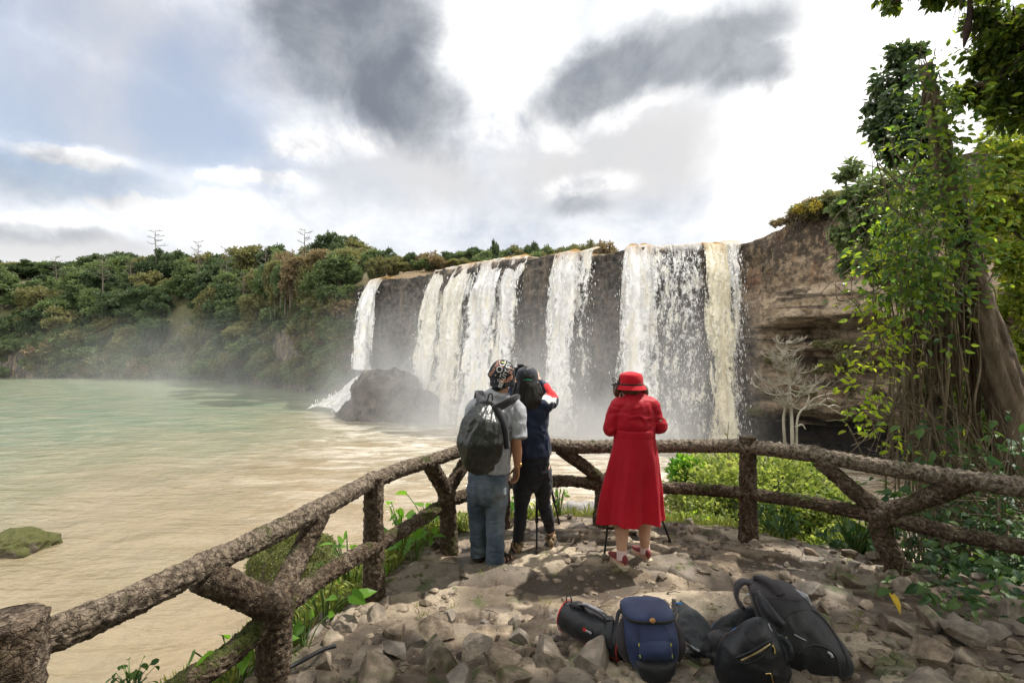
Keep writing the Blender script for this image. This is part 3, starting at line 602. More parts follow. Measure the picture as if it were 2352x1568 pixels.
# rounded boulder under the narrow fall, and the white run-off sliding down its flank
M_rockdark = stdmat('wet_dark_rock', [(.3, (.03, .027, .024)), (.55, (.085, .075, .065)), (.75, (.16, .14, .115))], scale=1.2, rough=.5, bump=.9, bscale=5, bdist=.25)
def blobrock(mb, c, rad, seed, amp=.25, sub=40, pw=.85):
    th = np.linspace(0, 2*np.pi, sub*2, endpoint=False); ph = np.linspace(-np.pi/2+.03, np.pi/2-.03, sub)
    dv = np.stack([np.cos(ph)[:, None]*np.cos(th), np.cos(ph)[:, None]*np.sin(th), np.sin(ph)[:, None]+0*th], -1)
    k = 1+amp*fbm(dv*1.6+seed*5, 5, seed)+amp*.4*ridged(dv*4, 4, seed+9)
    dv = np.sign(dv)*np.abs(dv)**pw
    v = (dv*k[..., None]*np.array(rad)).reshape(-1, 3)+np.array(c); seg = sub*2
    i = np.arange(sub-1)[:, None]*seg; j = np.arange(seg)[None]; kk = (j+1) % seg
    f = [tuple(q) for q in np.stack([i+j, i+kk, i+seg+kk, i+seg+j], -1).reshape(-1, 4)]; f += [tuple(range(seg))[::-1], tuple((sub-1)*seg+q for q in range(seg))]
    mb.add(v, f)
mb = MB(); blobrock(mb, at(905, 955, 50.8), (4.3, 3.8, 4.5), 3, .34, 56, 1.); blobrock(mb, at(850, 965, 50.2), (3.1, 2.6, 2.9), 8, .36, 48, 1.); blobrock(mb, at(958, 960, 49.4), (3.2, 3.2, 3.), 5, .36, 48, 1.)
tag(mb.obj('boulder', M_rockdark), 'big rounded dark boulder at the foot of the narrow waterfall', 'boulder')
mb = MB(); la = crom([at(846, 856, 54.6), at(822, 864, 54.8), at(796, 884, 55.), at(762, 912, 55.4), at(703, 941, 55.6)], 60); lb_e = crom([at(850, 862, 54.2), at(836, 880, 53.8), at(818, 900, 53.4), at(800, 922, 53.), at(786, 948, 52.6)], 60)
lat = np.linspace(0, 1, 44); V2 = la[:, None]*(1-lat)[None, :, None]+lb_e[:, None]*lat[None, :, None]; V2[..., 2] += np.sin(lat*np.pi)[None]*.45; q = V2*np.array((.9, .9, .9)); V2 = V2+.32*np.stack([fbm(q*1.2, 4, k) for k in (1, 2, 3)], -1)+np.stack([0*q[..., 0], -.3*ridged(np.stack([np.broadcast_to(lat*7, q[..., 0].shape), q[..., 2]*.3, 0*q[..., 0]], -1), 3, 7), 0*q[..., 0]], -1)
uv = np.stack(np.broadcast_arrays((lat*4)[None], np.linspace(3, 12, 60)[:, None], np.minimum(lat, 1-lat)[None]*3, np.float64(0)), -1); grid(mb, V2, 0, True, uv); drops(mb, np.transpose(np.repeat(V2, 6, 1), (1, 0, 2)), 500, 1, .02, .06, r, .3)
tag(mb.obj('cascade', [MW['rush'], M_drop], uv=True), 'white run-off sliding off the boulder under the narrow waterfall', 'cascade')

# spray drifting over the pool
mb = MB()
Vb = np.array([(-130, 26, -6.6), (24, 26, -6.6), (24, 112, -6.6), (-130, 112, -6.6), (-130, 26, 9), (24, 26, 9), (24, 112, 9), (-130, 112, 9)], float)
mb.add(Vb, [(0, 3, 2, 1), (4, 5, 6, 7), (0, 1, 5, 4), (1, 2, 6, 5), (2, 3, 7, 6), (3, 0, 4, 7)], 0, False)
mm, t = newmat('spray'); mm.node_tree.nodes.remove(t.b)
g = t.n('ShaderNodeNewGeometry'); t.n('ShaderNodeSeparateXYZ', {0: g}); x, y, z = t.last.outputs
d = t.m('SUBTRACT', t.m('ADD', t.m('MULTIPLY', x, .49), t.m('MULTIPLY', y, .872)), 39.)   # metres behind a line along the falls' feet
nz = t.noise(t.mapping(g, (1, 1, .8)), .17, 4, .6); nz = t.step(.3, .68, nz)
h = t.m('ADD', z, 6.)
def expo(a): return t.m('POWER', 2.718, a)
gd_ = t.m('DIVIDE', d, 5.); core = expo(t.m('MULTIPLY', t.m('MULTIPLY', gd_, gd_), -1.))
core = t.m('MULTIPLY', t.m('MULTIPLY', core, expo(t.m('DIVIDE', h, -3.4))), t.m('MULTIPLY', t.step(-25, -3, x), t.step(17, 9, x)))
far = t.m('MULTIPLY', t.m('MULTIPLY', t.step(-14, 6, d), expo(t.m('DIVIDE', h, -6.5))), t.m('MULTIPLY', t.step(-128, -60, x), t.step(20, 6, x)))
lid = t.m('MULTIPLY', t.step(15, 8, h), t.step(112, 100, y))
den = t.m('MULTIPLY', t.m('ADD', t.m('MULTIPLY', t.m('MULTIPLY', core, .48), t.m('ADD', .25, t.m('MULTIPLY', nz, 1.3))), t.m('MULTIPLY', far, t.m('ADD', .003, t.m('MULTIPLY', nz, .0105)))), lid)
vs = t.n('ShaderNodeVolumeScatter', {0: (.97, .985, 1.), 1: den, 2: 0.1}); t.t.links.new(vs, t.o.inputs[1])
mm.cycles.volume_sampling = 'MULTIPLE_IMPORTANCE' if hasattr(mm.cycles, 'volume_sampling') else None
tag(mb.obj('spray_mist', mm), kind='stuff')
SC.cycles.volume_step_rate = .35; SC.cycles.volume_max_steps = 64
# ================================================================== vegetation on the far banks
M_bark = stdmat('grey_bark', [(.3, (.05, .04, .032)), (.7, (.17, .14, .11))], scale=9, stretch=(1, 1, .25), bump=.7, bscale=30, bdist=.01)
M_bone = stdmat('bleached_wood', [(.3, (.19, .17, .13)), (.7, (.44, .40, .33))], scale=6, stretch=(1, 1, .3), bump=.4)
L_dark = leafmat('dark_leaves', (.022, .042, .022), (.046, .075, .036), (.095, .13, .06), trans=.3, rough=.6)
L_mid = leafmat('mid_green_leaves', (.04, .066, .03), (.088, .128, .055), (.17, .21, .10), trans=.35, rough=.6)
L_olive = leafmat('olive_leaves', (.055, .06, .026), (.12, .122, .055), (.21, .2, .10), trans=.35, rough=.6)
L_dry = leafmat('dry_brown_leaves', (.08, .062, .036), (.16, .12, .07), (.25, .195, .12), trans=.3, rough=.7)
L_gold = leafmat('yellow_leaves', (.14, .11, .012), (.24, .19, .025), (.32, .26, .05), trans=.4, rough=.6)
def crown_points(r, n, rad, h, z0, clusters, cr, hollow=.0):
    """leaf positions gathered in clumps spread through a crown"""
    cd = unit(r.normal(0, 1, (clusters, 3))); k = (.35+.65*r.random(clusters)**.6)[:, None]
    cc = cd*k*np.array((rad, rad, h/2)); cc[:, 2] = np.abs(cc[:, 2])*np.where(r.random(clusters) < .62, 1, -.75)
    cs = cr*(.6+.8*r.random(clusters)); w = cs**2; ix = r.choice(clusters, n, p=w/w.sum())
    dv = unit(r.normal(0, 1, (n, 3)))*(r.random((n, 1))**.4)
    p = cc[ix]+dv*cs[ix][:, None]*np.array((1, 1, .72)); p[:, 2] += z0
    return p, dv, cc+np.array((0, 0, z0)), cs
def make_tree(name, mats, h, rad, z0, n, clusters, cr, lsize, seed, trunk_r=.14, tmpl=CLUMP, lean=0., label='', cat='tree', group=None):
    r = np.random.default_rng(seed)
    root = empty(name, (0, 0, 0), label, cat, group)
    p, dv, cc, cs = crown_points(r, n, rad, h-z0, z0+(h-z0)*.38, clusters, cr)
    mb = MB(); leaves(mb, p, dv+np.array((0, 0, .15)), lsize*(.6+.8*r.random(n)), tmpl, r, .9); mb.obj('crown', mats, root)
    mb = MB(); fork = z0*.75+.2; tube(mb, [(0, 0, -1.2), (.05*lean, .02, fork*.5), (.1*lean, .05, fork)], [trunk_r*1.3, trunk_r, trunk_r*.8], 7, 8)
    for c in cc[np.argsort(-cs)[:min(9, clusters)]]:
        mid = np.array((c[0]*.35, c[1]*.35, fork+(c[2]-fork)*.55)); tube(mb, [(.1*lean, .05, fork-.1), mid, c], [trunk_r*.7, trunk_r*.4, trunk_r*.12], 5, 7, cap=False)
    mb.obj('trunk', M_bark, root); return root
def bare_tree(name, h, label, seed, levels, spread, trunk_r, mat, flat=.25, group=None, loc=(0, 0, 0), first=.55):
    r = np.random.default_rng(seed); root = empty(name, loc, label, 'tree', group); L = np.array(loc, float)
    mb = MB(); tube(mb, [L+(0, 0, -1.5), L+(.02*h, 0, h*.4), L+(-.01*h, 0, h*.75), L+(.01*h, 0, h)], [trunk_r, trunk_r*.8, trunk_r*.5, trunk_r*.2], 7, 20); mb.obj('trunk', mat, root)
    mb = MB()
    for k in range(levels):
        z = h*(first+(1-first)*k/max(1, levels-1))*.98; a = k*2.4+r.random(); ln = spread*(1-.45*k/levels)*(.7+.5*r.random())
        d = np.array((math.cos(a), math.sin(a), 0)); e = L+np.array((0, 0, z))+d*ln+np.array((0, 0, flat*ln)); m_ = L+np.array((0, 0, z))+d*ln*.5+np.array((0, 0, .02*ln))
        tube(mb, [L+(0, 0, z), m_, e], [trunk_r*.38, trunk_r*.3, trunk_r*.1], 5, 9, cap=False)
        for q in range(5):
            f = .3+.14*q; s = L+np.array((0, 0, z))+(m_*0+d*ln*f)+np.array((0, 0, .02*ln+flat*ln*max(0, f-.5))); sd = np.array((-d[1], d[0], 0))*(1 if q % 2 else -1); l2 = ln*(.5-.3*f)*(.7+.6*r.random())
            e2 = s+(d*.7+sd)*l2+np.array((0, 0, .35*l2)); tube(mb, [s, (s+e2)/2-np.array((0, 0, .05*l2)), e2], [trunk_r*.2, trunk_r*.16, trunk_r*.07], 4, 6, cap=False)
            for w in (-1, 1):
                s3 = s+(e2-s)*.6; tube(mb, [s3, s3+(e2-s)*.4+np.array((w*.12*l2, .1*w*l2, .22*l2))], [trunk_r*.13, trunk_r*.06], 3, 3, cap=False)
    mb.obj('branches', mat, root); return root
GT = 'trees covering the far left bank'
LB = {'dark': 'dark green bushy tree in the wood on the far left bank', 'mid': 'mid green leafy tree in the wood on the far left bank', 'olive': 'olive green loose tree in the wood on the far left bank', 'dry': 'dry brownish thin leaved tree on the far left bank'}
protos = {}
for kind, mats, spec in [('dark', L_dark, (6.8, 2.7, .9)), ('mid', L_mid, (6.2, 2.8, .7)), ('olive', L_olive, (5.6, 2.5, .7)), ('dry', L_dry, (4.6, 2.1, .6))]:
    for v in range(2):
        h, rad, z0 = spec; protos[kind, v] = make_tree('hillside_tree', mats, h*(1+.25*v), rad*(1-.12*v), z0, 2600 if kind != 'dry' else 1000, 26+6*v, .95, .40, 11+v*7+len(kind), label=LB[kind], group=GT)
shr = {}
GS = 'shrubs clinging to the far rock and shore'
LS = {'mid': 'mid green shrub clinging to the far left rock face', 'olive': 'olive shrub clinging to the far left rock face', 'dry': 'dry brown shrub clinging to the far left rock face'}
for kind, mats in (('mid', L_mid), ('olive', L_olive), ('dry', L_dry)):
    root = empty('shrub', (0, 0, 0), LS[kind], 'shrub', GS); r = np.random.default_rng(5)
    p, dv, cc, cs = crown_points(r, 1100, 1.9, 2.4, .5, 14, .75); mb = MB(); leaves(mb, p, dv, .3*(.6+.8*r.random(1100)), CLUMP, r, .8); mb.obj('foliage', mats, root)
    mb = MB()
    for c in cc[:7]: tube(mb, [(0, 0, -.5), c*np.array((.4, .4, .4)), c], [.06, .04, .015], 4, 5, cap=False)
    mb.obj('stem', M_bark, root); shr[kind] = root
first = set()
def put(proto, loc, rz, sc, label=None, group=None, name=None):
    if id(proto) not in first and label is None:
        first.add(id(proto)); proto.location = tuple(float(q) for q in loc); proto.rotation_euler = (0, 0, rz); proto.scale = sc if hasattr(sc, '__len__') else (sc,)*3; return proto
    c = copy_tree(proto, loc, rz, sc, label)
    if label and not group and 'group' in c: del c['group']
    if group: c['group'] = group
    if name: c.name = name
    return c
Nrow = len(prof_t)
def surf_at(si, tt):
    """point of the bank at rim parameter si, profile parameter tt (bilinear on the ribbon)"""
    i = int(np.clip(np.searchsorted(SI, si), 0, len(SI)-1)); j = int(np.clip(np.searchsorted(prof_t, tt), 0, Nrow-1)); return V[i, j]
r = np.random.default_rng(21)
def proj(p): return 1176+F*p[0]/p[1], 784-F*(p[2]-CH)/p[1]
placed = []; nt = 0; tries = 0
while nt < 285 and tries < 6000:
    tries += 1
    si = (1.3+r.random()*6.3) if nt > 30 else 1.2+r.random()*1.2; tt = 1.0+5.5*r.random()**1.05; p = surf_at(si, tt); u, v = proj(p)
    if u < -260 or u > 830: continue
    if any((p[0]-q[0])**2+(p[1]-q[1])**2 < (2.3 if tt < 4.6 else 3.2)**2 for q in placed): continue
    rock = 1.5*math.exp(-((u-425)/62)**2-((v-760)/85)**2)+1.6*math.exp(-((u-672)/62)**2-((v-770)/105)**2)
    if si > 5 and tt < 3.3 and r.random() < .75: continue
    if r.random() < rock: continue
    if u > 640 and v < 640 and r.random() < .5: continue
    kind = r.choice(['dark', 'mid', 'olive', 'dry'], p=[.34, .40, .23, .03] if v > 690 or u < 350 else [.22, .34, .32, .12])
    sc = (.5+.85*r.random()**1.4)*(.62 if si > 4.6 else 1)
    put(protos[kind, int(r.integers(2))], p-np.array((0, 0, .3)), r.random()*6.28, sc); placed.append(p); nt += 1
ns = 0
while ns < 300:
    si = 1.4+r.random()*6.6; tt = .3+2.7*r.random()**1.25; p = surf_at(si, tt); u, v = proj(p)
    if u < -200 or u > 812: continue
    rock = 1.1*math.exp(-((u-425)/55)**2-((v-750)/80)**2)+1.2*math.exp(-((u-662)/45)**2-((v-790)/90)**2)
    if r.random() < rock*.8: continue
    put(shr[r.choice(['mid', 'olive', 'dry'], p=[.55, .35, .1])], p, r.random()*6.28, .7+.7*r.random()); ns += 1
# greenery spilling over the corner left of the narrow fall
for u, v, d, sc, k in [(770, 615, 66, 1.25, 'mid'), (745, 640, 66, 1.2, 'mid'), (755, 680, 65.5, .9, 'mid'), (790, 600, 67, 1., 'olive'), (725, 660, 66, 1., 'mid'), (735, 600, 68, 1., 'dry'), (640, 620, 77, .9, 'olive'), (690, 610, 74, .8, 'dry'),
                        (560, 800, 87, 1.5, 'mid'), (520, 835, 88, 1.3, 'olive'), (470, 850, 90, 1.2, 'mid'), (600, 840, 84, 1.2, 'mid'), (640, 860, 80, 1., 'olive'), (540, 770, 87, 1., 'olive')]:
    put(shr[k], at(u, v, d), sc*3, sc, None)
# the skyline above the falls, tree by tree
GK = 'trees on the skyline above the falls'
def top_tree(u, vtop, d, kind, w, label=None, var=0):
    """tree whose top shows at (u, vtop) standing d metres off on the plateau"""
    i = np.argmin((flatV[:, 0]-(u-1176)/F*d)**2+(flatV[:, 1]-d)**2+1e3*(flatV[:, 2] < 8)); gz_ = flatV[i, 2]; ztop = CH+(784-vtop)/F*d; h = max(2., ztop-gz_)
    pr = protos[kind, var]; hh = {'dark': 6.8, 'mid': 6.2, 'olive': 5.6, 'dry': 4.6}[kind]*(1+.25*var); sc = h/hh*.94; wr = {'dark': 2.7, 'mid': 2.8, 'olive': 2.5, 'dry': 2.1}[kind]*(1-.12*var); sx = w/F*d/2/wr*1.05
    return put(pr, ((u-1176)/F*d, d, gz_), u*.7, (sx, sx, max(sc, .6*sx)), label or {'dark': 'dark green tree on the skyline above the falls', 'mid': 'mid green tree on the skyline above the falls', 'olive': 'olive tree on the skyline above the falls', 'dry': 'thin dry tree on the skyline above the falls'}[kind], None if label else GK, 'skyline_tree')
top_tree(577, 548, 118, 'olive', 66, 'round crowned open tree standing up on the skyline left of the narrow fall', 1)
for u, vt, k, w in [(655, 560, 'dry', 46), (632, 572, 'olive', 40), (690, 572, 'dry', 44), (728, 562, 'mid', 40), (770, 545, 'dark', 44), (800, 575, 'mid', 38), (852, 560, 'mid', 46), (888, 562, 'dark', 44), (915, 582, 'olive', 34), (944, 571, 'dark', 32), (965, 588, 'dry', 38), (985, 572, 'dry', 44), (1012, 582, 'olive', 34), (1035, 569, 'dark', 40), (1062, 567, 'mid', 42),
                    (1088, 558, 'dark', 44), (1112, 562, 'mid', 40), (1165, 560, 'mid', 42), (1190, 556, 'olive', 40), (1220, 545, 'dark', 44), (1242, 554, 'mid', 36), (1262, 551, 'mid', 40), (1285, 556, 'olive', 36), (1302, 551, 'mid', 38), (1325, 549, 'olive', 38), (1348, 545, 'olive', 42), (1372, 547, 'dry', 34), (1393, 542, 'dry', 40)]:
    top_tree(u, vt, 82 if u < 1100 else 74, k, w, None, int(u) % 2)
    if u < 1330: top_tree(u+12, vt+22, (82 if u < 1100 else 74)-9, ['olive', 'dry', 'mid'][int(u) % 3], w*.9, None, int(u) % 2)
top_tree(1137, 538, 76, 'dark', 26, 'tall slim tree poking up from the skyline above the broad double waterfall')
for u, vt, k, w in [(-30, 604, 'dark', 70), (-5, 602, 'mid', 60), (48, 604, 'olive', 60), (145, 600, 'dark', 60), (205, 590, 'mid', 60), (20, 600, 'mid', 60), (70, 596, 'dark', 60), (120, 590, 'mid', 60), (170, 596, 'dark', 60), (235, 572, 'dark', 70), (300, 570, 'dark', 66), (375, 560, 'dark', 60), (420, 566, 'dark', 66), (470, 572, 'olive', 60), (505, 570, 'dark', 56), (530, 575, 'mid', 50), (605, 575, 'olive', 46)]:
    top_tree(u, vt, 140 if u < 350 else 124, k, w, {'dark': 'dark green tree topping the far left ridge', 'mid': 'mid green tree topping the far left ridge', 'olive': 'olive tree topping the far left ridge'}[k], 0)['group'] = 'trees topping the far left ridge'
g0 = at(357, 600, 122); bare_tree('bare_tree', CH+(784-528)/F*122-g0[2]+2, 'tall leafless tree standing alone on the far left ridge', 4, 9, 2.6, .16, M_bark, .1, loc=g0-np.array((0, 0, 2)), first=.62)
hb = None; rb = np.random.default_rng(91)
for u, v, d_ in [(128, 640, 118), (235, 655, 112), (300, 640, 116), (455, 620, 112), (520, 640, 104), (610, 632, 96), (700, 612, 84), (560, 690, 94), (95, 720, 108)]:
    g0 = at(u, v, d_)-np.array((0, 0, 2.))
    if hb is None: hb = bare_tree('bare_tree', 7.5, 'thin leafless grey tree among the green trees of the far left bank', 8, 12, 1.9, .11, M_bark, .5, 'leafless trees in the wood on the far left bank', loc=(0, 0, 0), first=.4); hb.location = tuple(g0)
    else: copy_tree(hb, g0, rb.random()*6.28, .8+.4*rb.random())
# brush along the top of the dry cliff
for k, (u, v, d, kd, sc) in enumerate([(1850, 490, 33.5, 'olive', .5), (1880, 478, 33, 'dry', .5), (1830, 500, 34, 'dry', .4), (1905, 470, 32.5, 'olive', .6), (1790, 512, 34.8, 'dry', .3), (1935, 470, 32, 'mid', .6)]):
    put(shr[kd], at(u, v+4, d), k, sc, {'olive': 'low olive shrub on top of the dry brown cliff', 'dry': 'low dry shrub on top of the dry brown cliff', 'mid': 'low green shrub on top of the dry brown cliff'}[kd], 'shrubs on top of the dry cliff')
root = empty('shrub', (0, 0, 0), 'yellow flowering shrub on top of the dry brown cliff', 'shrub'); p, dv, cc, cs = crown_points(r, 900, .9, .8, .2, 10, .35); mb = MB(); leaves(mb, p, dv, .12+.1*r.random(900), SMALL, r); mb.obj('foliage', L_gold, root); root.location = tuple(at(1868, 482, 32.6))
for (u, v, d, s_) in [(1780, 830, 35, .6), (1850, 905, 33, .5), (1900, 850, 31.5, .7), (1930, 800, 30.5, .6), (1960, 830, 29.5, .7), (1880, 795, 31.6, .4), (1730, 950, 36, .5)]:
    put(shr['olive'], at(u, v, d+.3), u, s_*.6, 'small dark fern like shrub in the recess under the dry overhang', 'ferns under the dry overhang')
# ================================================================== rustic log fence round the lookout
def barkmat(name='flaking_bark', lift=1.):
    m, t = newmat(name); tc = t.n('ShaderNodeNewGeometry'); nrm = t.last.outputs['Normal']
    n1 = t.noise(tc, 7, 7, .65); n2 = t.noise(tc, 38, 7, .65, .4); vz = t.n('ShaderNodeTexVoronoi', {'Vector': t.vm('ADD', tc, t.vm('MULTIPLY', t.noise(tc, 14, 4, out=1), (.09, .09, .09))), 'Scale': 34.}, feature='DISTANCE_TO_EDGE')
    c = t.ramp(n2, [(.32, (.020, .013, .008)), (.5, (.075, .051, .033)), (.7, (.20, .15, .105))])
    c = t.mix(t.step(.44, .66, n1), c, t.mix(t.step(.35, .65, n2), (.045, .031, .021), (.27, .215, .16)))
    c = t.mix(t.m('MULTIPLY', t.step(.05, .0, vz), .45), c, (.02, .013, .009))
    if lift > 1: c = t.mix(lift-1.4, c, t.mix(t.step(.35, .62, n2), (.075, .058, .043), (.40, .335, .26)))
    nz = t.n('ShaderNodeSeparateXYZ', {0: nrm}, 2); pz = t.n('ShaderNodeSeparateXYZ', {0: tc}, 2)
    k = t.step(.62, .74, t.m('ADD', t.noise(tc, 4.2, 6, .65), t.m('ADD', t.m('MULTIPLY', nz, .09), t.m('MULTIPLY', t.step(.75, .3, pz), .075))))
    c = t.mix(k, c, t.mix(t.noise(tc, 70, 4), (.014, .018, .004), (.075, .09, .015)))
    h = t.m('ADD', t.m('MULTIPLY', t.step(0, .14, vz), .25), t.m('ADD', t.m('MULTIPLY', n2, .6), t.m('MULTIPLY', t.noise(tc, 120, 5), .18)))
    setb(t, col=c, rough=.85, spec=.25, normal=t.n('ShaderNodeBump', {'Strength': 1., 'Distance': .022, 'Height': h}))
    return m
M_log = barkmat(); M_log2 = barkmat('sunlit_weathered_bark', 2.); M_log3 = barkmat('sunlit_greyed_bark', 1.72)  # paler copies: sunlight on the top rails mixed into greyed bark colour
def bark(seed, amp=.012, spiral=0.):
    """flaking plates (and a twist of ridges on the back rails)"""
    def f(s, th, r):
        q = np.stack([np.cos(th)*1.1, np.sin(th)*1.1, s*9], -1)
        o = amp*.9*fbm(q*.9, 3, seed)+amp*.6*ridged(q*np.array((4, 4, 1.6)), 4, seed+3)-amp*.5
        w = np.stack([th*3.2+.6*fbm(q, 2, seed+6), s*27], -1).reshape(-1, 2); f1, f2, c, off = vor2(w, seed)
        o = o+(amp*(.55*(c-.5)+off[:, 1]*.95*np.sign(c-.4))*sstep(.02, .2, f2-f1)).reshape(th.shape)
        if spiral: o = o+spiral*(ridged(np.stack([(s*26+th*1.1), s*3, th*.4], -1), 2, seed+7)*.5+.4*np.sin(s*105+th*2.2+3*fbm(q, 2, seed+8)))*np.clip(np.cos(th)+.75, 0, 1)
        return o
    return f
fence = empty('log_fence', (0, 4.2, 0), 'rustic fence of rough bark covered logs with crossed braces round the stone lookout', 'fence')
def log(name, pts, rad, seed, spiral=0., amp=.012, seg=52, den=110, mat=None):
    L = np.linalg.norm(np.diff(np.array(pts, float), axis=0), axis=1).sum(); mb = MB()
    tube(mb, pts, rad, seg, int(L*den)+12, disp=bark(seed, amp, spiral)); return mb.obj(name, mat or M_log, fence)
rails = [[(-1.60, 1.50, .945), at(110, 1458, 1.64), at(300, 1381, 1.85), at(500, 1284, 2.2), at(700, 1186, 2.74), at(860, 1100, 3.46)],
         [at(840, 1112, 3.38), at(920, 1078, 3.76), at(1000, 1054, 4.09), at(1060, 1034, 4.4), (-.02, 4.84, .90)],
         [(-.2, 4.80, .92), at(1290, 1024, 4.76), at(1400, 1026, 4.78), at(1560, 1025, 4.66), at(1716, 1024, 4.5)],
         [at(1700, 1026, 4.5), at(1820, 1037, 4.3), at(1960, 1062, 4.02), at(2100, 1085, 3.74), at(2250, 1106, 3.48), at(2420, 1132, 3.2), at(2700, 1180, 2.85)]]
RR = [[.064, .058, .06, .055, .058, .056], [.056, .058, .056, .056, .058], [.058, .062, .06, .062], [.064, .066, .061, .064, .067, .07, .075]]
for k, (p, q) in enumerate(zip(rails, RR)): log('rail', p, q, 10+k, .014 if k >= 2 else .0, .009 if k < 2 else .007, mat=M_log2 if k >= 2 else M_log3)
low = [[at(380, 1600, 2.0), at(520, 1508, 2.2), at(635, 1405, 2.42)], [at(625, 1410, 2.42), at(740, 1325, 2.9), at(865, 1250, 3.41)], [at(855, 1258, 3.4), at(940, 1208, 3.8), at(1025, 1155, 4.22)], [at(1015, 1158, 4.2), at(1060, 1140, 4.4), (-.05, 4.82, .42)],
       [(-.2, 4.8, .45), at(1290, 1105, 4.78), at(1385, 1112, 4.85)], [at(1375, 1112, 4.84), at(1560, 1122, 4.66), at(1722, 1132, 4.48)], [at(1710, 1132, 4.48), at(1860, 1154, 4.18), at(2030, 1188, 3.86)], [at(2010, 1182, 3.88), at(2180, 1222, 3.55), at(2352, 1258, 3.3), at(2600, 1310, 2.95)]]
for k, p in enumerate(low): log('rail', p, [.056, .053, .056] if k < 4 else [.055, .054, .058], 30+k, .006 if k > 3 else 0)
def post(b, top, r0, r1, seed, flare=1.25): log('post', [(b[0], b[1], -.12), (b[0], b[1], .02), tuple(np.array(b)*.5+np.array(top)*.5), tuple(top)], [r0*flare, r0*1.08, (r0+r1)/2, r1], seed, 0, .010)
post((-1.60, 1.50, 0), (-1.6, 1.52, .985), .10, .105, 50, 1.1)
post((-1.205, 2.42, 0), tuple(at(632, 1385, 2.42)), .075, .085, 51)
post((-.975, 3.41, 0), tuple(at(858, 1095, 3.42)), .077, .066, 52, 1.4)
post((-.545, 4.2, 0), tuple(at(1026, 1130, 4.2)), .075, .07, 53, 1.5)
post((-.1, 4.8, 0), (-.1, 4.8, .93), .08, .075, 54)
post((.905, 4.86, 0), tuple(at(1385, 1095, 4.85)), .085, .08, 55)
post((2.19, 4.48, 0), tuple(at(1717, 1002, 4.48)), .08, .07, 56, 1.2)
log('post', [(3.1, 3.83, -.15), (3.04, 3.84, .1), tuple(at(2030, 1235, 3.85)), tuple(at(2018, 1170, 3.86))], [.10, .082, .078, .085], 57, 0, .010)
br = [(at(640, 1400, 2.42), at(465, 1318, 2.14), .07), (at(630, 1395, 2.42), at(690, 1270, 2.7), .056, at(735, 1178, 2.85)), (at(1030, 1138, 4.2), at(985, 1062, 4.02), .066), (at(1022, 1138, 4.2), at(1068, 1062, 4.45), .056),
      (at(1388, 1108, 4.85), at(1340, 1070, 4.8), .058, at(1285, 1030, 4.76)), (at(1388, 1105, 4.85), at(1490, 1032, 4.72), .056), (at(2035, 1180, 3.86), at(1955, 1122, 4.0), .062, at(1880, 1056, 4.15)), (at(2015, 1188, 3.86), at(2110, 1150, 3.72), .066, at(2225, 1108, 3.52))]
for k, b in enumerate(br):
    p = [b[0], b[1]] if len(b) == 3 else [b[0], b[1], b[3]]
    log('brace', p, [b[2]*1.1, b[2], b[2]*1.05], 70+k, 0, .009)
# ================================================================== loose stones on the lookout
def stone_mat():
    m, t = newmat('broken_stone'); tc = t.n('ShaderNodeTexCoord', out=3); t.n('ShaderNodeNewGeometry'); nrm = t.last.outputs['Normal']; g = t.last.outputs['Position']
    rnd = t.n('ShaderNodeObjectInfo', out=5)
    n2 = t.noise(g, 14, 8, .62); n1 = t.noise(g, 3, 4)
    c = t.ramp(n2, [(.28, (.05, .036, .025)), (.5, (.175, .132, .092)), (.72, (.37, .295, .215))])
    c = t.mix(t.m('MULTIPLY', rnd, .55), c, t.mix(n2, (.10, .092, .085), (.27, .255, .235)))
    c = t.mix(t.m('MULTIPLY', t.step(.52, .66, t.noise(g, 6, 6, .6)), .7), c, (.095, .066, .045))
    nz = t.n('ShaderNodeSeparateXYZ', {0: nrm}, 2)
    c = t.mix(t.m('MULTIPLY', t.step(.60, .7, t.m('ADD', t.noise(g, 2.6, 6, .65), t.m('MULTIPLY', nz, .05))), .85), c, (.05, .07, .012))
    h = t.m('ADD', t.m('MULTIPLY', n2, .6), t.m('MULTIPLY', t.noise(g, 80, 6), .3))
    setb(t, col=c, rough=.74, spec=.35, normal=t.n('ShaderNodeBump', {'Strength': .8, 'Distance': .015, 'Height': h}))
    return m
M_stone = stone_mat()
def stone_mesh(seed, cuts=11, flat=.6):
    """a sphere cut by random planes into an angular stone"""
    import bmesh
    r = np.random.default_rng(seed); bm = bmesh.new(); bmesh.ops.create_icosphere(bm, subdivisions=4, radius=1)
    v = np.array([q.co for q in bm.verts]); fc = [[w.index for w in q.verts] for q in bm.faces]; bm.free()
    v = v*np.array((1, .8, flat))*1.2
    for k in range(cuts):
        nrm = unit(r.normal(0, 1, 3)*np.array((1, 1, .8))); dd = (.45+.4*r.random())*np.linalg.norm(nrm*np.array((1, .8, flat)))
        over = v @ nrm-dd; v = v-np.maximum(over, 0)[:, None]*nrm*.97
    v = v+.035*fbm(v*2.5+seed, 4, seed)[:, None]*unit(v)+.012*fbm(v*9+seed, 3, seed)[:, None]
    mb = MB(); mb.add(v, fc, 0, False); return mb.mesh('stone', M_stone)
stones = [stone_mesh(100+k, 8+k % 5, .42+.09*(k % 4)) for k in range(12)]
r = np.random.default_rng(5); spots = []
KEEP = [(.42, 2.72, .25), (.6, 2.6, .25), (.5, 2.86, .3), (.78, 2.62, .26), (1.36, 2.55, .36), (1.78, 2.6, .34), (1.1, 2.9, .3)]
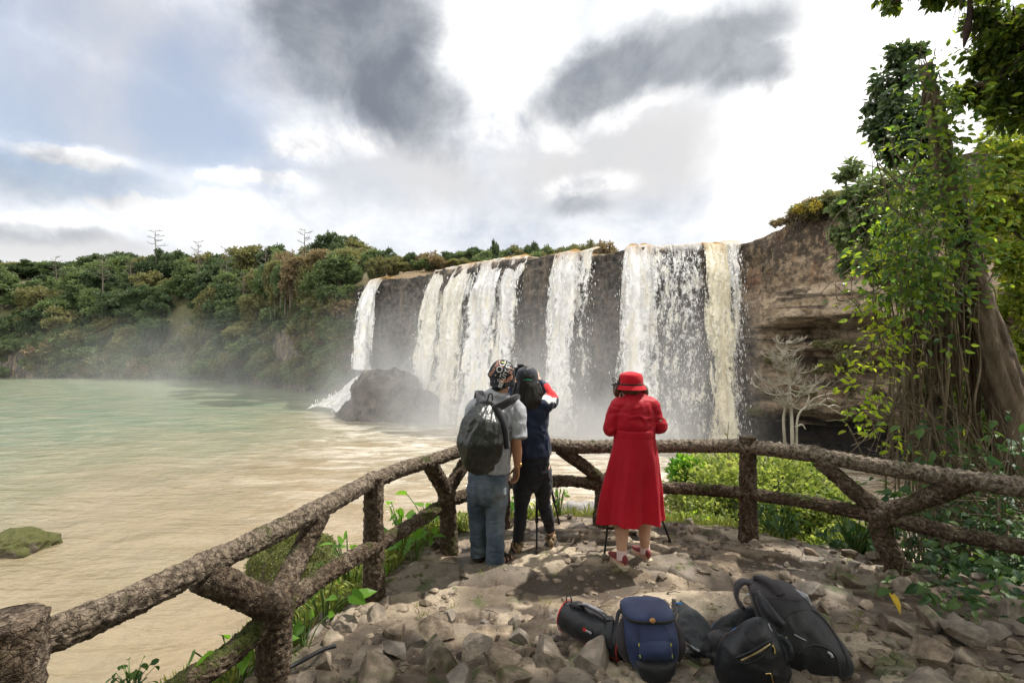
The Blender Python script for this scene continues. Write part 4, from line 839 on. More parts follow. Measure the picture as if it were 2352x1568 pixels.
def stone(x, y, s, label=None, group='loose stones on the lookout', name='stone', sink=.25, tilt=.3, cat='stone', sc=None, k=None, dz=0.):
    o = bpy.data.objects.new(name, stones[int(r.integers(12)) if k is None else k]); COL.objects.link(o)
    sx = (s*(.9+.3*r.random()), s*(.9+.3*r.random()), s*(.7+.35*r.random())) if sc is None else sc
    o.location = (x, y, gh(x, y)+sx[2]*(.45-sink)+dz); o.rotation_euler = (r.normal(0, tilt), r.normal(0, tilt), r.random()*6.28); o.scale = sx
    spots.append((x, y, s)); return tag(o, label, cat, group)
# the biggest stones along the bottom of the picture, each where it lies
BIG = [((1150, 1545), .13, 'boulder at the bottom edge, furthest left of the three in front of the tripod bag'), ((1255, 1530), .15, 'big boulder at the bottom edge, in the middle of the three before the tripod bag'), ((1362, 1525), .15, 'big boulder at the bottom edge just left of the blue backpack'),
       ((1010, 1530), .13, 'big stone near the bottom edge, right of the black hose'), ((840, 1535), .12, 'big stone at the bottom edge beside the end of the black hose'), ((1085, 1490), .12, 'angular stone some way left of the tripod bag, behind the bottom row'), ((1010, 1455), .14, 'large stone in the lower middle, halfway between the hose and the tripod bag'), ((770, 1470), .085, 'stone at the grassy edge nearest the hose and fence post'),
       ((795, 1430), .09, 'stone at the grassy edge, behind the one by the hose'), ((1560, 1560), .08, 'small brown stone between the blue backpack and the black leather bag'), ((1920, 1290), .09, 'stone at the back edge between the upright post and the leaning post'), ((1960, 1320), .12, 'rock at the back edge beside the leaning post'),
       ((2060, 1440), .14, 'large slab right of the big black camera backpack'), ((2230, 1465), .16, 'biggest slab in the lower right corner'), ((2130, 1415), .11, 'stone under the yellow fallen leaf'), ((2330, 1410), .12, 'rock at the right edge among low leaves'), ((1860, 1345), .13, 'large grey slab behind the big black camera backpack')]
for (u, v), s, lab in BIG:
    d = (CH-.1)*F/(v-784); x, y = (u-1176)/F*d, d; o = stone(x, y, s, lab, None); 
cnt = 0; tries = 0
while cnt < 215 and tries < 40000:
    tries += 1
    x = -1.4+5.6*r.random(); y = 2.15+3.1*r.random(); dd = float(edge_dist(np.array([x]), np.array([y]))[0])
    u, v = 1176+F*x/y, 784+F*(CH-.1)/y
    if u > 2480 or v > 1690 or dd > .1: continue
    near = max(0, min(1, (3.35-y)/.9)); side = max(0, 1-abs(dd+.1)/.3); rightk = max(0, min(1, (x-1.9)/.6))*(y < 4.1)
    if r.random() > .02+.8*near**1.4+.55*side+.5*rightk: continue
    if .2 < x < 2.2 and 3.0 < y < 3.7 and r.random() < .85: continue
    s = (.032+.085*r.random()**1.8)*(.75+.5*near)
    if any((x-a)**2+(y-b)**2 < (.72*(s+c))**2 for a, b, c in spots): continue
    if any((x-a)**2+(y-b)**2 < c*c for a, b, c in KEEP) and s > .045: continue
    lab = 'angular grey brown stone half sunk in the muddy lookout floor' if s < .06 else 'larger angular grey brown stone lying loose on the lookout floor'
    stone(x, y, s, lab, 'loose stones on the lookout' if s < .06 else 'larger loose stones on the lookout'); cnt += 1
# grit and chips too many to count
mb = MB(); base = [(np.array([q.co for q in stones[k].vertices]), None) for k in range(2)]
import bmesh
bm = bmesh.new(); bmesh.ops.create_icosphere(bm, subdivisions=1, radius=1); iv = np.array([q.co for q in bm.verts]); ifc = np.array([[w.index for w in q.verts] for q in bm.faces]); bm.free()
n = 1300; x = -1.4+5.4*r.random(n); y = 2.2+3.1*r.random(n)**1.2; ok = edge_dist(x, y) < .05; x, y = x[ok], y[ok]; n = len(x); z = ground_h(x, y)[0]
sc = .006+.028*r.random(n)**3; T = iv[None]*(1+.5*r.normal(0, .5, (n, len(iv), 1)))*sc[:, None, None]*np.stack([1+r.random(n), 1+r.random(n), .4+.4*r.random(n)], 1)[:, None]
mb.add((T+np.stack([x, y, z+.1*sc], 1)[:, None]).reshape(-1, 3), ((np.arange(n)*len(iv))[:, None, None]+ifc[None]).reshape(-1, 3), 0, False)
tag(mb.obj('gravel', M_stone), kind='stuff')
# dead twigs and leaf bits
mb = MB()
for k in range(260):
    x, y = -1.2+4.6*r.random(), 2.3+2.7*r.random()**.9
    if edge_dist(np.array([x]), np.array([y]))[0] > -.02: continue
    a = r.random()*6.28; l = .03+.1*r.random()**2; z0, z1 = gh(x, y)+.012, gh(x+l*math.cos(a), y+l*math.sin(a))+.012
    tube(mb, [(x, y, z0), (x+.5*l*math.cos(a)+.01, y+.5*l*math.sin(a), (z0+z1)/2+.008), (x+l*math.cos(a), y+l*math.sin(a), z1)], [.0035, .003, .0015], 4, 5, cap=False)
M_twig = stdmat('dead_twigs', [(.3, (.05, .033, .02)), (.7, (.15, .105, .065))], scale=20)
tag(mb.obj('leaf_litter', M_twig), kind='stuff')
# rocks out in the water and on the shore
M_mossrock = stdmat('moss_covered_rock', [(.3, (.035, .028, .02)), (.6, (.12, .095, .065)), (.8, (.2, .15, .09))], scale=2, rough=.8, bump=1., bscale=14, bdist=.08, moss=((.10, .105, .03), .56, .2, 2.2))
mb = MB(); c = at(40, 1262, 18.4); blobrock(mb, (c[0], c[1], -6.0), (1.1, .8, .62), 17, .4, 40); tag(mb.obj('mossy_rock', M_mossrock), 'low mossy rock alone in the open water on the left', 'rock')
c = at(672, 1272, 16.2); mb = MB(); blobrock(mb, (c[0], c[1], -6.0), (1.35, 1.1, 1.25), 19, .22, 30)
o = tag(mb.obj('mossy_rock', M_mossrock), 'tall rock thick with moss in the water below the left fence', 'rock')
mv = mb.verts(); mv = mv[mv[:, 2] > -5.75]; ix = r.integers(0, len(mv), 9000); mb = MB(); leaves(mb, mv[ix]+r.normal(0, .05, (9000, 3)), r.normal(0, 1, (9000, 3))+(0, 0, .5), .05+.06*r.random(9000), SMALL, r, .8)
L_mossy = leafmat('mossy_cover', (.035, .05, .012), (.085, .105, .025), (.14, .15, .04), trans=.35, rough=.7); mb.obj('moss', L_mossy, o)
c = at(1345, 1180, 11.8)
mb = MB(); blobrock(mb, (c[0], c[1], c[2]-.5), (.62, .5, .75), 23, .3, 24); tag(mb.obj('shore_rock', stdmat('pale_grey_rock', [(.3, (.09, .085, .08)), (.7, (.3, .285, .27))], scale=3, bump=.8, bscale=12, bdist=.05)), 'grey rock on the shore below the fence, left of the woman in red', 'rock')
# black hose, blue wrapper, yellow leaf
M_hose = stdmat('black_rubber', [(.3, (.012, .012, .013)), (.7, (.03, .03, .032))], scale=8, rough=.5)
pts = [at(u, v, (CH-.13)*F/(v-784)*.995) for u, v in [(662, 1556), (705, 1532), (742, 1512), (772, 1503)]]
mb = MB(); tube(mb, [p+np.array((0, 0, .05)) for p in pts], .011, 10, 30); tag(mb.obj('hose', M_hose), 'black rubber hose among stones at the foot of the left fence', 'hose')
def crumple(name, c, size, mat, label, cat, seed):
    a = np.linspace(-1, 1, 9); g1, g2 = np.meshgrid(a, a*.6, indexing='ij'); q = np.stack([g1, g2, 0*g1], -1); zz = .32*fbm(q*2+seed, 2, seed)
    mb = MB(); grid(mb, np.stack([c[0]+g1*size, c[1]+g2*size, c[2]+zz*size+.35*size], -1)); o = mb.obj(name, mat)
    s_ = o.modifiers.new('t', 'SOLIDIFY'); s_.thickness = .0015; return tag(o, label, cat)
x, y = (1725-1176)/F*3.42, 3.42; crumple('wrapper', (x, y, gh(x, y)+.01), .028, stdmat('blue_plastic', [(.4, (.08, .3, .6)), (.6, (.6, .75, .85))], scale=30, rough=.3), 'small crumpled blue plastic wrapper on the pale slab', 'litter', 3)
mb = MB(); p = at(2060, 1383, 3.25); leaves(mb, np.array([p+np.array((-.03, 0, .05))]), np.array([(.25, -.4, -1.)]), np.array([.115]), HEART, np.random.default_rng(4), .1)
o = mb.obj('fallen_leaf', leafmat('yellow_leaf', (.55, .36, .02), (.62, .42, .03), (.6, .38, .02), trans=.3)); tag(o, 'single bright yellow fallen leaf caught on the stones at the right', 'leaf')
# ================================================================== near plants
L_lime = leafmat('sunlit_creeper_leaves', (.06, .095, .024), (.19, .245, .065), (.37, .40, .14), trans=.5, rough=.5, spec=.3)
L_vine = leafmat('vine_leaves', (.022, .062, .024), (.065, .13, .034), (.22, .29, .04), trans=.5, rough=.38, spec=.5, glow=2.1)
L_gloss = leafmat('glossy_undergrowth_leaves', (.018, .052, .022), (.04, .095, .035), (.10, .17, .04), trans=.4, rough=.5, spec=.35)
L_yg = leafmat('yellow_green_leaves', (.09, .17, .018), (.20, .30, .028), (.36, .40, .04), trans=.6, rough=.4, glow=1.9)
L_over = leafmat('overhanging_leaves', (.03, .058, .014), (.07, .115, .022), (.18, .21, .03), trans=.5, rough=.5)
L_taro = leafmat('broad_green_leaves', (.06, .17, .02), (.10, .25, .03), (.2, .33, .04), trans=.5, rough=.4)
L_grass = leafmat('grass_blades', (.055, .095, .016), (.13, .17, .03), (.28, .26, .09), trans=.4, rough=.5)
M_vine = stdmat('vine_stems', [(.3, (.075, .055, .035)), (.6, (.18, .14, .095)), (.8, (.30, .25, .18))], scale=5, bump=.5, bscale=40)
M_deadtrunk = stdmat('dead_trunk', [(.32, (.025, .017, .012)), (.45, (.09, .062, .042)), (.6, (.2, .15, .11)), (.77, (.33, .275, .23))], scale=3.2, stretch=(1, 1, .35), rough=.85, bump=1., bscale=16, bdist=.06, speck=((.02, .013, .009), .60, 4.5, .95))
r = np.random.default_rng(9)
def scatter_ground(n, xr, yr, cond, seed):
    r = np.random.default_rng(seed); x = xr[0]+(xr[1]-xr[0])*r.random(n*6); y = yr[0]+(yr[1]-yr[0])*r.random(n*6); z, d = ground_h(x, y); ok = cond(x, y, z, d); x, y, z = x[ok][:n], y[ok][:n], z[ok][:n]
    return np.stack([x, y, z], 1)
# grass on the banks
p = scatter_ground(24000, (-3.6, .9), (1.6, 6.6), lambda x, y, z, d: (d > .02) & (d < 1.9) & (r.random(len(x)) < .25+.75*(fbm(np.stack([x, y, z], 1)*1.3, 2, 3) > -.15)), 2)
mb = MB(); leaves(mb, p, np.array((0, 0, 1.))+r.normal(0, .45, (len(p), 3)), .06+.15*r.random(len(p)), BLADE, r, .1)
p = scatter_ground(6000, (.2, 5.), (4.6, 7.5), lambda x, y, z, d: (d > .0) & (d < 1.2), 3); leaves(mb, p, np.array((0, 0, 1.))+r.normal(0, .45, (len(p), 3)), .04+.10*r.random(len(p)), BLADE, r, .1)
# small tufts inside the fence
for k in range(26):
    x, y = -1.0+4.6*r.random(), 2.5+2.2*r.random()
    if edge_dist(np.array([x]), np.array([y]))[0] > -.03: continue
    q = np.stack([x+r.normal(0, .025, 26), y+r.normal(0, .025, 26), np.full(26, gh(x, y))], 1); leaves(mb, q, np.array((0, 0, 1.))+r.normal(0, .5, (26, 3)), .02+.035*r.random(26), BLADE, r, .1)
tag(mb.obj('grass', L_grass), kind='stuff')
p = scatter_ground(9500, (-3.4, .5), (1.4, 6.4), lambda x, y, z, d: (d > .03) & (d < 1.7), 8); mb = MB(); leaves(mb, p+np.stack([0*p[:, 0], 0*p[:, 0], .14*r.random(len(p))], 1), r.normal(0, 1, (len(p), 3))+(0, 0, .35), .03+.06*r.random(len(p)), LEAF, r, .8)
tag(mb.obj('ground_cover_leaves', L_lime), kind='stuff')
def leafy_plant(name, loc, label, n, h, size, tmpl, mat, spread=.5, seed=0, group=None, cat='plant'):
    r = np.random.default_rng(seed); root = empty(name, loc, label, cat, group); L = np.array(loc, float); st = MB(); lf = MB(); pos = []; al = []
    for k in range(n):
        a = r.random()*6.28; o = np.array((math.cos(a), math.sin(a), 0))*spread*h*(.2+.8*r.random()); tip = L+o+np.array((0, 0, h*(.45+.55*r.random()))); tube(st, [L+o*.05-(0, 0, .05), L+o*.45+(0, 0, (tip[2]-L[2])*.6), tip], [.006*h/.4, .004*h/.4], 5, 7, cap=False); pos.append(tip); al.append(o/h+np.array((0, 0, -.25)))
    pos, al, sz = np.array(pos), np.array(al)+1e-3, size*(.6+.6*r.random(n))
    if n <= 16:
        for k in range(n): lf = MB(); leaves(lf, pos[k:k+1], al[k:k+1], sz[k:k+1], tmpl, r, 1.); lf.obj('leaf', mat, root)
    else: leaves(lf, pos, al, sz, tmpl, r, 1.); lf.obj('foliage', mat, root)
    st.obj('stem', M_greenstem, root); return root
M_greenstem = stdmat('green_stems', [(.3, (.05, .1, .02)), (.7, (.12, .19, .05))], scale=6)
def bank_pt(u, v, d):
    p = at(u, v, d); return (p[0], p[1], gh(p[0], p[1]))
GP = 'broad leaved plants along the left bank'
for k, (u, v, d, n, h, s) in enumerate([(800, 1310, 3.75, 7, .5, .2), (745, 1380, 3.1, 6, .42, .17), (925, 1240, 4.2, 10, .42, .19), (985, 1215, 4.6, 9, .42, .2), (955, 1270, 4.0, 9, .3, .15), (700, 1440, 2.75, 7, .3, .14), (1010, 1190, 5.0, 8, .36, .18), (540, 1510, 2.35, 6, .34, .16), (870, 1330, 3.6, 6, .26, .14)]):
    leafy_plant('broad_leaved_plant', bank_pt(u, v, d), 'broad leaved green plant growing on the bank outside the left fence', int(n*1.5), h, s*.62, HEART, L_taro, .6, 40+k, GP)
leafy_plant('leafy_plant', tuple(at(300, 1600, 2.05)+np.array((0, 0, -.02))), 'small dark green plant poking up at the bottom left, beyond the fence', 40, .14, .045, LEAF, L_gloss, .7, 61)
leafy_plant('leafy_plant', bank_pt(1285, 1190, 5.2), 'slender green plant beside the tripod leg behind the woman in navy', 16, .34, .075, LEAF, L_taro, .35, 62)
leafy_plant('leafy_plant', bank_pt(1165, 1190, 5.3), 'bright green plants seen between the man and the woman in navy', 26, .4, .11, HEART, L_taro, .5, 63)
leafy_plant('leafy_plant', bank_pt(1600, 1210, 5.15), 'little yellow green weed just right of the red dress hem', 22, .16, .05, LEAF, L_yg, .8, 64)
leafy_plant('leafy_plant', bank_pt(1790, 1240, 5.0), 'pale leaved plant between the mossy post and the bright bush', 44, .5, .11, LEAF, L_gloss, .55, 65)
leafy_plant('leafy_plant', bank_pt(1960, 1290, 4.55), 'pale green leafy plant beside the leaning mossy post', 60, .6, .13, LEAF, L_gloss, .5, 66)
# creeper-covered mound behind the fence
def mound(c, rad, n, size, seed, name, label, mat, inner, tmpl=SMALL, amp=.22, cat='bush'):
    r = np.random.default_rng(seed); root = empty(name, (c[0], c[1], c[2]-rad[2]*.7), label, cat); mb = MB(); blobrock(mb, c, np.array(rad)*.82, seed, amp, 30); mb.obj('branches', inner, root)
    dv = unit(r.normal(0, 1, (n, 3))); dv[:, 2] = np.where(dv[:, 2] < -.45, -dv[:, 2], dv[:, 2])
    k = 1+amp*fbm(dv*1.6+seed*5, 5, seed)+.34*fbm(dv*4.5, 4, seed+1); k = k*(.8+.26*r.random(n)**1.5); ds = np.sign(dv)*np.abs(dv)**.85
    p = np.array(c)+ds*k[:, None]*np.array(rad); mb = MB(); leaves(mb, p, dv+r.normal(0, .5, (n, 3)), size*(.5+.9*r.random(n)), tmpl, r, .9); mb.obj('foliage', mat, root); return root
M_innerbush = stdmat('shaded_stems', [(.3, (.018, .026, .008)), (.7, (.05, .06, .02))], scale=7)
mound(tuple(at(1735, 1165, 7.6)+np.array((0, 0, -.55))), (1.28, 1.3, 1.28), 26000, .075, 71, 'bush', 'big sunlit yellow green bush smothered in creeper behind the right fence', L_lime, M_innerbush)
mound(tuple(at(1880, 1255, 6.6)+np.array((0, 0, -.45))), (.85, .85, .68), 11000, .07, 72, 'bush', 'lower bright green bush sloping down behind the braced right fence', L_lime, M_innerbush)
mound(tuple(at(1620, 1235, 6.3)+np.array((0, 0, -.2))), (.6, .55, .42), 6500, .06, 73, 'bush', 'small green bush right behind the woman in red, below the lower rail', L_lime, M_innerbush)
mound(tuple(at(1690, 1065, 8.3)+np.array((0, 0, -.25))), (.34, .3, .34), 1500, .11, 74, 'bush', 'small dark leaved bush on top of the sunlit bush, left of the mossy post', L_gloss, M_innerbush, LEAF)
mound(tuple(at(1585, 1085, 8.)+np.array((0, 0, -.15))), (.26, .26, .34), 1000, .12, 75, 'bush', 'broad leaved bush at the left end of the sunlit bush', L_taro, M_innerbush, LEAF)
mound(tuple(at(1840, 1062, 8.6)+np.array((0, 0, -.3))), (.3, .3, .3), 1200, .1, 76, 'bush', 'small dark bush peeping over the rail right of the mossy post', L_gloss, M_innerbush, LEAF)
# bare whitish tree and a sapling in front of the dry cliff
def fan_tree(base, ztop, label, seed, tr, spread, mat, n, name='bare_tree'):
    r = np.random.default_rng(seed); b = np.array(base, float); root = empty(name, b, label, 'tree'); H = ztop-b[2]; mb = MB()
    tube(mb, [b-(0, 0, .5), b+(-.03, 0, H*.3), b+(-.06, .05, H*.6), b+(-.16*tr/.05, 0, H)], [tr, tr*.85, tr*.6, tr*.2], 8, 24)
    if n > 10: tube(mb, [b+(-.1, .1, -.5), b+(-.18, .1, H*.2), b+(-.22, .1, H*.42), b+(-.1, .05, H*.56)], [tr*.9, tr*.8, tr*.65, tr*.5], 8, 20)
    mb.obj('trunk', mat, root); mb = MB()
    for k in range(n):
        f = (.52, .62, .68, .78, .83, .88, .93, .98)[k % 8]+r.normal(0, .012) if n > 10 else .3+.6*k/n; s = b+np.array((-.06*f-.1*f*f*tr/.05, .02, H*f)); a = r.random()*6.28; ln = spread*(1.2-.62*max(0, f-.5)*2)*(.45+.65*r.random()); d = np.array((math.cos(a), math.sin(a)*.8, 0))
        P_ = [s]
        for q in range(1, 6): P_.append(P_[-1]+d*ln*.2+np.array((r.normal(0, .03), r.normal(0, .03), (-.05, -.02, .03, .10, .17)[q-1]))*ln+r.normal(0, .012, 3)*ln)
        tube(mb, P_, [tr*.34, tr*.24, tr*.09], 5, 20, cap=False); cp = crom(P_, 40)
        for q in range(9):
            g = .2+.75*r.random(); s2 = cp[int(g*39)]; l2 = ln*(.16+.3*r.random()*(1.1-g)); a2 = a+r.normal(0, .9); d2 = np.array((math.cos(a2), math.sin(a2), .25+.5*r.random())); e2 = s2+d2*l2+np.array((0, 0, .25*l2))
            tube(mb, [s2, s2+d2*l2*.5-np.array((0, 0, .08*l2)), e2], [tr*.2, tr*.15, tr*.07], 4, 7, cap=False)
            for w in (0, 1, 2): e3 = s2+(e2-s2)*(.35+.2*w); tube(mb, [e3, e3+(d2*.5+r.normal(0, .4, 3)+np.array((0, 0, .55)))*l2*.42], [tr*.12, tr*.05], 3, 3, cap=False)
    mb.obj('branches', mat, root); return root
b = at(1822, 1040, 14.); fan_tree((b[0], b[1], b[2]-.6), CH+(784-782)/F*14, 'leafless whitish tree with flat fans of twigs in front of the dry cliff', 5, .06, 1.0, M_bone, 40)
b = at(1812, 1030, 13.6); root = empty('bare_branch', (b[0], b[1], b[2]), 'low bare whitish branch reaching right from behind the rail', 'branch'); mb = MB()
for pl in ([(1830, 1020), (1832, 960), (1850, 935), (1890, 928), (1930, 950), (1955, 955)], [(1845, 940), (1870, 915), (1900, 905), (1925, 900)], [(1880, 930), (1900, 915), (1920, 922)], [(1850, 937), (1858, 910), (1850, 895)], [(1826, 980), (1842, 975), (1850, 985)], [(1900, 935), (1915, 930), (1930, 935)]):
    tube(mb, [at(u, v, 13.6) for u, v in pl], [.032, .024, .012], 5, 20, cap=False)
mb.obj('branches', M_bone, root)
b = at(1683, 1012, 7.4); fan_tree((b[0], b[1], b[2]-.8), CH+(784-968)/F*7.4, 'tiny bare yellowish sapling showing above the rail left of the mossy post', 8, .02, .2, stdmat('yellow_twigs', [(.3, (.16, .13, .05)), (.7, (.3, .26, .12))], scale=8), 6, 'sapling')
# leaning dead tree hung with creeper
tree = empty('leaning_tree', tuple(at(2440, 1240, 5.4)), 'leaning dead tree with peeling bark, overgrown with creeper and hanging vines', 'tree')
tp = [at(2128, 150, 6.3), at(2160, 330, 6.25), at(2200, 520, 6.15), at(2240, 680, 6.0), at(2285, 830, 5.8), at(2340, 980, 5.6), at(2430, 1230, 5.4), at(2480, 1420, 5.3)]; tr_ = [.07, .10, .135, .165, .185, .2, .22, .26]
mb = MB(); tube(mb, tp, tr_, 48, 320, disp=lambda s, th, rr: .035*fbm(np.stack([np.cos(th)*1.2, np.sin(th)*1.2, s*1.6], -1), 4, 5)+.03*np.minimum(0, fbm(np.stack([np.cos(th)*3, np.sin(th)*3, s*1.4], -1), 4, 8)-.05)*3+.008*ridged(np.stack([np.cos(th)*6, np.sin(th)*6, s*3], -1), 3, 9)); mb.obj('trunk', M_deadtrunk, tree)
mb = MB(); tube(mb, [at(2150, 640, 6.1), at(2160, 850, 6.1), at(2165, 1050, 6.0), at(2170, 1300, 5.9)], [.12, .1, .11, .15], 20, 60, disp=lambda s, th, rr: .03*fbm(np.stack([np.cos(th)*1.5, np.sin(th)*1.5, s*4], -1), 4, 15)); mb.obj('trunk', M_bark, tree)
mb = MB(); nv = 0
for k in range(105):
    u0, v0 = r.choice([2080, 2120, 2160, 2200, 2235])+r.normal(0, 26), 560+190*r.random(); d0 = 6.05-.35*r.random()+.2*r.random(); L = 330+330*r.random(); u1 = u0+r.normal(10, 30)
    pts = [at(u0+(u1-u0)*f+r.normal(0, 9), v0+L*f, d0+r.normal(0, .05)) for f in (0, .2, .4, .6, .8, 1)]; tube(mb, pts, [.007, .009+.008*r.random(), .006], 5, 34, cap=False)
for k in range(110):        # tangled runners
    u0, v0 = 2100+r.normal(0, 70), 380+650*r.random(); d0 = 5.9+r.normal(0, .15); a = r.normal(0, 1.2)
    pts = [at(u0+90*f*math.cos(a)+r.normal(0, 22), v0+90*f*math.sin(a)+r.normal(0, 22), d0+r.normal(0, .07)) for f in np.linspace(-1, 1, 5)]; tube(mb, pts, [.004, .007, .003], 4, 22, cap=False)
for k in range(45):         # dark stems wound round the bare top
    s = r.random()*.5; c = crom(np.array(tp), 100)[int(s*99)]; rad = np.interp(s, np.linspace(0, 1, 8), tr_)*1.06; a0 = r.random()*6.28
    pts = [c+np.array((math.cos(a0+f*2.)*rad, math.sin(a0+f*2.)*rad, f*.5-.25)) for f in np.linspace(0, 1, 6)]; tube(mb, pts, .008, 4, 18, cap=False)
o = mb.obj('vine_stems', M_vine, tree); o['kind'] = 'stuff'
def cloud(rows, r, tang=.5):
    """leaf spots: rows of (u, v, distance, spread across, spread in depth, count)"""
    P_, A_ = [], []
    for u, v, d, su, sd, n in rows:
        q = np.stack([r.normal(0, su/F*d, n), r.normal(0, sd, n), r.normal(0, su*1.0/F*d, n)], 1); P_.append(at(u, v, d)+q); A_.append(q*np.array((1, .6, 0))/max(.05, su/F*d)+np.array((-.25, -.45, -.45))+r.normal(0, tang, (n, 3)))
    return np.vstack(P_), np.vstack(A_)
mb = MB()
rows = [(2140, 165, 6.15, 16, .12, 40), (2150, 205, 6.15, 18, .12, 34), (2160, 300, 6.1, 18, .1, 30), (2140, 150, 6.2, 26, .12, 26), (2190, 130, 6.2, 26, .12, 16), (2100, 250, 6.2, 30, .15, 60), (2200, 260, 6.15, 34, .2, 70), (2090, 340, 6.15, 34, .2, 90), (2170, 380, 5.95, 34, .12, 90), (2165, 260, 6., 24, .1, 70), (2185, 450, 5.9, 32, .12, 90), (2205, 540, 5.8, 30, .12, 90), (2140, 600, 5.7, 46, .2, 120), (2100, 650, 5.65, 40, .2, 100), (2180, 680, 5.65, 36, .15, 60), (2100, 740, 5.6, 40, .2, 50), (2190, 800, 5.6, 30, .1, 18), (2210, 380, 6.1, 36, .2, 110), (2120, 420, 6., 40, .25, 130), (2060, 470, 6., 30, .25, 80), (2200, 480, 5.9, 36, .25, 90), (2110, 520, 5.9, 42, .3, 150), (2050, 560, 5.9, 32, .25, 130), (2165, 590, 5.85, 42, .3, 120), (2080, 620, 5.8, 40, .3, 180), (2250, 560, 5.9, 34, .2, 40), (2110, 670, 5.75, 36, .25, 80), (2055, 690, 5.8, 30, .25, 90), (2280, 420, 6., 40, .3, 40)]
P_, A_ = cloud(rows, r); leaves(mb, P_, A_, .055+.075*r.random(len(P_)), LEAF, r, .9, 0)
rows = [(2035, 770, 5.8, 24, .2, 60), (2015, 830, 5.7, 26, .2, 50), (2050, 740, 5.8, 28, .2, 50), (1985, 925, 5.6, 22, .15, 60), (1995, 975, 5.6, 20, .15, 30), (1935, 850, 5.7, 16, .1, 20), (2005, 600, 5.9, 26, .2, 50), (2040, 1010, 5.5, 18, .15, 12), (2000, 700, 5.8, 18, .15, 34), (2070, 830, 5.8, 30, .2, 16), (2050, 540, 5.9, 26, .2, 40), (2080, 440, 6., 22, .2, 24), (2105, 330, 6., 16, .15, 16), (2150, 980, 5.7, 70, .2, 20)]
P_, A_ = cloud(rows, r); leaves(mb, P_, A_, .05+.065*r.random(len(P_)), LEAF, r, .9, 1)
o = mb.obj('creeper_leaves', [L_vine, L_yg], tree); o['kind'] = 'stuff'
# pale dry branches sprawling over the right fence corner
root = empty('dry_bush', bank_pt(2300, 1300, 4.7), 'sprawl of thin dry branches behind the right end of the fence', 'bush'); mb = MB()
for k in range(95):
    u0, v0 = 2330+r.normal(0, 60), 1190+r.normal(0, 50); u1, v1 = 2060+300*r.random(), 880+330*r.random(); d0 = 4.9+r.normal(0, .25); mid = ((u0+u1)/2+r.normal(0, 30), (v0+v1)/2+50*r.random())
    tube(mb, [at(u0, v0, d0), at(*mid, d0+.05), at(u1, v1, d0+r.normal(0, .15))], [.009, .006, .0025], 5, 16, cap=False)
mb.obj('branches', M_vine, root); mb = MB(); P_, A_ = cloud([(2150, 1040, 4.9, 50, .2, 40), (2300, 1060, 4.8, 45, .2, 60), (2230, 1110, 4.8, 60, .2, 60), (2340, 1000, 4.8, 30, .2, 40), (2100, 1130, 4.8, 30, .15, 24), (2060, 1170, 4.6, 22, .1, 12)], r); leaves(mb, P_, A_, .07+.08*r.random(len(P_)), LEAF, r, 1.); mb.obj('foliage', L_gloss, root)
# undergrowth below the right fence
rows = [(2130+55*i+r.normal(0, 12), 1215+45*j+r.normal(0, 14), 4.55-.28*j+r.normal(0, .08), 34, .16, 44) for i in range(6) for j in range(-1, 5) if 1215+45*j < 1400-abs(i-5)*0]
rows += [(1985, 1260, 4.7, 26, .15, 50), (1960, 1310, 4.45, 22, .12, 40), (2110, 1280, 4.4, 30, .15, 60), (2200, 1330, 4.0, 30, .12, 70), (2300, 1340, 3.8, 30, .12, 70), (2100, 1340, 4., 22, .1, 40), (2340, 1250, 4.2, 40, .2, 90)]
P_, A_ = cloud(rows, r); mb = MB(); leaves(mb, P_, A_*np.array((1, 1, .4))+np.array((-.3, -.5, .1)), .05+.085*r.random(len(P_)), LEAF, r, 1.1); 
for k in range(150):
    u0, v0 = 1990+380*r.random(), 1290+90*r.random(); d0 = 4.5+r.normal(0, .25); tube(mb, [at(u0, v0+30, d0), at(u0+r.normal(0, 14), v0-60, d0), at(u0+r.normal(0, 30), v0-130*r.random()-50, d0)], [.006, .005, .002], 4, 10, m=1, cap=False)
tag(mb.obj('undergrowth', [L_gloss, M_vine]), kind='stuff')
# trees on the right bank
def canopy_tree(name, label, trunk, blobs, mat, lsize, seed, tmpl=SMALL, tmat=M_bark, tr=.14, limbs=True):
    """trunk: world points; blobs: (world centre, radius, leaf count)"""
    r = np.random.default_rng(seed); root = empty(name, trunk[0], label, 'tree'); mb = MB(); tube(mb, trunk, [tr, tr*.75, tr*.4], 12, 50, disp=lambda s, th, rr: .1*tr*fbm(np.stack([np.cos(th)*2, np.sin(th)*2, s*5], -1), 3, seed))
    path = crom(np.array(trunk, float), 40)
    for c, rad, n in blobs:
        c = np.array(c, float); j = path[np.clip(np.argmin(np.linalg.norm(path-c, axis=1))-6, 4, 39)]
        tube(mb, [j, (j+c)/2+np.array((0, 0, .12*np.linalg.norm(c-j))), c], [tr*.4, tr*.25, tr*.06], 6, 14, cap=False)
        for q in range(5): e = c+unit(r.normal(0, 1, 3))*rad*.8; tube(mb, [c+(j-c)*.25*r.random(), (c+e)/2+r.normal(0, .05*rad, 3), e], [tr*.1, tr*.03], 4, 7, cap=False)
    mb.obj('trunk', tmat, root); P_, D_ = [], []
    for c, rad, n in blobs:
        sub = max(3, int(n/70)); cc = np.array(c)+unit(r.normal(0, 1, (sub, 3)))*(rad*(.3+.7*r.random((sub, 1))))*np.array((1, 1, .8)); ix = r.integers(0, sub, n); dv = unit(r.normal(0, 1, (n, 3)))*(r.random((n, 1))**.5); P_.append(cc[ix]+dv*rad*.36); D_.append(dv+np.array((0, 0, -.35)))
    mb = MB(); P_ = np.vstack(P_); leaves(mb, P_, np.vstack(D_), lsize*(.6+.8*r.random(len(P_))), tmpl, r, .9); mb.obj('crown', mat, root); return root
B = lambda u, v, d, rad, n: (at(u, v, d), rad*d/F, n)
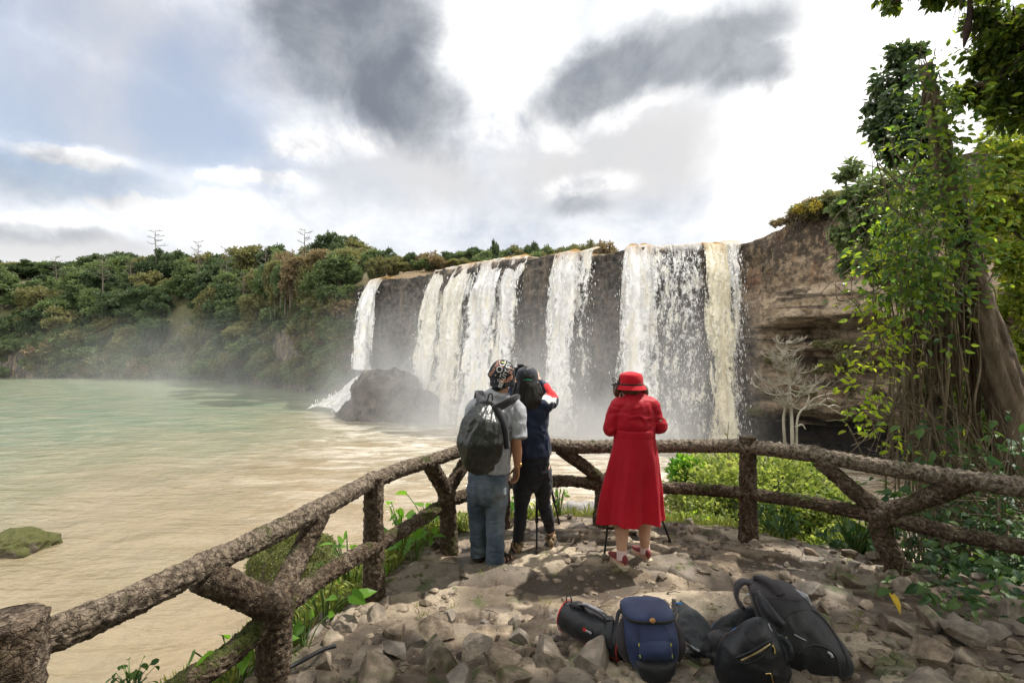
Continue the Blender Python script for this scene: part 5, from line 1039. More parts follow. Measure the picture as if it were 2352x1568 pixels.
canopy_tree('forest_tree', 'dark leaved tree standing against the sky behind the leaning trunk', [at(2150, 1000, 13), at(2130, 600, 12.6), at(2110, 300, 12)], [B(2060, 180, 12, 45, 500), B(2040, 130, 12, 32, 240), B(2050, 270, 12, 60, 1400), B(2100, 330, 12, 55, 1200), B(2050, 330, 12, 40, 700), B(2120, 240, 12, 55, 800), B(2010, 230, 12.2, 24, 120), B(2090, 120, 12, 30, 200), B(2150, 420, 12, 60, 800)], L_dark, .17, 81, SMALL)
canopy_tree('forest_tree', 'green tree hanging over the right end of the dry cliff', [at(2160, 1050, 16), at(2110, 760, 16), at(2040, 480, 16)], [B(1970, 440, 16, 45, 800), B(1950, 395, 16, 32, 260), B(2020, 430, 16, 50, 1000), B(1990, 510, 16, 55, 1400), B(2040, 540, 16, 55, 1300), B(1945, 540, 16, 34, 500), B(1965, 600, 16, 36, 500), B(2040, 610, 16, 50, 900), B(2100, 480, 16, 60, 1000), B(1930, 470, 16, 22, 160), B(2080, 660, 16, 50, 700)], L_mid, .2, 82, SMALL)
canopy_tree('forest_tree', 'tall yellow green tree filling the right edge behind the leaning trunk', [at(2480, 1200, 9), at(2420, 700, 9), at(2380, 250, 9)], [B(2330, 330, 9, 70, 1300), B(2290, 420, 9, 60, 1000), B(2340, 500, 9, 70, 1500), B(2300, 600, 9, 60, 1200), B(2350, 690, 9, 70, 1500), B(2330, 800, 9, 60, 1300), B(2380, 900, 9, 70, 1300), B(2260, 500, 9.3, 45, 500), B(2310, 900, 9, 40, 500), B(2400, 600, 9, 80, 1300), B(2410, 400, 9, 80, 1300), B(2270, 720, 9.3, 40, 500)], leafmat('bright_forest_leaves', (.045, .085, .014), (.11, .16, .022), (.26, .27, .035), trans=.5, rough=.5, glow=1.9), .11, 83, SMALL)
canopy_tree('forest_tree', 'shaded leafy tree low on the right bank behind the vines', [at(2300, 1330, 8), at(2280, 1100, 8), at(2260, 900, 8)], [B(2200, 900, 8, 70, 1000), B(2250, 1010, 7.6, 70, 1100), B(2330, 1020, 7.6, 60, 900), B(2180, 1060, 7.6, 60, 800), B(2300, 1150, 7.2, 70, 1100), B(2200, 1190, 7, 60, 900), B(2100, 1180, 7.4, 40, 400), B(2380, 1120, 7.2, 60, 900), B(2230, 780, 8.4, 60, 700)], L_over, .11, 84, LEAF)
# great tree over the lookout: its boughs hang into the top right corner and shade the bags
blobs = [B(2335, 60, 6.2, 70, 700), B(2300, 130, 6.4, 55, 380), B(2345, 180, 6.2, 60, 560), B(2250, 200, 6.6, 40, 200), B(2255, 20, 6.4, 50, 200), B(2120, -10, 6.8, 55, 240), B(2060, 5, 6.8, 28, 50), B(2170, -30, 6.6, 50, 300), B(2380, 260, 6.2, 60, 500), B(2290, 250, 6.5, 40, 180), B(2030, -10, 7, 24, 40)]
blobs += [((x, y, z), rad, n) for x, y, z, rad, n in [(3.1, 4.0, 7., .9, 800), (4.1, 4.3, 7.1, .9, 900), (5.1, 4.5, 7., .95, 900), (6.1, 4.7, 7.1, .95, 900), (7.1, 4.6, 7., 1., 900), (5.6, 5.0, 7.8, .8, 500), (3.6, 3.6, 6.8, .9, 800), (6.6, 3.9, 6.8, 1., 900), (5.2, 3.9, 6.9, 1.2, 1100), (6.4, 4.2, 7.2, 1.2, 1100), (4.1, 3.5, 7.2, 1.1, 900), (5.2, 2.6, 6.6, 1.3, 1300), (6.6, 3.2, 7.2, 1.4, 1400), (4.3, 1.6, 6.4, 1.3, 1200), (3.2, .4, 6.2, 1.4, 1200), (5.6, .8, 7., 1.5, 1300), (2.6, 2.0, 7.4, 1.1, 800), (1.2, -.2, 6.6, 1.4, 1000), (7.4, 1.8, 8.2, 1.5, 1200), (4., -1., 7., 1.5, 1000), (3.4, 3., 6.2, .9, 700), (-.8, .6, 6.4, 1.4, 1100), (-1.8, -1., 6.6, 1.5, 1100), (.6, 1.2, 6.8, 1.1, 800)]]
canopy_tree('forest_tree', 'great tree whose dark boughs hang into the top right corner of the view', [(7.4, .8, -1.5), (7., 1.6, 3.), (5.8, 2.6, 7.6)], [(c_, r_, int(n_*1.7)) for c_, r_, n_ in blobs], L_over, .105, 85, SMALL, tr=.3)
rr9 = np.random.default_rng(77)  # unseen tree added above and behind the viewer to darken the foreground
canopy_tree('forest_tree', 'unseen dense tree added over and behind the lookout to block skylight', [(-3.4, -3.2, 1.2), (-2.8, -2.2, 4.), (-.6, -.4, 6.2)], [((x+rr9.normal(0, .2), y+rr9.normal(0, .2), 5.7+1.1*rr9.random()), 1.15, 1100) for x in (-3., -1.5, 0., 1.5) for y in (-.6, .8)]+[((x+rr9.normal(0, .3), -2.8+rr9.normal(0, .3), z), 1.3, 1300) for x in (-4.5, -2.6, -.8, 1., 2.8, 4.6) for z in (5.6, 7.6)], L_over, .13, 86, SMALL, tr=.24)
# aerial root hanging from the boughs
mb = MB(); tube(mb, [at(2225, -60, 6.3), at(2228, 20, 6.3), at(2222, 70, 6.3), at(2214, 108, 6.3)], [.012, .03, .045, .01], 8, 40, disp=lambda s, th, rr: .01*fbm(np.stack([np.cos(th)*2, np.sin(th)*2, s*30], -1), 3, 4))
for k in range(14):
    u = 2225+r.normal(0, 14); tube(mb, [at(u, -50+80*r.random(), 6.3), at(u+r.normal(0, 8), 60, 6.3), at(u+r.normal(0, 12), 90+60*r.random(), 6.3)], [.004, .002], 4, 12, cap=False)
tag(mb.obj('aerial_root', stdmat('dark_root', [(.3, (.025, .014, .012)), (.7, (.07, .04, .035))], scale=12)), 'dark shaggy aerial root hanging from the boughs at the top right', 'root')
# ================================================================== people
def clothmat(name, c1, c2, rough=.85, scale=9, bump=.35, bscale=14, sheen=.15, weave=420, spec=.25, bdist=.012):
    m, t = newmat(name); g = t.n('ShaderNodeNewGeometry')
    c = t.ramp(t.noise(g, scale, 5, .55), [(.3, c1), (.7, c2)])
    h = t.m('ADD', t.noise(t.mapping(g, (1, 1, .7)), bscale, 4, .5, .4), t.m('MULTIPLY', t.noise(g, weave, 2), .06))
    setb(t, col=c, rough=rough, spec=spec, sheen=sheen, normal=t.n('ShaderNodeBump', {'Strength': bump, 'Distance': bdist, 'Height': h})); return m
M_skin = stdmat('skin', [(.3, (.40, .20, .12)), (.7, (.52, .28, .175))], scale=6, rough=.55, spec=.35, bump=.12, bscale=120, bdist=.003)
M_skin2 = stdmat('fair_skin', [(.3, (.50, .29, .20)), (.7, (.62, .38, .27))], scale=6, rough=.55, spec=.35, bump=.1, bscale=120, bdist=.003)
M_hair = stdmat('black_hair', [(.3, (.006, .005, .005)), (.7, (.022, .018, .017))], scale=30, stretch=(1, 1, .08), rough=.38, spec=.5, bump=.8, bscale=60, bdist=.01)
M_hairb = stdmat('brown_hair', [(.3, (.05, .022, .011)), (.7, (.15, .07, .035))], scale=30, stretch=(1, 1, .08), rough=.45, spec=.45, bump=.8, bscale=60, bdist=.01)
M_tee = clothmat('grey_cotton', (.30, .31, .34), (.38, .39, .43), bump=.6, bscale=11, bdist=.03)
def denim():
    m, t = newmat('faded_denim'); g = t.n('ShaderNodeNewGeometry'); n = t.noise(t.mapping(g, (1, 1, .5)), 5, 5)
    c = t.ramp(n, [(.3, (.038, .06, .095)), (.52, (.095, .128, .17)), (.72, (.21, .24, .275))]); h = t.m('ADD', t.noise(t.mapping(g, (.6, .6, 1.5), (.3, .2, 0)), 16, 4, .5, .7), t.m('MULTIPLY', t.noise(g, 500, 2), .08))
    setb(t, col=c, rough=.85, spec=.2, sheen=.1, normal=t.n('ShaderNodeBump', {'Strength': .7, 'Distance': .022, 'Height': h})); return m
M_denim = denim()
M_navy = clothmat('navy_tracksuit', (.007, .013, .036), (.013, .023, .06), rough=.6, bump=.5, bscale=10, bdist=.025)
M_black = clothmat('black_leggings', (.006, .007, .012), (.014, .016, .026), rough=.6, bump=.5, bscale=14)
M_red = clothmat('red_crepe', (.36, .002, .013), (.46, .004, .021), rough=.6, scale=4, bump=.55, bscale=7, bdist=.03, sheen=.06)
M_redfelt = clothmat('red_felt', (.42, .004, .013), (.52, .007, .02), rough=.9, bump=.15, bscale=40, sheen=.12)
M_white = clothmat('white_cloth', (.7, .7, .7), (.8, .8, .8)); M_redband = clothmat('red_band', (.6, .03, .035), (.7, .04, .05))
M_blackcloth = clothmat('black_cloth', (.010, .010, .012), (.024, .024, .028), rough=.75, bump=.3)
M_sole = stdmat('rubber_sole', [(.3, (.42, .36, .26)), (.7, (.56, .49, .37))], scale=20, rough=.8); M_darksole = stdmat('dark_sole', [(.3, (.015, .013, .012)), (.7, (.04, .033, .028))], scale=20, rough=.8)
M_camo = stdmat('brown_patterned_shoe', [(.40, (.03, .022, .015)), (.46, (.2, .14, .08)), (.56, (.36, .26, .15)), (.6, (.06, .045, .03))], scale=22, rough=.8); M_maroon = clothmat('maroon_canvas', (.16, .028, .03), (.24, .05, .05), bump=.2)
M_sock = clothmat('pale_pink_sock', (.68, .5, .5), (.78, .62, .62), bump=.4, bscale=60); M_strap = stdmat('sandal_leather', [(.3, (.05, .03, .018)), (.7, (.12, .075, .045))], scale=14)
M_gold = stdmat('gold_metal', [(.3, (.62, .42, .14)), (.7, (.85, .62, .25))], scale=20, metal=1, rough=.3, bump=.1)
M_blackmetal = stdmat('black_metal', [(.3, (.012, .012, .014)), (.7, (.03, .03, .034))], scale=20, metal=.3, rough=.42, bump=.08)
def hand(mb, w, d, n, s, curl=(.35, .5, .45), size=1., splay=.06, thumb=.5):
    """palm and five jointed fingers; d: wrist to knuckles, n: the side the fingers curl to, s: thumb side"""
    w = np.array(w, float); d = unit(np.array(d, float)); n = unit(np.array(n, float)-d*(np.array(n, float) @ d)); s0 = np.cross(d, n); s = s0 if s0 @ np.array(s, float) > 0 else -s0
    k = w+d*.085*size
    tube(mb, [w-d*.02*size, w+d*.025*size, w+d*.06*size, k], [.024*size, .034*size, .041*size, .037*size], 14, 10, flat=[.75, .5, .38, .34], up=tuple(s))
    for q, (off, ln, r0) in enumerate([(.030, .072, .0086), (.0105, .081, .0088), (-.0095, .075, .0084), (-.0285, .059, .0075)]):
        b = k+s*off*size-d*.012*size; dd = unit(d+s*(off*splay/.03)); P_ = [b, b+dd*.012*size]; a = 0
        for j, fr in enumerate((.45, .32, .23)):
            a += curl[j]*(1+.12*q); P_.append(P_[-1]+(dd*math.cos(a)+n*math.sin(a))*ln*fr*size)
        tube(mb, P_, [r0*size*1.12, r0*size*1.08, r0*size, r0*size*.92, r0*size*.72], 8, 16)
    b = w+d*.025*size+s*.026*size; t1 = b+unit(s*.85+d*.75+n*.25)*.036*size; t2 = t1+unit(s*.35+d+n*thumb)*.03*size; t3 = t2+unit(d+n*thumb*1.6+s*.05)*.024*size
    tube(mb, [b-d*.01*size, b, t1, t2, t3], [.013*size, .0145*size, .0115*size, .010*size, .0075*size], 9, 16)
def head(mb, c, f, up, s=1.):
    """skull, jaw, nose, brow, lips, chin and ears; f: where the face looks"""
    c = np.array(c, float); f = unit(np.array(f, float)); u = unit(np.array(up, float)-f*(np.array(up, float) @ f)); r_ = np.cross(f, u)
    M = Matrix((r_, f, u)).transposed(); at_ = lambda x, y, z: c+(r_*x+f*y+u*z)*s
    ball(mb, at_(0, -.012, .032), (.074*s, .093*s, .082*s), rot=M); ball(mb, at_(0, .03, -.03), (.058*s, .06*s, .078*s), rot=M); ball(mb, at_(0, .062, -.084), (.026*s, .022*s, .022*s), rot=M)
    tube(mb, [at_(0, .083, .012), at_(0, .098, -.012), at_(0, .108, -.03), at_(0, .094, -.04)], [.008*s, .011*s, .014*s, .010*s], 8, 8)
    for x in (-1, 1):
        tube(mb, [at_(x*.012, .083, .026), at_(x*.034, .082, .03), at_(x*.054, .064, .022)], [.008*s, .010*s, .006*s], 8, 8); ball(mb, at_(x*.031, .072, .008), (.0135*s,)*3, seg=10, rings=8); ball(mb, at_(x*.040, .05, -.03), (.024*s, .026*s, .022*s), rot=M)
        ball(mb, at_(x*.075, -.012, -.002), (.008*s, .019*s, .032*s), rot=M @ Matrix.Rotation(x*.35, 3, 'Z'))
    tube(mb, [at_(-.024, .078, -.058), at_(0, .09, -.055), at_(.024, .078, -.058)], [.005*s, .0085*s, .005*s], 8, 8); tube(mb, [at_(-.02, .078, -.066), at_(0, .088, -.067), at_(.02, .078, -.066)], [.005*s, .0085*s, .005*s], 8, 8)
def shoe(mb, heel, toe, h, wd, m=0):
    """shoe upper: low toe box rising to a heel collar; heel and toe are floor points"""
    a, b = np.array(heel, float), np.array(toe, float); pts = [a+(0, 0, h*.5)-unit(b-a)*.0, a*.85+b*.15+(0, 0, h*.56), a*.62+b*.38+(0, 0, h*.5), a*.3+b*.7+(0, 0, h*.36), b+(0, 0, h*.3)]
    tube(mb, pts, [h*.34, h*.52, h*.5, h*.36, h*.2], 18, 24, m, flat=[.72*wd/h, .68*wd/h, .76*wd/h, 1.05*wd/h, 1.1*wd/h])
def sole(mb, heel, toe, wd, th, m=0, z=0.):
    a, b = np.array(heel, float), np.array(toe, float); d = unit(b-a); s = np.array((d[1], -d[0], 0)); L = np.linalg.norm(b-a)
    prof_ = [(-.06, .2), (0, .38), (.15, .46), (.4, .42), (.65, .52), (.85, .48), (.98, .3), (1.05, .12)]
    loop_ = [a+d*L*x+s*wd*y for x, y in prof_]+[a+d*L*x-s*wd*y for x, y in prof_[::-1]]; n_ = len(loop_)
    v = [p+np.array((0, 0, z)) for p in loop_]+[p+np.array((0, 0, z+th)) for p in loop_]; mb.add(v, [tuple(range(n_)), tuple(range(n_, 2*n_))[::-1]]+[(k, n_+k, n_+(k+1) % n_, (k+1) % n_) for k in range(n_)], m, False)
def folds(amp, seed, sc=(9, 9, 5), ridg=.6):
    def f(v):
        q = v*np.array(sc); return amp*(fbm(q, 3, seed)+ridg*(ridged(q*1.3+.5*fbm(q, 2, seed+4)[:, None], 2, seed+2)-.4))
    return f
def px(u, v, d, y=0.): p = at(u, v, d); return np.array((p[0], d+y, p[2]))
def text_mesh(s, size, bold=.0):
    cu = bpy.data.curves.new('txt', 'FONT'); cu.body = s; cu.size = size; cu.align_x = 'CENTER'; cu.align_y = 'CENTER'; cu.offset = bold
    o = bpy.data.objects.new('txt', cu); COL.objects.link(o); dg = bpy.context.evaluated_depsgraph_get(); dg.update(); me = bpy.data.meshes.new_from_object(o.evaluated_get(dg), depsgraph=dg)
    v = np.array([q.co for q in me.vertices]); f = [tuple(q.vertices) for q in me.polygons]; bpy.data.objects.remove(o); bpy.data.curves.remove(cu); bpy.data.meshes.remove(me); return v, f

# ---- man in grey shirt
D = 4.04; g0 = gh(-.16, 4.02)
man = empty('person', (-.2, D, g0), 'man in grey T-shirt, faded jeans and patterned headscarf with a covered backpack, seen from behind', 'person')
hip = px(1122, 1085, D); neck = px(1150, 905, D); hc = px(1154, 862, D+.03)
shL, shR = px(1090, 938, D), px(1183, 938, D); elb = px(1186, 1012, D, -.06); wr = px(1189, 1073, D, .02)
kL, kR = px(1094, 1185, D, .1), px(1138, 1188, D, .02); aL, aR = px(1099, 1280, D, .1), px(1137, 1284, D, -.02)
fL, fR = aL*(1, 1, 0)+(0, 0, gh(*aL[:2])), aR*(1, 1, 0)+(0, 0, gh(*aR[:2]))
def body(mats, torso, limbs, heads, hands, feet, parent):
    mb = MB()
    tube(mb, [p for p, r_, f_ in torso], [r_ for p, r_, f_ in torso], 22, 40, flat=[f_ for p, r_, f_ in torso], up=(1, 0, .01))
    for pts, rd in limbs: tube(mb, pts, rd, 14, len(pts)*8)
    for h in heads: head(mb, *h)
    for h in hands: hand(mb, **h)
    for a, b, hh, ww in feet: shoe(mb, a, b, hh, ww)
    return fuse(mb, 'body', mats, .0052, 3, parent)
eL2, wL2 = px(1085, 1010, D, .06), px(1112, 1050, D, .2)
torso_m = [(px(1122, 1110, D), .14, .72), (hip, .155, .7), (px(1130, 1020, D), .14, .7), (px(1138, 965, D), .165, .66), (px(1140, 930, D), .15, .62), (px(1147, 915, D), .07, .9), (neck, .058, 1.), (hc-(0, 0, .05), .055, 1.)]
body(M_skin, torso_m, [([shL+(.02, 0, 0), shL, eL2, wL2], [.055, .055, .042, .03]), ([shR-(.02, 0, 0), shR, (shR+elb)/2, elb, elb*.6+wr*.4, wr], [.05, .054, .05, .043, .043, .029]), ([hip+(-.08, 0, -.02), kL, aL], [.09, .06, .042]), ([hip+(.08, 0, -.02), kR, aR], [.09, .06, .042])],
     [(hc, (.45, .85, -.05), (0, 0, 1), 1.02)], [dict(w=wr, d=(-.12, .1, -1), n=(-.85, -.45, -.1), s=(-.45, .75, 0), curl=(.3, .35, .3)), dict(w=wL2, d=(.6, .5, -.5), n=(0, .3, -1), s=(0, 1, 0))],
     [(fL+(-.0, -.05, .0), fL+(.03, .19, 0), .07, .075), (fR+(-.02, -.05, 0), fR+(.15, .1, 0), .07, .078)], man)
mb = MB(); tube(mb, [px(1122, 1080, D), px(1128, 1030, D), px(1134, 985, D), px(1139, 952, D), px(1140, 930, D), px(1143, 912, D), px(1148, 897, D)], [.178, .178, .182, .192, .18, .13, .075], 32, 50, flat=[.74, .72, .7, .66, .62, .66, .9], up=(1, 0, .01))
tube(mb, [shR+(-.06, 0, .02), shR+(.012, 0, -.01), shR*.5+elb*.5+(.005, 0, 0), shR*.12+elb*.88+(.006, 0, 0)], [.07, .076, .077, .08], 20, 24); tube(mb, [shL+(.06, 0, .02), shL+(-.005, 0, -.01), shL*.5+eL2*.5, shL*.2+eL2*.8], [.07, .074, .074, .076], 20, 24)
fuse(mb, 't_shirt', M_tee, .009, 3, man, folds(.014, 31, (9, 9, 7), .9))
def trouser(mb, a, k, an, r, seat):
    tube(mb, [a, a*.5+k*.5, k, k*.45+an*.55, an], r, 22, 50)
mb = MB(); tube(mb, [px(1120, 1150, D, .02), px(1120, 1125, D), px(1121, 1100, D), px(1122, 1068, D)], [.12, .168, .174, .165], 28, 26, flat=[.8, .78, .76, .74], up=(1, 0, .01))
trouser(mb, px(1098, 1115, D, .01), kL, aL+(0, 0, -.03), [.098, .09, .074, .072, .078], 0); trouser(mb, px(1143, 1115, D), kR, aR+(0, 0, -.035), [.1, .092, .076, .074, .082], 0)
fuse(mb, 'jeans', M_denim, .009, 3, man, folds(.012, 33, (9, 9, 12), .8))
mb = MB(); pk = px(1146, 1110, D, -.128)      # back pocket stitched on the right seat
grid(mb, np.stack([np.stack([pk[0]+a*.062+0*b, pk[1]+.045*a*a-.012+.05*abs(b)*.2+0*a, pk[2]+b*.07-.012*(1-abs(a))*(b < -.9)], -1) for a in np.linspace(-1, 1, 7) for b in [np.linspace(-1, 1, 7)]]).reshape(7, 7, 3)); o = mb.obj('back_pocket', M_denim, man); o.modifiers.new('t', 'SOLIDIFY').thickness = .004
for f_, dr in ((fL, (.03, .24, 0)), (fR, (.17, .15, 0))):
    a, b = f_-np.array(dr)*.28, f_+np.array(dr)*.8; mb = MB(); sole(mb, a, b, .1, .024, 0, -.008); d_ = unit(b-a); s_ = np.array((d_[1], -d_[0], 0))
    for fr in (.12, .42, .58, .74):
        c = a*(1-fr)+b*fr; tube(mb, [c+s_*.05+(0, 0, .015), c+s_*.04+(0, 0, .05), c+(0, 0, .078-.04*fr), c-s_*.04+(0, 0, .05), c-s_*.05+(0, 0, .015)], .0085, 8, 20, flat=2.2)
    mb.obj('sandal', M_darksole, man)
mb = MB(); ax = unit(wr-elb); tube(mb, [wr-ax*.03, wr-ax*.016], .031, 20, 3, cap=True); ball(mb, wr-ax*.023+np.array((.026, -.012, 0)), (.012, .017, .017)); mb.obj('wristwatch', M_gold, man)
# headscarf with lettering
def scarfmat():
    m, t = newmat('printed_scarf'); g = t.n('ShaderNodeNewGeometry')
    c = t.mix(t.step(.60, .66, t.noise(g, 70, 3, .6)), (.008, .009, .014), (.20, .21, .27)); c = t.mix(t.step(.3, .55, t.noise(g, 9, 2)), (.010, .011, .016), c)
    setb(t, col=c, rough=.75, normal=t.n('ShaderNodeBump', {'Strength': .5, 'Distance': .012, 'Height': t.noise(g, 22, 4)})); return m
M_scarf = scarfmat(); rx, ry, rz = .108, .118, .118
mb = MB(); ball(mb, hc+(0, -.005, .018), (rx, ry, rz), seg=32, rings=24); tube(mb, [hc+(-.03, -.02, .04), hc+(-.095, -.03, .012), hc+(-.125, -.035, .008)], [.075, .04, .008], 12, 16)
tube(mb, [hc+(0, -.01, -.02), hc+(0, -.015, -.09)], [.102, .098], 24, 10, flat=1.05); tube(mb, [hc+(.04, .01, -.05), hc+(.088, .015, -.095)], [.05, .012], 10, 10); tube(mb, [hc+(-.03, -.05, -.085), hc+(-.02, -.055, -.118)], [.07, .05], 12, 10)
scarf = fuse(mb, 'headscarf', M_scarf, .006, 3, man, folds(.003, 35, (14, 14, 14)))
M_pr = dict(w=clothmat('white_print', (.75, .75, .75), (.85, .85, .85), weave=10), s=clothmat('salmon_print', (.62, .30, .20), (.75, .42, .30), weave=10), r=clothmat('red_print', (.5, .05, .07), (.6, .07, .1), weave=10), y=clothmat('yellow_print', (.6, .58, .15), (.7, .68, .2), weave=10))
mt = bpy.context.evaluated_depsgraph_get(); mt.update()
from mathutils.bvhtree import BVHTree
def print_on(target, items, name, parent, org, dirv, eps=.0022):
    """lettering laid on a surface: every corner is dropped onto the cloth and lifted a hair"""
    me = target.data; bv = BVHTree.FromPolygons([q.co.copy() for q in me.vertices], [tuple(q.vertices) for q in me.polygons]); mats, mb = [], MB()
    d = Vector(dirv).normalized(); X_ = d.cross(Vector((0, 0, 1))).normalized(); Y_ = X_.cross(d)
    for v, f, (cx, cy), ang, mk in items:
        if mk not in mats: mats.append(mk)
        c, s = math.cos(ang), math.sin(ang); out = []
        for p in v:
            a, b = cx+p[0]*c-p[1]*s, cy+p[0]*s+p[1]*c; o_ = Vector(org)+X_*a+Y_*b-d*.6; h = bv.ray_cast(o_, d)
            out.append((h[0]-d*eps+h[1]*0) if h[0] is not None else (o_+d*.62))
        mb.add(np.array(out), f, mats.index(mk), False)
    return mb.obj(name, mats, parent)
def bar(w, h, n=8): x = np.linspace(-w/2, w/2, n); return np.vstack([np.stack([x, 0*x-h/2, 0*x], 1), np.stack([x, 0*x+h/2, 0*x], 1)]), [(k, k+1, n+k+1, n+k) for k in range(n-1)]
zz = lambda X, Y: ((X-800)*.000192, (680-Y)*.000192+.018)
up_ = math.atan2(.92, .36)
items = [(*text_mesh('BEAUTY STYLE', .044, .0006), zz(975, 560), up_, M_pr['w']), (*text_mesh('LO', .072), zz(680, 560), up_+.12, M_pr['w']), (*text_mesh('C', .074), zz(815, 215), up_+.1, M_pr['w']), (*text_mesh('PURE STYLE', .03, .0004), zz(465, 420), up_+math.pi-.2, M_pr['s']), (*text_mesh('IN', .05, .001), zz(1180, 540), up_-.1, M_pr['s'])]
items += [(*bar(.045, .006), zz(740, 345), -.2, M_pr['r']), (*bar(.034, .006), zz(850, 185), -.25, M_pr['y'])]+[(*bar(.05+.01*k, .007), zz(850+8*k, 915+50*k), .3-.15*k, M_pr['s']) for k in range(3)]+[(*bar(.055, .006), zz(1140, 790+48*k), .55, M_pr['s']) for k in range(4)]+[(*text_mesh('O', .034), zz(665, 935), 0, M_pr['w'])]
print_on(scarf, items, 'print', scarf, tuple(hc+(0, 0, 0)), (0, 1, 0))
# ---- his backpack under a rain cover
M_cover = stdmat('olive_black_rain_cover', [(.3, (.011, .013, .012)), (.7, (.027, .031, .028))], scale=3, rough=.36, spec=.5, bump=.75, bscale=7, bdist=.05, brough=.45)
M_pack = clothmat('dark_grey_nylon', (.022, .022, .027), (.045, .045, .052), rough=.6, bump=.3)
bp = empty('backpack', tuple(px(1108, 1085, D-.22)), 'dark rain covered backpack hanging off the back of the man in the grey T-shirt', 'backpack')
mb = MB(); bc = [px(1114, 1083, 3.8), px(1106, 1060, 3.78), px(1103, 1015, 3.76), px(1106, 968, 3.78), px(1112, 928, 3.84)]; tube(mb, bc, [.07, .145, .18, .15, .055], 36, 60, flat=[.6, .66, .68, .62, .55], up=(1, 0, .15))
def wrinkle(v):
    c = px(1130, 920, 3.7); d_ = v-c; ang = np.arctan2(d_[:, 0]*1.3, -d_[:, 2]); rr = np.linalg.norm(d_, axis=1)
    q = np.stack([ang*5+1.2*fbm(v*5, 2, 4), rr*3, 0*rr], 1); return .013*ridged(q, 3, 5)*np.clip(rr*4, 0, 1)-.006+.006*fbm(v*14, 3, 8)
fuse(mb, 'rain_cover', M_cover, .0085, 2, bp, wrinkle)
mb = MB(); tube(mb, [px(1090, 945, 3.85), px(1100, 930, 3.85), px(1122, 926, 3.86), px(1143, 945, 3.85), px(1158, 985, 3.83), px(1164, 1030, 3.83)], [.012, .03, .034, .034, .034, .02], 14, 40, flat=.8); mb.obj('pack_edge', M_pack, bp)
def strap(mb, pts, w, th, m=0, n=40, side=None):
    """flat webbing along a curve"""
    p = crom(np.array(pts, float), n); t_ = unit(np.gradient(p, axis=0)); s = np.array(side, float) if side is not None else np.array((1., 0, 0)); s = unit(s-t_*(t_ @ s)[:, None]); nn = np.cross(t_, s)
    prof_ = [(-1, -.6), (-.8, -1), (.8, -1), (1, -.6), (1, .6), (.8, 1), (-.8, 1), (-1, .6)]
    V_ = np.stack([p+s*a*w/2+nn*b*th/2 for a, b in prof_], 1); k = len(prof_); i = np.arange(n-1)[:, None]*k; j = np.arange(k)[None]; q = (j+1) % k
    mb.add(V_.reshape(-1, 3), [tuple(z) for z in np.stack([i+j, i+q, i+k+q, i+k+j], -1).reshape(-1, 4)]+[tuple(range(k))[::-1], tuple((n-1)*k+z for z in range(k))], m)
mb = MB(); strap(mb, [px(1106, 940, 3.82), px(1104, 920, 3.86), px(1102, 903, 3.95), px(1100, 900, 4.05), px(1096, 920, 4.18)], .068, .018); mb.obj('shoulder_strap', M_pack, bp)
mb = MB(); strap(mb, [px(1128, 945, 3.83), px(1150, 932, 3.86), px(1172, 920, 3.92), px(1188, 915, 4.02), px(1190, 928, 4.14)], .075, .02, side=(.3, 0, 1)); mb.obj('shoulder_strap', M_pack, bp)
mb = MB(); strap(mb, [px(1150, 1022, 3.85), px(1160, 1005, 3.86), px(1172, 985, 3.92), px(1180, 970, 4.0)], .02, .006, side=(.6, 0, .6)); tube(mb, [px(1120, 918, 3.84), px(1124, 905, 3.83), px(1130, 905, 3.83), px(1131, 920, 3.84)], .006, 8, 20); mb.obj('carry_loop', M_pack, bp)

# ---- woman in navy, camera raised
D = 4.22; gx = at(1225, 784, D)[0]
girl = empty('person', (gx, D, gh(gx, D)), 'woman in navy tracksuit top, black trousers and dark cap raising a camera, seen from behind', 'person')
hc2 = px(1211, 874, D, .03); shL, shR = px(1190, 928, D), px(1247, 930, D); elR = px(1270, 922, D, .1); wrR = px(1238, 874, D, .2); elL = px(1180, 935, D, .16); wrL = px(1180, 880, D, .22)
hipg = px(1223, 1070, D); kL, kR = px(1198, 1160, D, .02), px(1249, 1152, D, .06); aL, aR = px(1190, 1250, D, 0), px(1268, 1236, D, .12)
fL, fR = aL*(1, 1, 0)+(0, 0, gh(*aL[:2])), aR*(1, 1, 0)+(0, 0, gh(*aR[:2]))
camc = px(1197, 858, D, .27)
body(M_skin2, [(px(1222, 1085, D), .13, .75), (hipg, .14, .75), (px(1220, 1010, D), .115, .72), (px(1219, 960, D), .13, .68), (px(1218, 930, D), .12, .62), (px(1216, 915, D), .055, .9), (px(1213, 900, D), .048, 1), (hc2-(0, 0, .05), .045, 1)],
     [([shR-(.02, 0, 0), shR, elR, wrR], [.042, .044, .036, .025]), ([shL+(.02, 0, 0), shL, elL, wrL], [.042, .044, .036, .025]), ([hipg+(-.07, 0, 0), kL, aL], [.085, .055, .04]), ([hipg+(.07, 0, 0), kR, aR], [.085, .055, .04])],
     [(hc2, (-.12, 1, .12), (0, 0, 1), .95)], [dict(w=wrR, d=camc+(.055, 0, .03)-wrR, n=(-.5, .7, .1), s=(-.3, -.3, .8), curl=(.5, .6, .5), size=.92), dict(w=wrL, d=camc+(-.02, .05, -.04)-wrL, n=(.5, .2, .8), s=(-.5, 0, .5), curl=(.5, .6, .5), size=.92)],
     [(fL+(0, -.05, 0), fL+(-.04, .16, 0), .075, .07), (fR+(0, -.05, 0), fR+(.02, .17, 0), .075, .07)], girl)
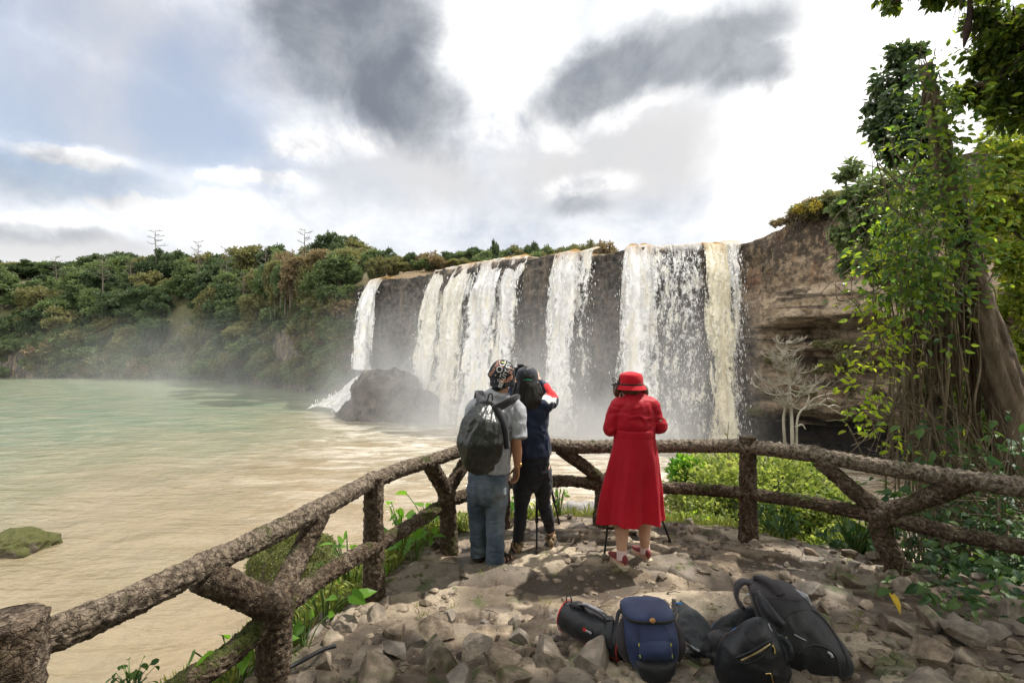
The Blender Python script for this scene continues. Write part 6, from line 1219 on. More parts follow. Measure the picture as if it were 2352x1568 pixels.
mb = MB(); tube(mb, [px(1224, 1046, D), px(1223, 1020, D), px(1221, 985, D), px(1219, 950, D), px(1218, 926, D), px(1215, 910, D)], [.162, .155, .143, .152, .135, .06], 30, 46, flat=[.74, .72, .7, .66, .62, .9], up=(1, 0, .01))
for s_, e_, w_ in ((shR, elR, wrR), (shL, elL, wrL)): tube(mb, [px(1219, 932, D)*.5+s_*.5, s_, s_*.4+e_*.6, e_, e_*.35+w_*.65, e_*.12+w_*.88], [.07, .072, .062, .056, .047, .038], 20, 50)
jk = fuse(mb, 'jacket', [M_navy, M_redband, M_white], .008, 3, girl, folds(.014, 41, (9, 9, 7), .8))
pc = np.array([q.center for q in jk.data.polygons]); pn = np.array([q.normal for q in jk.data.polygons]); sd = elR-shR; tt = ((pc-shR) @ sd)/(sd @ sd); fd = wrR-elR; t2 = ((pc-elR) @ fd)/(fd @ fd)
dU = np.linalg.norm(pc-shR-np.clip(tt, 0, 1)[:, None]*sd, axis=1); dF = np.linalg.norm(pc-elR-np.clip(t2, 0, 1)[:, None]*fd, axis=1); wv = .05*fbm(pc*30, 2, 4)
mi = np.zeros(len(pc), np.int32); top_ = pc[:, 2]-(shR[2]+np.clip(tt, 0, 1)*sd[2]) > .014+wv*.3; ou = ((pn @ np.array((.75, -.3, .6))) > .35)
mi[(dU < .085) & (tt > -.1) & (tt < .98) & (pn[:, 2] > .15+wv) & (pn[:, 1] < .7)] = 2; mi[(dF < .07) & (t2 > -.05) & (t2 < .62) & ou] = 1; mi[(dU < .085) & (tt > .55) & (tt < 1.1) & (pn[:, 2] > .55+wv)] = 1
jk.data.polygons.foreach_set('material_index', mi); jk.data.update()
mb = MB(); tube(mb, [px(1223, 1130, D, .02), px(1223, 1108, D, .01), px(1223, 1085, D), px(1223, 1060, D), px(1223, 1035, D)], [.045, .11, .145, .155, .14], 26, 26, flat=[.9, .8, .8, .76], up=(1, 0, .01))
for a, k, an in ((px(1203, 1075, D), kL, aL), (px(1243, 1075, D), kR, aR)): tube(mb, [a, a*.5+k*.5, k, k*.6+an*.4, an+(0, 0, .02)], [.088, .092, .064, .057, .046], 20, 46)
fuse(mb, 'trousers', M_black, .008, 3, girl, folds(.009, 43, (11, 11, 16), .8))
for f_, dr in ((fL, (-.045, .2, 0)), (fR, (.02, .21, 0))):
    a, b = f_-np.array(dr)*.3, f_+np.array(dr)*.85; mb = MB(); shoe(mb, a, b, .105, .085); tube(mb, [f_+(0, 0, .06), f_+(0, 0, .115)], [.048, .046], 16, 8); sh = mb.obj('shoe', M_camo, girl); mb = MB(); sole(mb, a, b, .088, .022, 0, -.006); mb.obj('sole', M_darksole, sh)
mb = MB(); ball(mb, hc2+(0, -.02, .03), (.085, .1, .095), seg=20, rings=14); tube(mb, [hc2+(0, -.06, .02), hc2+(.003, -.085, -.08), hc2+(.01, -.095, -.17), hc2+(.012, -.09, -.235)], [.07, .098, .108, .085], 24, 30, flat=[.8, .55, .5, .4], up=(1, 0, 0))
for k, (a, l) in enumerate([(-.1, -.2), (.1, -.18), (-.07, -.25), (.075, -.25), (0, -.27), (.04, -.27)]): tube(mb, [hc2+(a*.8, -.04, -.02), hc2+(a*1.1, -.07, l*.6), hc2+(a*1.05, -.075, l)], [.028, .026, .006], 8, 16)
fuse(mb, 'hair', M_hair, .006, 2, girl, lambda v: .005*ridged(v*np.array((55, 55, 5)), 2, 6))
M_cap = clothmat('charcoal_cap', (.018, .022, .032), (.035, .04, .055), bump=.3)
mb = MB(); ring = [(hc2[0], hc2[1]-.008, hc2[2]+z, a, b) for z, a, b in [(.0, .098, .112), (.035, .099, .112), (.075, .09, .102), (.105, .066, .078), (.122, .03, .036), (.1255, .004, .004)]]; loft(mb, interp_rings(ring, 22), 30); cap_ = mb.obj('cap', M_cap, girl)
mb = MB(); a_ = np.linspace(-1, 1, 15); V_ = np.array([[hc2+np.array((.088*a, .09+.085*f*(1-.55*a*a)-.03*a*a, .012-.02*f-.022*a*a)) for f in np.linspace(0, 1, 6)] for a in a_]); grid(mb, V_); o = mb.obj('brim', M_cap, cap_); o.modifiers.new('t', 'SOLIDIFY').thickness = .004
mb = MB(); ball(mb, hc2+(.006, -.05, .117), (.008, .008, .006)); mb.obj('button', stdmat('orange_plastic', [(.3, (.5, .16, .03)), (.7, (.62, .24, .05))]), cap_)
mb = MB(); tube(mb, [hc2+(-.045, -.103, .008), hc2+(-.02, -.1235, .016), hc2+(.02, -.1235, .014), hc2+(.05, -.102, 0)], .0032, 6, 20); mb.obj('cap_trim', stdmat('green_thread', [(.3, (.02, .28, .16)), (.7, (.04, .4, .24))]), cap_)
def make_camera(c, label, f=(0, 1, 0)):
    """body, grip, prism hump, lens, eyecup"""
    f = unit(np.array(f, float)); rt = np.cross(f, (0, 0, 1)); M = Matrix((rt, f, np.cross(rt, f))).transposed(); w = lambda x, y, z: c+rt*x+f*y+np.array((0, 0, z))
    root = empty('camera', tuple(c), label, 'camera'); mb = MB(); box(mb, c, (.135, .06, .085), M.to_4x4(), 0, .3); box(mb, w(.055, .03, -.004), (.03, .04, .085), M.to_4x4(), 0, .4); mb.obj('camera_body', M_blackmetal, root)
    mb = MB(); box(mb, w(0, .004, .055), (.058, .06, .035), M.to_4x4(), 0, .5); mb.obj('viewfinder', M_blackmetal, root); mb = MB(); tube(mb, [w(-.005, .025, -.002), w(-.005, .06, -.002), w(-.005, .105, -.002)], [.034, .036, .037], 20, 8); mb.obj('lens', M_blackmetal, root)
    mb = MB(); tube(mb, [w(.046, 0, .042), w(.046, 0, .056)], .014, 14, 3); mb.obj('dial', M_blackmetal, root); return root
make_camera(camc, 'black camera held up to the face of the woman in navy', (-.12, 1, 0))

# ---- woman in red
D = 4.0; gx = at(1455, 784, D)[0]
lady = empty('person', (gx, D, gh(gx, D)), 'woman in long red dress and red felt hat bending to a camera, seen from behind', 'person')
hc3 = px(1452, 896, D, .05); shL, shR = px(1422, 932, D), px(1495, 932, D); elL, elR = px(1402, 986, D, .02), px(1516, 980, D, .02); wrL, wrR = px(1437, 925, D, .26), px(1467, 925, D, .26)
aL, aR = px(1428, 1272, D), px(1492, 1243, D, .14); kL, kR = px(1430, 1160, D, .03), px(1485, 1150, D, .08); fL, fR = aL*(1, 1, 0)+(0, 0, gh(*aL[:2])), aR*(1, 1, 0)+(0, 0, gh(*aR[:2])); hipl = px(1457, 1060, D)
fL[2] -= .014; fR[2] -= .014; aL[2] = fL[2]+.085; aR[2] = fR[2]+.085
cam3 = px(1452, 902, D, .42)
body(M_skin2, [(px(1457, 1080, D), .14, .75), (hipl, .15, .8), (px(1457, 1000, D), .13, .78), (px(1457, 960, D), .145, .72), (px(1457, 930, D), .13, .66), (px(1455, 912, D, .02), .06, .9), (px(1453, 900, D, .04), .05, 1), (hc3-(0, 0, .04), .05, 1)],
     [([shL+(.02, 0, 0), shL, elL, wrL], [.05, .052, .042, .027]), ([shR-(.02, 0, 0), shR, elR, wrR], [.05, .052, .042, .027]), ([hipl+(-.08, 0, 0), kL, kL*.55+aL*.45, aL], [.1, .064, .062, .036]), ([hipl+(.08, 0, 0), kR, kR*.55+aR*.45, aR], [.1, .064, .062, .036])],
     [(hc3, (0, 1, -.25), (0, 0, 1), .96)], [dict(w=wrL, d=cam3+(-.07, -.02, 0)-wrL, n=(.8, .3, 0), s=(0, -.5, .8), curl=(.5, .6, .5), size=.92), dict(w=wrR, d=cam3+(.07, -.02, 0)-wrR, n=(-.8, .3, 0), s=(0, -.5, .8), curl=(.5, .6, .5), size=.92)],
     [(fL+(.02, -.05, 0), fL+(-.07, .14, 0), .07, .07), (fR+(.01, -.05, 0), fR+(-.07, .14, 0), .07, .07)], lady)
mb = MB(); tube(mb, [px(1457, 1010, D), px(1457, 992, D), px(1457, 972, D), px(1457, 950, D), px(1457, 930, D, .005), px(1455, 914, D, .02), px(1453, 903, D, .035)], [.160, .158, .170, .172, .158, .115, .055], 32, 56, flat=[.82, .8, .78, .74, .68, .66, .85], up=(1, 0, .01))
for s_, e_, w_ in ((shL, elL, wrL), (shR, elR, wrR)): tube(mb, [px(1457, 935, D)*.45+s_*.55, s_, s_*.45+e_*.55, e_, e_*.4+w_*.6, e_*.1+w_*.9], [.08, .070, .068, .062, .05, .038], 20, 50)
# hip roll and skirt in one with the bodice: wide flared folds
zs = np.array([1016, 1000, 1030, 1055, 1090, 1130, 1165, 1202], float)
top3 = fuse(mb, 'dress', M_red, .008, 3, lady, folds(.012, 51, (7, 7, 12), .7))
mb = MB(); rr_ = [(1457, 985, .161), (1457, 1000, .166), (1457, 1025, .178), (1456, 1055, .196), (1454, 1090, .213), (1452, 1125, .232), (1450, 1160, .245), (1449, 1185, .256), (1449, 1197, .262)]
rg = interp_rings([(at(u, v, D)[0], D+.03*sstep(1000, 1200, v), at(u, v, D)[2], q, q*(.80+.02*k/8)) for k, (u, v, q) in enumerate(rr_)], 50)
def pleat(th, q):
    f = sstep(4, 36, np.array([q]))[0]; w = np.stack([np.cos(th)*1.6, np.sin(th)*1.6, 0*th+q*.012], 1)
    return 1+f*(.135*(1-2*np.abs(np.sin(th*3.5+.6*np.sin(th*2+.6)+.4)))+.07*fbm(w*1.7, 3, 6)+.04*np.sin(th*13+2+np.sin(th*3)))
loft(mb, rg, 140, cap=False, mod=pleat); v = mb.v[0]; hem = np.arange(len(v)) >= len(v)-140*3; th = np.arctan2(v[:, 1]-D, v[:, 0]-gx); v[:, 2] += np.where(v[:, 2] < .75, (.012*np.sin(th*5+1)-.02*np.sin(th-.3))*sstep(.75, .37, v[:, 2]), 0)
o = mb.obj('skirt', M_red, lady); o.modifiers.new('t', 'SOLIDIFY').thickness = .003
mb = MB(); rg = [(at(1457, v, D)[0], D, at(1457, v, D)[2], q, q*.80) for v, q in [(1004, .1685), (1000, .1715), (990, .170), (986, .167)]]; loft(mb, interp_rings(rg, 12), 48); mb.obj('waistband', M_red, lady)
mb = MB(); tube(mb, [px(1457, 906, D, -.032), px(1458, 935, D, -.108), px(1459, 960, D, -.132)], .0016, 6, 20); tube(mb, [px(1457, 905, D, -.034), px(1457, 909, D, -.05)], .004, 8, 4); mb.obj('zipper', clothmat('dark_red', (.25, .003, .012), (.3, .005, .018)), lady)
mb = MB(); ball(mb, px(1410, 1040, D, -.03), (.012, .012, .014)); mb.obj('sash_bow', M_red, lady)
mb = MB(); ball(mb, hc3+(0, -.01, .02), (.082, .098, .075), seg=20, rings=14)
for sx in (-1, 1): tube(mb, [hc3+(sx*.07, 0, .03), hc3+(sx*.104, .0, 0.01), hc3+(sx*.118, -.01, -.03), hc3+(sx*.105, -.02, -.055)], [.03, .034, .026, .01], 10, 20)
tube(mb, [hc3+(-.06, -.07, .02), hc3+(0, -.09, 0), hc3+(.06, -.07, .02)], [.03, .035, .03], 10, 16)
fuse(mb, 'hair', M_hairb, .006, 2, lady, lambda v: .005*ridged(v*np.array((60, 60, 10)), 2, 6))
hz = at(1452, 854, D)[2]; hcx, hcy = hc3[0], hc3[1]-.005; brimz = at(1452, 884, D)[2]
mb = MB(); rg = [(hcx, hcy, brimz-.036, .128, .146), (hcx, hcy, brimz-.030, .124, .142), (hcx, hcy, brimz-.005, .108, .124), (hcx, hcy, brimz+.004, .102, .117), (hcx, hcy, brimz+.05, .100, .115), (hcx, hcy, brimz+.085, .088, .101), (hcx, hcy, hz-.01, .062, .072), (hcx, hcy, hz-.001, .028, .034), (hcx, hcy, hz, .004, .004)]
loft(mb, interp_rings(rg, 50), 56, cap=False, mod=lambda th, q: 1+.012*np.sin(th*3+.8)*(q < 14)); hat = mb.obj('hat', M_redfelt, lady); hat.modifiers.new('t', 'SOLIDIFY').thickness = .004
mb = MB(); loft(mb, [(hcx, hcy, brimz+.000, .1045, .1195), (hcx, hcy, brimz+.003, .1055, .1205), (hcx, hcy, brimz+.009, .1048, .1198), (hcx, hcy, brimz+.012, .103, .118)], 48); b0 = np.array((hcx-.104, hcy-.02, brimz+.008))
for a in ((-.045, .035), (-.05, -.01), (.012, .045)): tube(mb, [b0, b0+np.array((a[0]*.7-.01, -.01, a[1]+.012)), b0+np.array((a[0]-.012, -.012, a[1])), b0+np.array((a[0]*.5, -.006, a[1]*.3-.004)), b0], .0032, 6, 30)
tube(mb, [b0, b0+np.array((-.022, -.01, -.03)), b0+np.array((-.03, -.012, -.07)), b0+np.array((-.022, -.01, -.1))], .003, 6, 20); mb.obj('hat_ribbon', M_blackcloth, hat)
for f_, a_, dr in ((fL, aL, (-.085, .2, 0)), (fR, aR, (-.075, .2, 0))):
    a, b = f_-np.array(dr)*.3, f_+np.array(dr)*.8; mb = MB(); shoe(mb, a+(0, 0, .02), b+(0, 0, .016), .088, .08); sh = mb.obj('shoe', M_maroon, lady); mb = MB(); sole(mb, a, b, .088, .032, 0, -.006); mb.obj('sole', M_sole, sh)
    mb = MB(); tube(mb, [f_+(0, -.008, .06), f_+(0, -.003, .10), f_+(0, .0, .135)], [.043, .041, .042], 18, 10); mb.obj('sock', M_sock, lady)
make_camera(cam3, 'black camera on the tripod in front of the woman in red')
# ---- tripods
def tripod(apex, feet, label, splitz=.55):
    root = empty('tripod', tuple(np.mean(np.array(feet), 0)), label, 'tripod'); A = np.array(apex, float)
    for f_ in feet:
        f_ = np.array(f_, float); top = A+unit((f_-A)*(1, 1, 0))*.035-(0, 0, .02); mid = top+(f_-top)*.45; m2 = top+(f_-top)*.74; mb = MB(); tube(mb, [top, mid], [.0145, .014], 10, 4); tube(mb, [mid, m2], .0115, 10, 4); tube(mb, [m2, f_+(0, 0, .02)], .009, 10, 4)
        for q, e in ((mid, .0185), (m2, .0155)): d_ = unit(f_-top); tube(mb, [q-d_*.022, q+d_*.018], e, 10, 3)
        lg = mb.obj('leg', M_blackmetal, root); mb = MB(); tube(mb, [f_+(0, 0, .035), f_-(0, 0, .006)], [.0125, .014], 10, 4); mb.obj('rubber_foot', M_darksole, lg)
    mb = MB(); tube(mb, [A-(0, 0, .05), A+(0, 0, .02)], .04, 14, 4); mb.obj('crown', M_blackmetal, root); mb = MB(); tube(mb, [A-(0, 0, .2), A+(0, 0, .1)], .013, 12, 4); mb.obj('centre_column', M_blackmetal, root)
    mb = MB(); ball(mb, A+(0, 0, .115), (.03, .03, .03)); box(mb, A+np.array((0, 0, .148)), (.06, .06, .02)); mb.obj('ball_head', M_blackmetal, root); return root
def floor_at(u, d): x = (u-1176)/F*d; return (x, d, gh(x, d))
tripod((.235, 4.62, 1.0), [floor_at(1233, 4.16), floor_at(1284, 4.86), floor_at(1196, 4.92)], 'black tripod standing between the legs of the woman in navy and the fence')
tripod((cam3[0], cam3[1]+.01, cam3[2]-.205), [floor_at(1388, 4.15), floor_at(1538, 4.5), floor_at(1390, 4.9)], 'black tripod standing astride in front of the woman in red')
# ================================================================== bags left on the ground
M_nylon = clothmat('black_nylon', (.004, .0045, .007), (.009, .010, .014), rough=.5, bump=.5, bscale=12, bdist=.02, spec=.4)
M_nylon2 = clothmat('purple_grey_padding', (.022, .018, .022), (.04, .033, .039), rough=.7, bump=.2)
M_leather = stdmat('black_leather', [(.3, (.005, .006, .009)), (.7, (.011, .013, .018))], scale=5, rough=.42, spec=.45, bump=.35, bscale=16, bdist=.02)
M_bluebag = clothmat('blue_nylon', (.010, .020, .066), (.02, .036, .105), rough=.6, bump=.25, bscale=16, spec=.35)
M_greycase = clothmat('dark_grey_canvas', (.02, .024, .027), (.04, .046, .05), rough=.7, bump=.7, bscale=9, bdist=.03)
M_redpipe = clothmat('red_piping', (.45, .02, .02), (.55, .035, .03)); M_bluepipe = clothmat('blue_piping', (.02, .16, .42), (.03, .22, .52)); M_greyrefl = stdmat('silver_grey_pad', [(.3, (.30, .31, .35)), (.7, (.42, .43, .47))], scale=8, rough=.4, bump=.1)
M_orange = stdmat('tan_leather_badge', [(.4, (.45, .22, .07)), (.6, (.62, .36, .14))], scale=40); M_lime = clothmat('yellow_stitching', (.5, .5, .06), (.6, .6, .1)); M_brass = stdmat('dull_brass', [(.3, (.34, .26, .13)), (.7, (.56, .45, .26))], scale=30, metal=.8, rough=.4)
def fl(u, v, h=0.): d = (CH-.11-h)*F/(v-784); x = (u-1176)/F*d; return np.array((x, d, gh(x, d)+h))
def ring(mb, c, ax, r, t, m=0, flat=1., n=40):
    ax = unit(np.array(ax, float)); a = unit(np.cross(ax, (0, 0, 1))); b = np.cross(ax, a); th = np.linspace(0, 2*np.pi, n); tube(mb, [np.array(c)+a*math.cos(q)*r+b*math.sin(q)*r*flat for q in th], t, 6, n*2, m, cap=False)
# 1 tripod bag
A, B_ = at(1308, 1417, 2.93)+(0, 0, -.0), at(1426, 1474, 2.70); ax = unit(B_-A); lz = gh(A[0], A[1])
tb = empty('tripod_bag', tuple((A+B_)/2-(0, 0, .09)), 'black tubular tripod bag with red piping lying on the stones left of the blue backpack', 'bag')
mb = MB(); tube(mb, [A-ax*.045, A-ax*.035, A-ax*.01, A*.7+B_*.3, A*.4+B_*.6, B_, B_+ax*.025, B_+ax*.035], [.05, .075, .088, .09, .088, .088, .075, .05], 30, 60); fuse(mb, 'bag_body', M_nylon, .006, 2, tb, folds(.006, 61, (10, 10, 10)))
mb = MB(); ring(mb, A-ax*.03, ax, .084, .0035); ring(mb, B_+ax*.018, ax, .086, .0035); sd_ = unit(np.cross(ax, (0, 0, 1))); sd_ = sd_ if sd_[1] < 0 else -sd_
tube(mb, [A-ax*.03+sd_*.06-(0, 0, .062), (A+B_)/2+sd_*.062-(0, 0, .066), B_+ax*.018+sd_*.06-(0, 0, .064)], .0035, 6, 30); mb.obj('piping', M_redpipe, tb)
upn = np.array((0, 0, 1.)); up2 = unit(upn-ax*(ax @ upn)); mb = MB(); strap(mb, [A*.85+B_*.15+up2*.085-sd_*.0, A*.72+B_*.28+up2*.115, A*.5+B_*.5+up2*.118, A*.33+B_*.67+up2*.112, A*.22+B_*.78+up2*.088], .042, .009, side=sd_+up2*.2); mb.obj('handle', M_nylon, tb)
mb = MB(); [strap(mb, [A*.74+B_*.26+up2*.12+sd_*w, A*.5+B_*.5+up2*.1235+sd_*w, A*.36+B_*.64+up2*.118+sd_*w], .006, .002, side=sd_) for w in (-.012, 0, .012)]; mb.obj('reflective_strip', M_greyrefl, tb)
mb = MB(); strap(mb, [A*.25+B_*.75+up2*.1, A*.16+B_*.84+up2*.098+sd_*.03, A*.1+B_*.9+up2*.06+sd_*.072, A*.06+B_*.94+sd_*.093], .035, .006, side=ax); box(mb, A*.2+B_*.8+up2*.104+sd_*.005, (.045, .04, .014)); mb.obj('strap', M_nylon, tb)
mb = MB(); tube(mb, [A-ax*.02+up2*.08, A-ax*.025+up2*.115, A+up2*.13, A+ax*.012+up2*.112, A+ax*.012+up2*.08], .004, 8, 24); tube(mb, [A+ax*.01+up2*.085, A+ax*.06+up2*.098, A+ax*.10+up2*.09], [.012, .02, .012], 10, 14, flat=1.8); mb.obj('loop', M_nylon, tb)
def frame_text(s, c, X_, Y_, size, bold=0.): v, f = text_mesh(s, size, bold); return np.array(c)+v[:, :1]*np.array(X_)+v[:, 1:2]*np.array(Y_), f
nn = unit(sd_*.93+up2*.36); lc = A*.47+B_*.53+nn*.0945; ly = unit(np.cross(nn, ax)); ly = ly if ly[2] > 0 else -ly
mb = MB(); lab = lambda a, b, e: lc+ax*a+ly*b+nn*e; mb.add([lab(-.028, -.016, .0), lab(.028, -.016, 0), lab(.028, .016, 0), lab(-.028, .016, 0), lab(-.028, -.016, .003), lab(.028, -.016, .003), lab(.028, .016, .003), lab(-.028, .016, .003)], [(4, 5, 6, 7), (0, 1, 5, 4), (1, 2, 6, 5), (2, 3, 7, 6), (3, 0, 4, 7)], 0, False); lb = mb.obj('label', M_blackcloth, tb)
mb = MB(); mb.add(*frame_text('FOTO', lab(.009, 0, .0042), ax, ly, .0135, .0003), 0, False); mb.add(*frame_text('O', lab(-.018, 0, .0042), ax, ly, .02, .003), 1, False); mb.obj('label_print', [M_pr['w'], M_redpipe], lb)
# 2 blue camera backpack
c = fl(1506, 1552); bb_ = empty('backpack', tuple(c), 'blue camera backpack with tan round badge standing in the middle of the bags', 'backpack'); c = c+np.array((0, .06, 0)); W_ = lambda x, y, z: c+np.array((x*.93, y+z*.34, z*.78))
mb = MB(); rg = [(*W_(0, 0, .0), .085, .07, 0), (*W_(0, 0, .05), .118, .092, 0), (*W_(0, -.005, .12), .142, .105, 0), (*W_(0, -.01, .2), .147, .11, 0), (*W_(0, 0, .27), .138, .104, 0), (*W_(0, .005, .325), .126, .098, 0), (*W_(0, .008, .34), .105, .08, 0), (*W_(0, .01, .345), .05, .04, 0)]
loft(mb, [(*q, 3.2) for q in interp_rings(rg, 40)], 56); mb.obj('pack_body', M_bluebag, bb_, disp=lambda v: v+.004*np.stack([fbm(v*9, 3, k) for k in (1, 2, 3)], 1))
mb = MB(); loft(mb, [(*q, 3.6) for q in interp_rings([(*W_(0, .0, .318), .134, .108, 0), (*W_(0, 0, .33), .137, .111, 0), (*W_(0, .003, .345), .130, .104, 0), (*W_(0, .008, .356), .10, .08, 0), (*W_(0, .01, .358), .02, .02, 0)], 18)], 56); fp = mb.obj('top_flap', M_bluebag, bb_)
def rr_loop(c0, rx_, ry_, p=3.6, n=60): th = np.linspace(0, 2*np.pi, n); q = np.cos(th), np.sin(th); return [np.array(c0)+np.array((np.sign(q[0][k])*abs(q[0][k])**(2/p)*rx_, np.sign(q[1][k])*abs(q[1][k])**(2/p)*ry_, 0)) for k in range(n)]
mb = MB(); tube(mb, rr_loop(W_(0, 0, .321), .1365, .1105), .006, 8, 120, cap=False); tube(mb, rr_loop(W_(0, 0, .313), .135, .108), .004, 8, 120, cap=False); mb.obj('flap_trim', M_blackcloth, fp)
mb = MB(); tube(mb, [W_(0, -.112, .332), W_(0, -.119, .330)], [.016, .0155], 20, 3, flat=1.); tube(mb, [W_(0, -.1185, .330), W_(0, -.121, .3295)], [.011, .010], 20, 3); mb.obj('badge', M_orange, fp)
mb = MB(); a_ = np.linspace(-1, 1, 17); V_ = np.array([[W_(.088*a*(1-.05*b), -.1075-.022*(1-a**4)*(1-b*b)-.008*(1-a*a), .175+.042*b-.006*a*a) for b in np.linspace(-1, 1, 9)] for a in a_]); grid(mb, V_[::-1]); o = mb.obj('front_pocket', M_bluebag, bb_); o.modifiers.new('t', 'SOLIDIFY').thickness = .008
mb = MB(); tube(mb, [W_(-.088, -.112, .216), W_(0, -.12, .222), W_(.088, -.112, .216)], .0022, 6, 24); tube(mb, [W_(-.088, -.115, .13), W_(0, -.124, .136), W_(.088, -.115, .13)], .0018, 6, 24); tube(mb, [W_(-.062, -.107, .31), W_(-.085, -.112, .26), W_(-.092, -.112, .22)], .0014, 6, 16); tube(mb, [W_(.055, -.107, .31), W_(.085, -.112, .26), W_(.1, -.112, .22)], .0014, 6, 16); mb.obj('seams', M_blackcloth, bb_)
mb = MB(); [tube(mb, [W_(sx*.09, -.118, z), W_(sx*.091, -.1185, z+.018)], .0026, 6, 3) for sx in (-1, 1) for z in (.135, .195)]; mb.obj('stitching', M_lime, bb_)
for sx in (-1, 1):
    mb = MB(); tube(mb, [W_(sx*.13, -.02, .06), W_(sx*.152, -.02, .13), W_(sx*.152, -.01, .2), W_(sx*.135, 0, .27)], [.02, .035, .035, .02], 12, 24, flat=1.4); mb.obj('side_pocket', M_nylon2, bb_)
mb = MB(); strap(mb, [W_(-.12, .05, .3), W_(-.16, .05, .28), W_(-.185, .03, .2), W_(-.17, .02, .14)], .03, .01, side=(0, 1, .2)); box(mb, W_(-.168, .01, .22), (.03, .02, .045)); mb.obj('strap', M_nylon, bb_)
mb = MB(); tube(mb, [W_(-.118, -.06, .12), W_(-.105, -.083, .07), W_(-.098, -.085, .03)], .004, 6, 14); mb.obj('reflective_strip', M_greyrefl, bb_)
mb = MB(); loft(mb, [(*q, 3.) for q in interp_rings([(*W_(.0, -.06, .0), .082, .06, 0), (*W_(0, -.07, .05), .1, .062, 0), (*W_(0, -.075, .1), .108, .055, 0), (*W_(0, -.06, .12), .09, .03, 0)], 16)], 40); mb.obj('shaded_lower_front', M_nylon, bb_)  # black lower front stands in for the shadow at the pack's foot
# 3 grey soft case, flung open
def cloth_quad(mb, cs, n=22, m=28, amp=.012, seed=0, th=None, lift=.03):
    a, b = np.meshgrid(np.linspace(0, 1, n), np.linspace(0, 1, m), indexing='ij'); c0, c1, c2, c3 = [np.array(q) for q in cs]
    V_ = (c0*((1-a)*(1-b))[..., None]+c1*(a*(1-b))[..., None]+c2*(a*b)[..., None]+c3*((1-a)*b)[..., None])
    q = np.stack([a*2.2, b*3.2, 0*a+seed], -1); V_[..., 2] += amp*2*fbm(q*1.3, 3, seed)+lift*np.sin(a*np.pi)*(.5+.5*np.sin(b*np.pi)); V_[..., :2] += .01*np.stack([fbm(q*1.5, 2, seed+3), fbm(q*1.5, 2, seed+5)], -1); grid(mb, V_)
cs_ = empty('soft_case', tuple(fl(1590, 1440)), 'dark grey soft case lying open behind the blue backpack, blue lining at its tip', 'case')
mb = MB(); cloth_quad(mb, [fl(1548, 1435, .10), fl(1600, 1492, .07), fl(1655, 1462, .06), fl(1560, 1372, .09)], seed=2, lift=.045); o = mb.obj('flap', M_greycase, cs_); o.modifiers.new('t', 'SOLIDIFY').thickness = .012
mb = MB(); cloth_quad(mb, [fl(1538, 1425, .06), fl(1546, 1440, .09), fl(1562, 1376, .10), fl(1542, 1370, .07)], 8, 16, seed=4, lift=.01); o = mb.obj('side_wall', M_nylon, cs_); o.modifiers.new('t', 'SOLIDIFY').thickness = .008
mb = MB(); tube(mb, [fl(1553, 1374, .1), fl(1562, 1371, .115), fl(1572, 1376, .105)], .006, 8, 14); mb.obj('lining', M_bluepipe, cs_)
mb = MB(); tube(mb, [fl(1578, 1452, .1), fl(1592, 1478, .09), fl(1606, 1490, .085)], .006, 8, 14); mb.obj('trim', M_greyrefl, cs_)
mb = MB(); cloth_quad(mb, [fl(1575, 1470, .07), fl(1543, 1515, .02), fl(1560, 1512, .02), fl(1618, 1480, .06)], 14, 14, seed=6, lift=.01); o = mb.obj('corner_flap', stdmat('shiny_grey_lining', [(.3, (.10, .10, .105)), (.7, (.2, .2, .205))], scale=6, rough=.4), cs_); o.modifiers.new('t', 'SOLIDIFY').thickness = .004
# 4 black cloth cover with blue piping
cc_ = empty('cloth_cover', tuple(fl(1690, 1460)), 'crumpled black cloth cover with thin blue piping between the grey case and the leather bag', 'cover')
mb = MB(); tube(mb, [fl(1640, 1450, .07), fl(1668, 1432, .11), fl(1710, 1425, .125), fl(1760, 1425, .12), fl(1800, 1430, .1)], [.03, .075, .085, .08, .05], 20, 40, flat=.8); tube(mb, [fl(1585, 1490, .05), fl(1640, 1475, .06), fl(1690, 1462, .07), fl(1740, 1450, .08)], [.012, .06, .075, .06], 18, 40, flat=.9); tube(mb, [fl(1620, 1500, .03), fl(1680, 1500, .03), fl(1720, 1490, .03)], [.03, .06, .05], 14, 24, flat=.7)
fuse(mb, 'cover_body', M_nylon, .007, 2, cc_, folds(.014, 71, (8, 8, 8), 1.))
mb = MB(); tube(mb, [fl(1648, 1408, .15), fl(1636, 1428, .115), fl(1642, 1446, .09)], .003, 6, 16); tube(mb, [fl(1672, 1452, .115), fl(1690, 1432, .15), fl(1715, 1424, .165), fl(1738, 1425, .16)], .0035, 6, 24); tube(mb, [fl(1735, 1402, .19), fl(1752, 1412, .2), fl(1768, 1418, .19)], .003, 6, 16); mb.obj('piping', M_bluepipe, cc_)
# 5 black leather bag with brass zips
lb_ = empty('leather_bag', tuple(fl(1730, 1555)), 'slouching black leather backpack with slanting brass zip in front of the big black pack', 'bag')
mb = MB(); p0 = [fl(1728, 1552, .05), fl(1727, 1540, .13), fl(1738, 1512, .20), fl(1758, 1480, .27), fl(1775, 1455, .30)]; tube(mb, p0, [.12, .178, .176, .13, .05], 34, 60, flat=[.62, .68, .66, .55, .4], up=(1, .15, 0)); tube(mb, [fl(1790, 1500, .24), fl(1806, 1490, .24)], [.07, .02], 14, 10); tube(mb, [fl(1690, 1565, .05), fl(1720, 1568, .04), fl(1770, 1565, .05)], [.04, .06, .05], 14, 20)
lbo = fuse(mb, 'bag_body', M_leather, .007, 3, lb_, folds(.010, 81, (6, 6, 5), .5))
me = lbo.data; bv = BVHTree.FromPolygons([q.co.copy() for q in me.vertices], [tuple(q.vertices) for q in me.polygons])
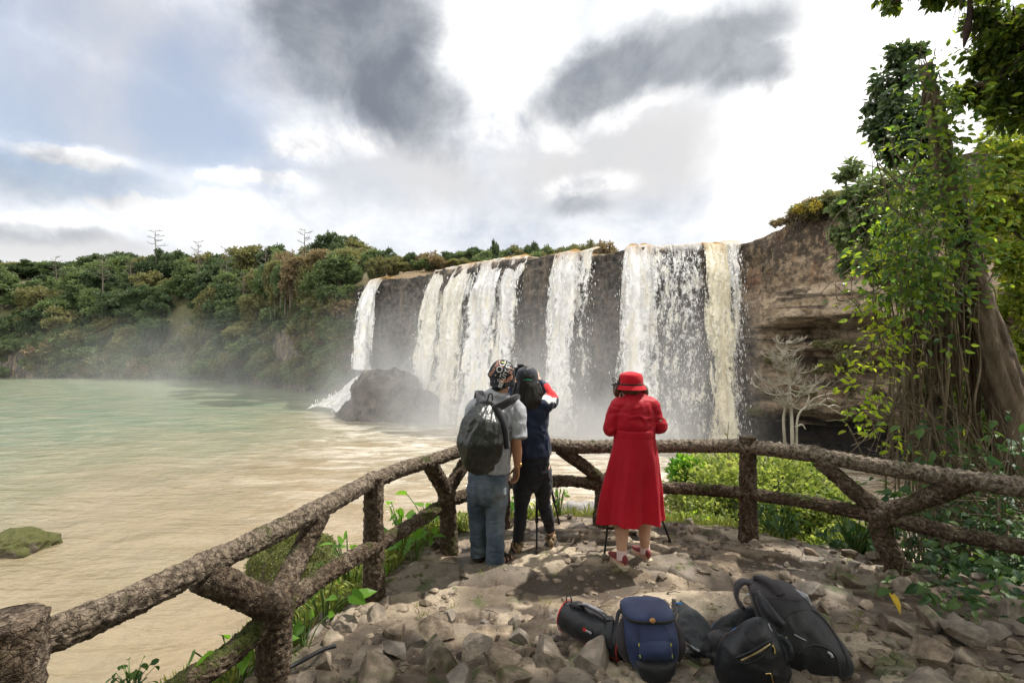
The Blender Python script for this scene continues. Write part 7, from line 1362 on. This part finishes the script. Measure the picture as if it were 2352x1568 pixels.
def on(bv, u, v, e=.004):
    """the spot of a bag's surface seen at (u, v), lifted by e"""
    d = Vector(tuple(at(u, v, 1.)-np.array((0, 0, CH)))).normalized(); h = bv.ray_cast(Vector((0, 0, CH)), d); return np.array(h[0]+h[1]*e) if h[0] is not None else at(u, v, 2.55)
mb = MB(); tube(mb, [on(bv, u, v, .003) for u, v in [(1702, 1516), (1720, 1507), (1740, 1497), (1758, 1485), (1768, 1478)]], .0055, 8, 30, flat=.6); mb.obj('zip', M_brass, lb_)
mb = MB(); tube(mb, [on(bv, u, v, .004) for u, v in [(1690, 1510), (1705, 1504), (1730, 1492), (1755, 1476), (1772, 1468)]], .006, 8, 30); tube(mb, [on(bv, u, v, .004) for u, v in [(1682, 1500), (1690, 1514), (1712, 1522), (1740, 1512), (1762, 1494), (1772, 1480)]], .004, 8, 40); mb.obj('seams', M_leather, lb_)
mb = MB(); tube(mb, [on(bv, u, v, .006) for u, v in [(1772, 1480), (1777, 1490), (1778, 1500)]], .004, 8, 10); tube(mb, [on(bv, u, v, .006) for u, v in [(1757, 1545), (1768, 1545), (1772, 1556), (1774, 1566), (1764, 1567)]], .003, 8, 30); mb.obj('buckle', M_gold, lb_)
mb = MB(); tube(mb, [at(u, v, 2.52) for u, v in [(1806, 1462), (1809, 1482), (1806, 1498), (1796, 1510)]], .004, 8, 24); mb.obj('chain', M_brass, lb_)
mb = MB(); tube(mb, [on(bv, u, v, .003) for u, v in [(1764, 1432), (1768, 1442), (1773, 1450)]], .0025, 6, 10); mb.obj('nameplate', M_greyrefl, lb_)
# 6 big black camera backpack
kb = empty('backpack', tuple(fl(1885, 1560)), 'biggest black camera backpack at the right end of the bags, grey pad on its side', 'backpack'); c = fl(1884, 1566)+np.array((0, .13, -.02)); W2 = lambda x, y, z: c+np.array((x*.95-.10*z, y+z*.32, z*.76))
mb = MB(); rg = [(*W2(.03, 0, 0), .16, .12, -.2), (*W2(.03, -.01, .06), .196, .145, -.2), (*W2(.02, -.02, .16), .2, .155, -.2), (*W2(-.005, -.01, .27), .183, .148, -.2), (*W2(-.03, 0, .36), .158, .13, -.2), (*W2(-.045, .01, .425), .138, .115, -.2), (*W2(-.05, .015, .445), .11, .09, -.2), (*W2(-.05, .02, .45), .04, .04, -.2)]
loft(mb, [(*q, 3.) for q in interp_rings(rg, 50)], 60); kbo = fuse(mb, 'pack_body', M_nylon, .008, 2, kb, folds(.008, 91, (8, 8, 6), .5))
mb = MB(); rg = [(*W2(-.047, .012, .425), .136, .112, -.2), (*W2(-.05, .012, .438), .132, .108, -.2), (*W2(-.052, .017, .456), .1, .08, -.2), (*W2(-.052, .02, .461), .03, .03, -.2)]; loft(mb, [(*q, 3.4) for q in interp_rings(rg, 16)], 50); mb.obj('top_panel', M_nylon2, kb)
mb = MB(); strap(mb, [W2(-.105, .075, .46), W2(-.10, .06, .485), W2(-.08, -.0, .497), W2(-.062, -.06, .488), W2(-.055, -.085, .452)], .05, .022, side=(1, .2, .1)); mb.obj('handle', M_nylon2, kb)
mb = MB(); box(mb, W2(.085, -.0, .395), (.028, .15, .085), Matrix.Rotation(R(-22), 4, 'Y') @ Matrix.Rotation(R(16), 4, 'Z'), 0, .8); mb.obj('side_pad', M_greyrefl, kb)
mb = MB(); strap(mb, [W2(-.15, .06, .44), W2(-.2, .06, .455), W2(-.25, .05, .425), W2(-.275, .03, .37), W2(-.265, 0, .32)], .06, .02, side=(.25, 1, 0)); mb.obj('shoulder_strap', M_nylon2, kb)
mb = MB(); tube(mb, [W2(-.165, -.03, .425), W2(-.175, -.09, .395), W2(-.16, -.135, .35), W2(-.13, -.15, .31)], [.03, .042, .042, .036], 16, 24, flat=.7); mb.obj('shoulder_strap', M_nylon, kb)
me = kbo.data; bk_ = BVHTree.FromPolygons([q.co.copy() for q in me.vertices], [tuple(q.vertices) for q in me.polygons])
mb = MB(); tube(mb, [on(bk_, u, v, .004) for u, v in [(1824, 1456), (1838, 1464), (1850, 1470)]], .0035, 6, 12); tube(mb, [on(bk_, u, v, .005) for u, v in [(1900, 1496), (1908, 1502), (1910, 1508)]], .007, 8, 8); mb.obj('zip_pull', M_greyrefl, kb)
mb = MB(); tube(mb, [on(bk_, u, v, .004) for u, v in [(1795, 1420), (1830, 1402), (1870, 1404), (1905, 1440), (1935, 1490), (1948, 1530)]], .004, 6, 50); tube(mb, [on(bk_, u, v, .004) for u, v in [(1830, 1500), (1870, 1480), (1915, 1500), (1930, 1550)]], .004, 6, 40); mb.obj('seams', M_nylon2, kb)
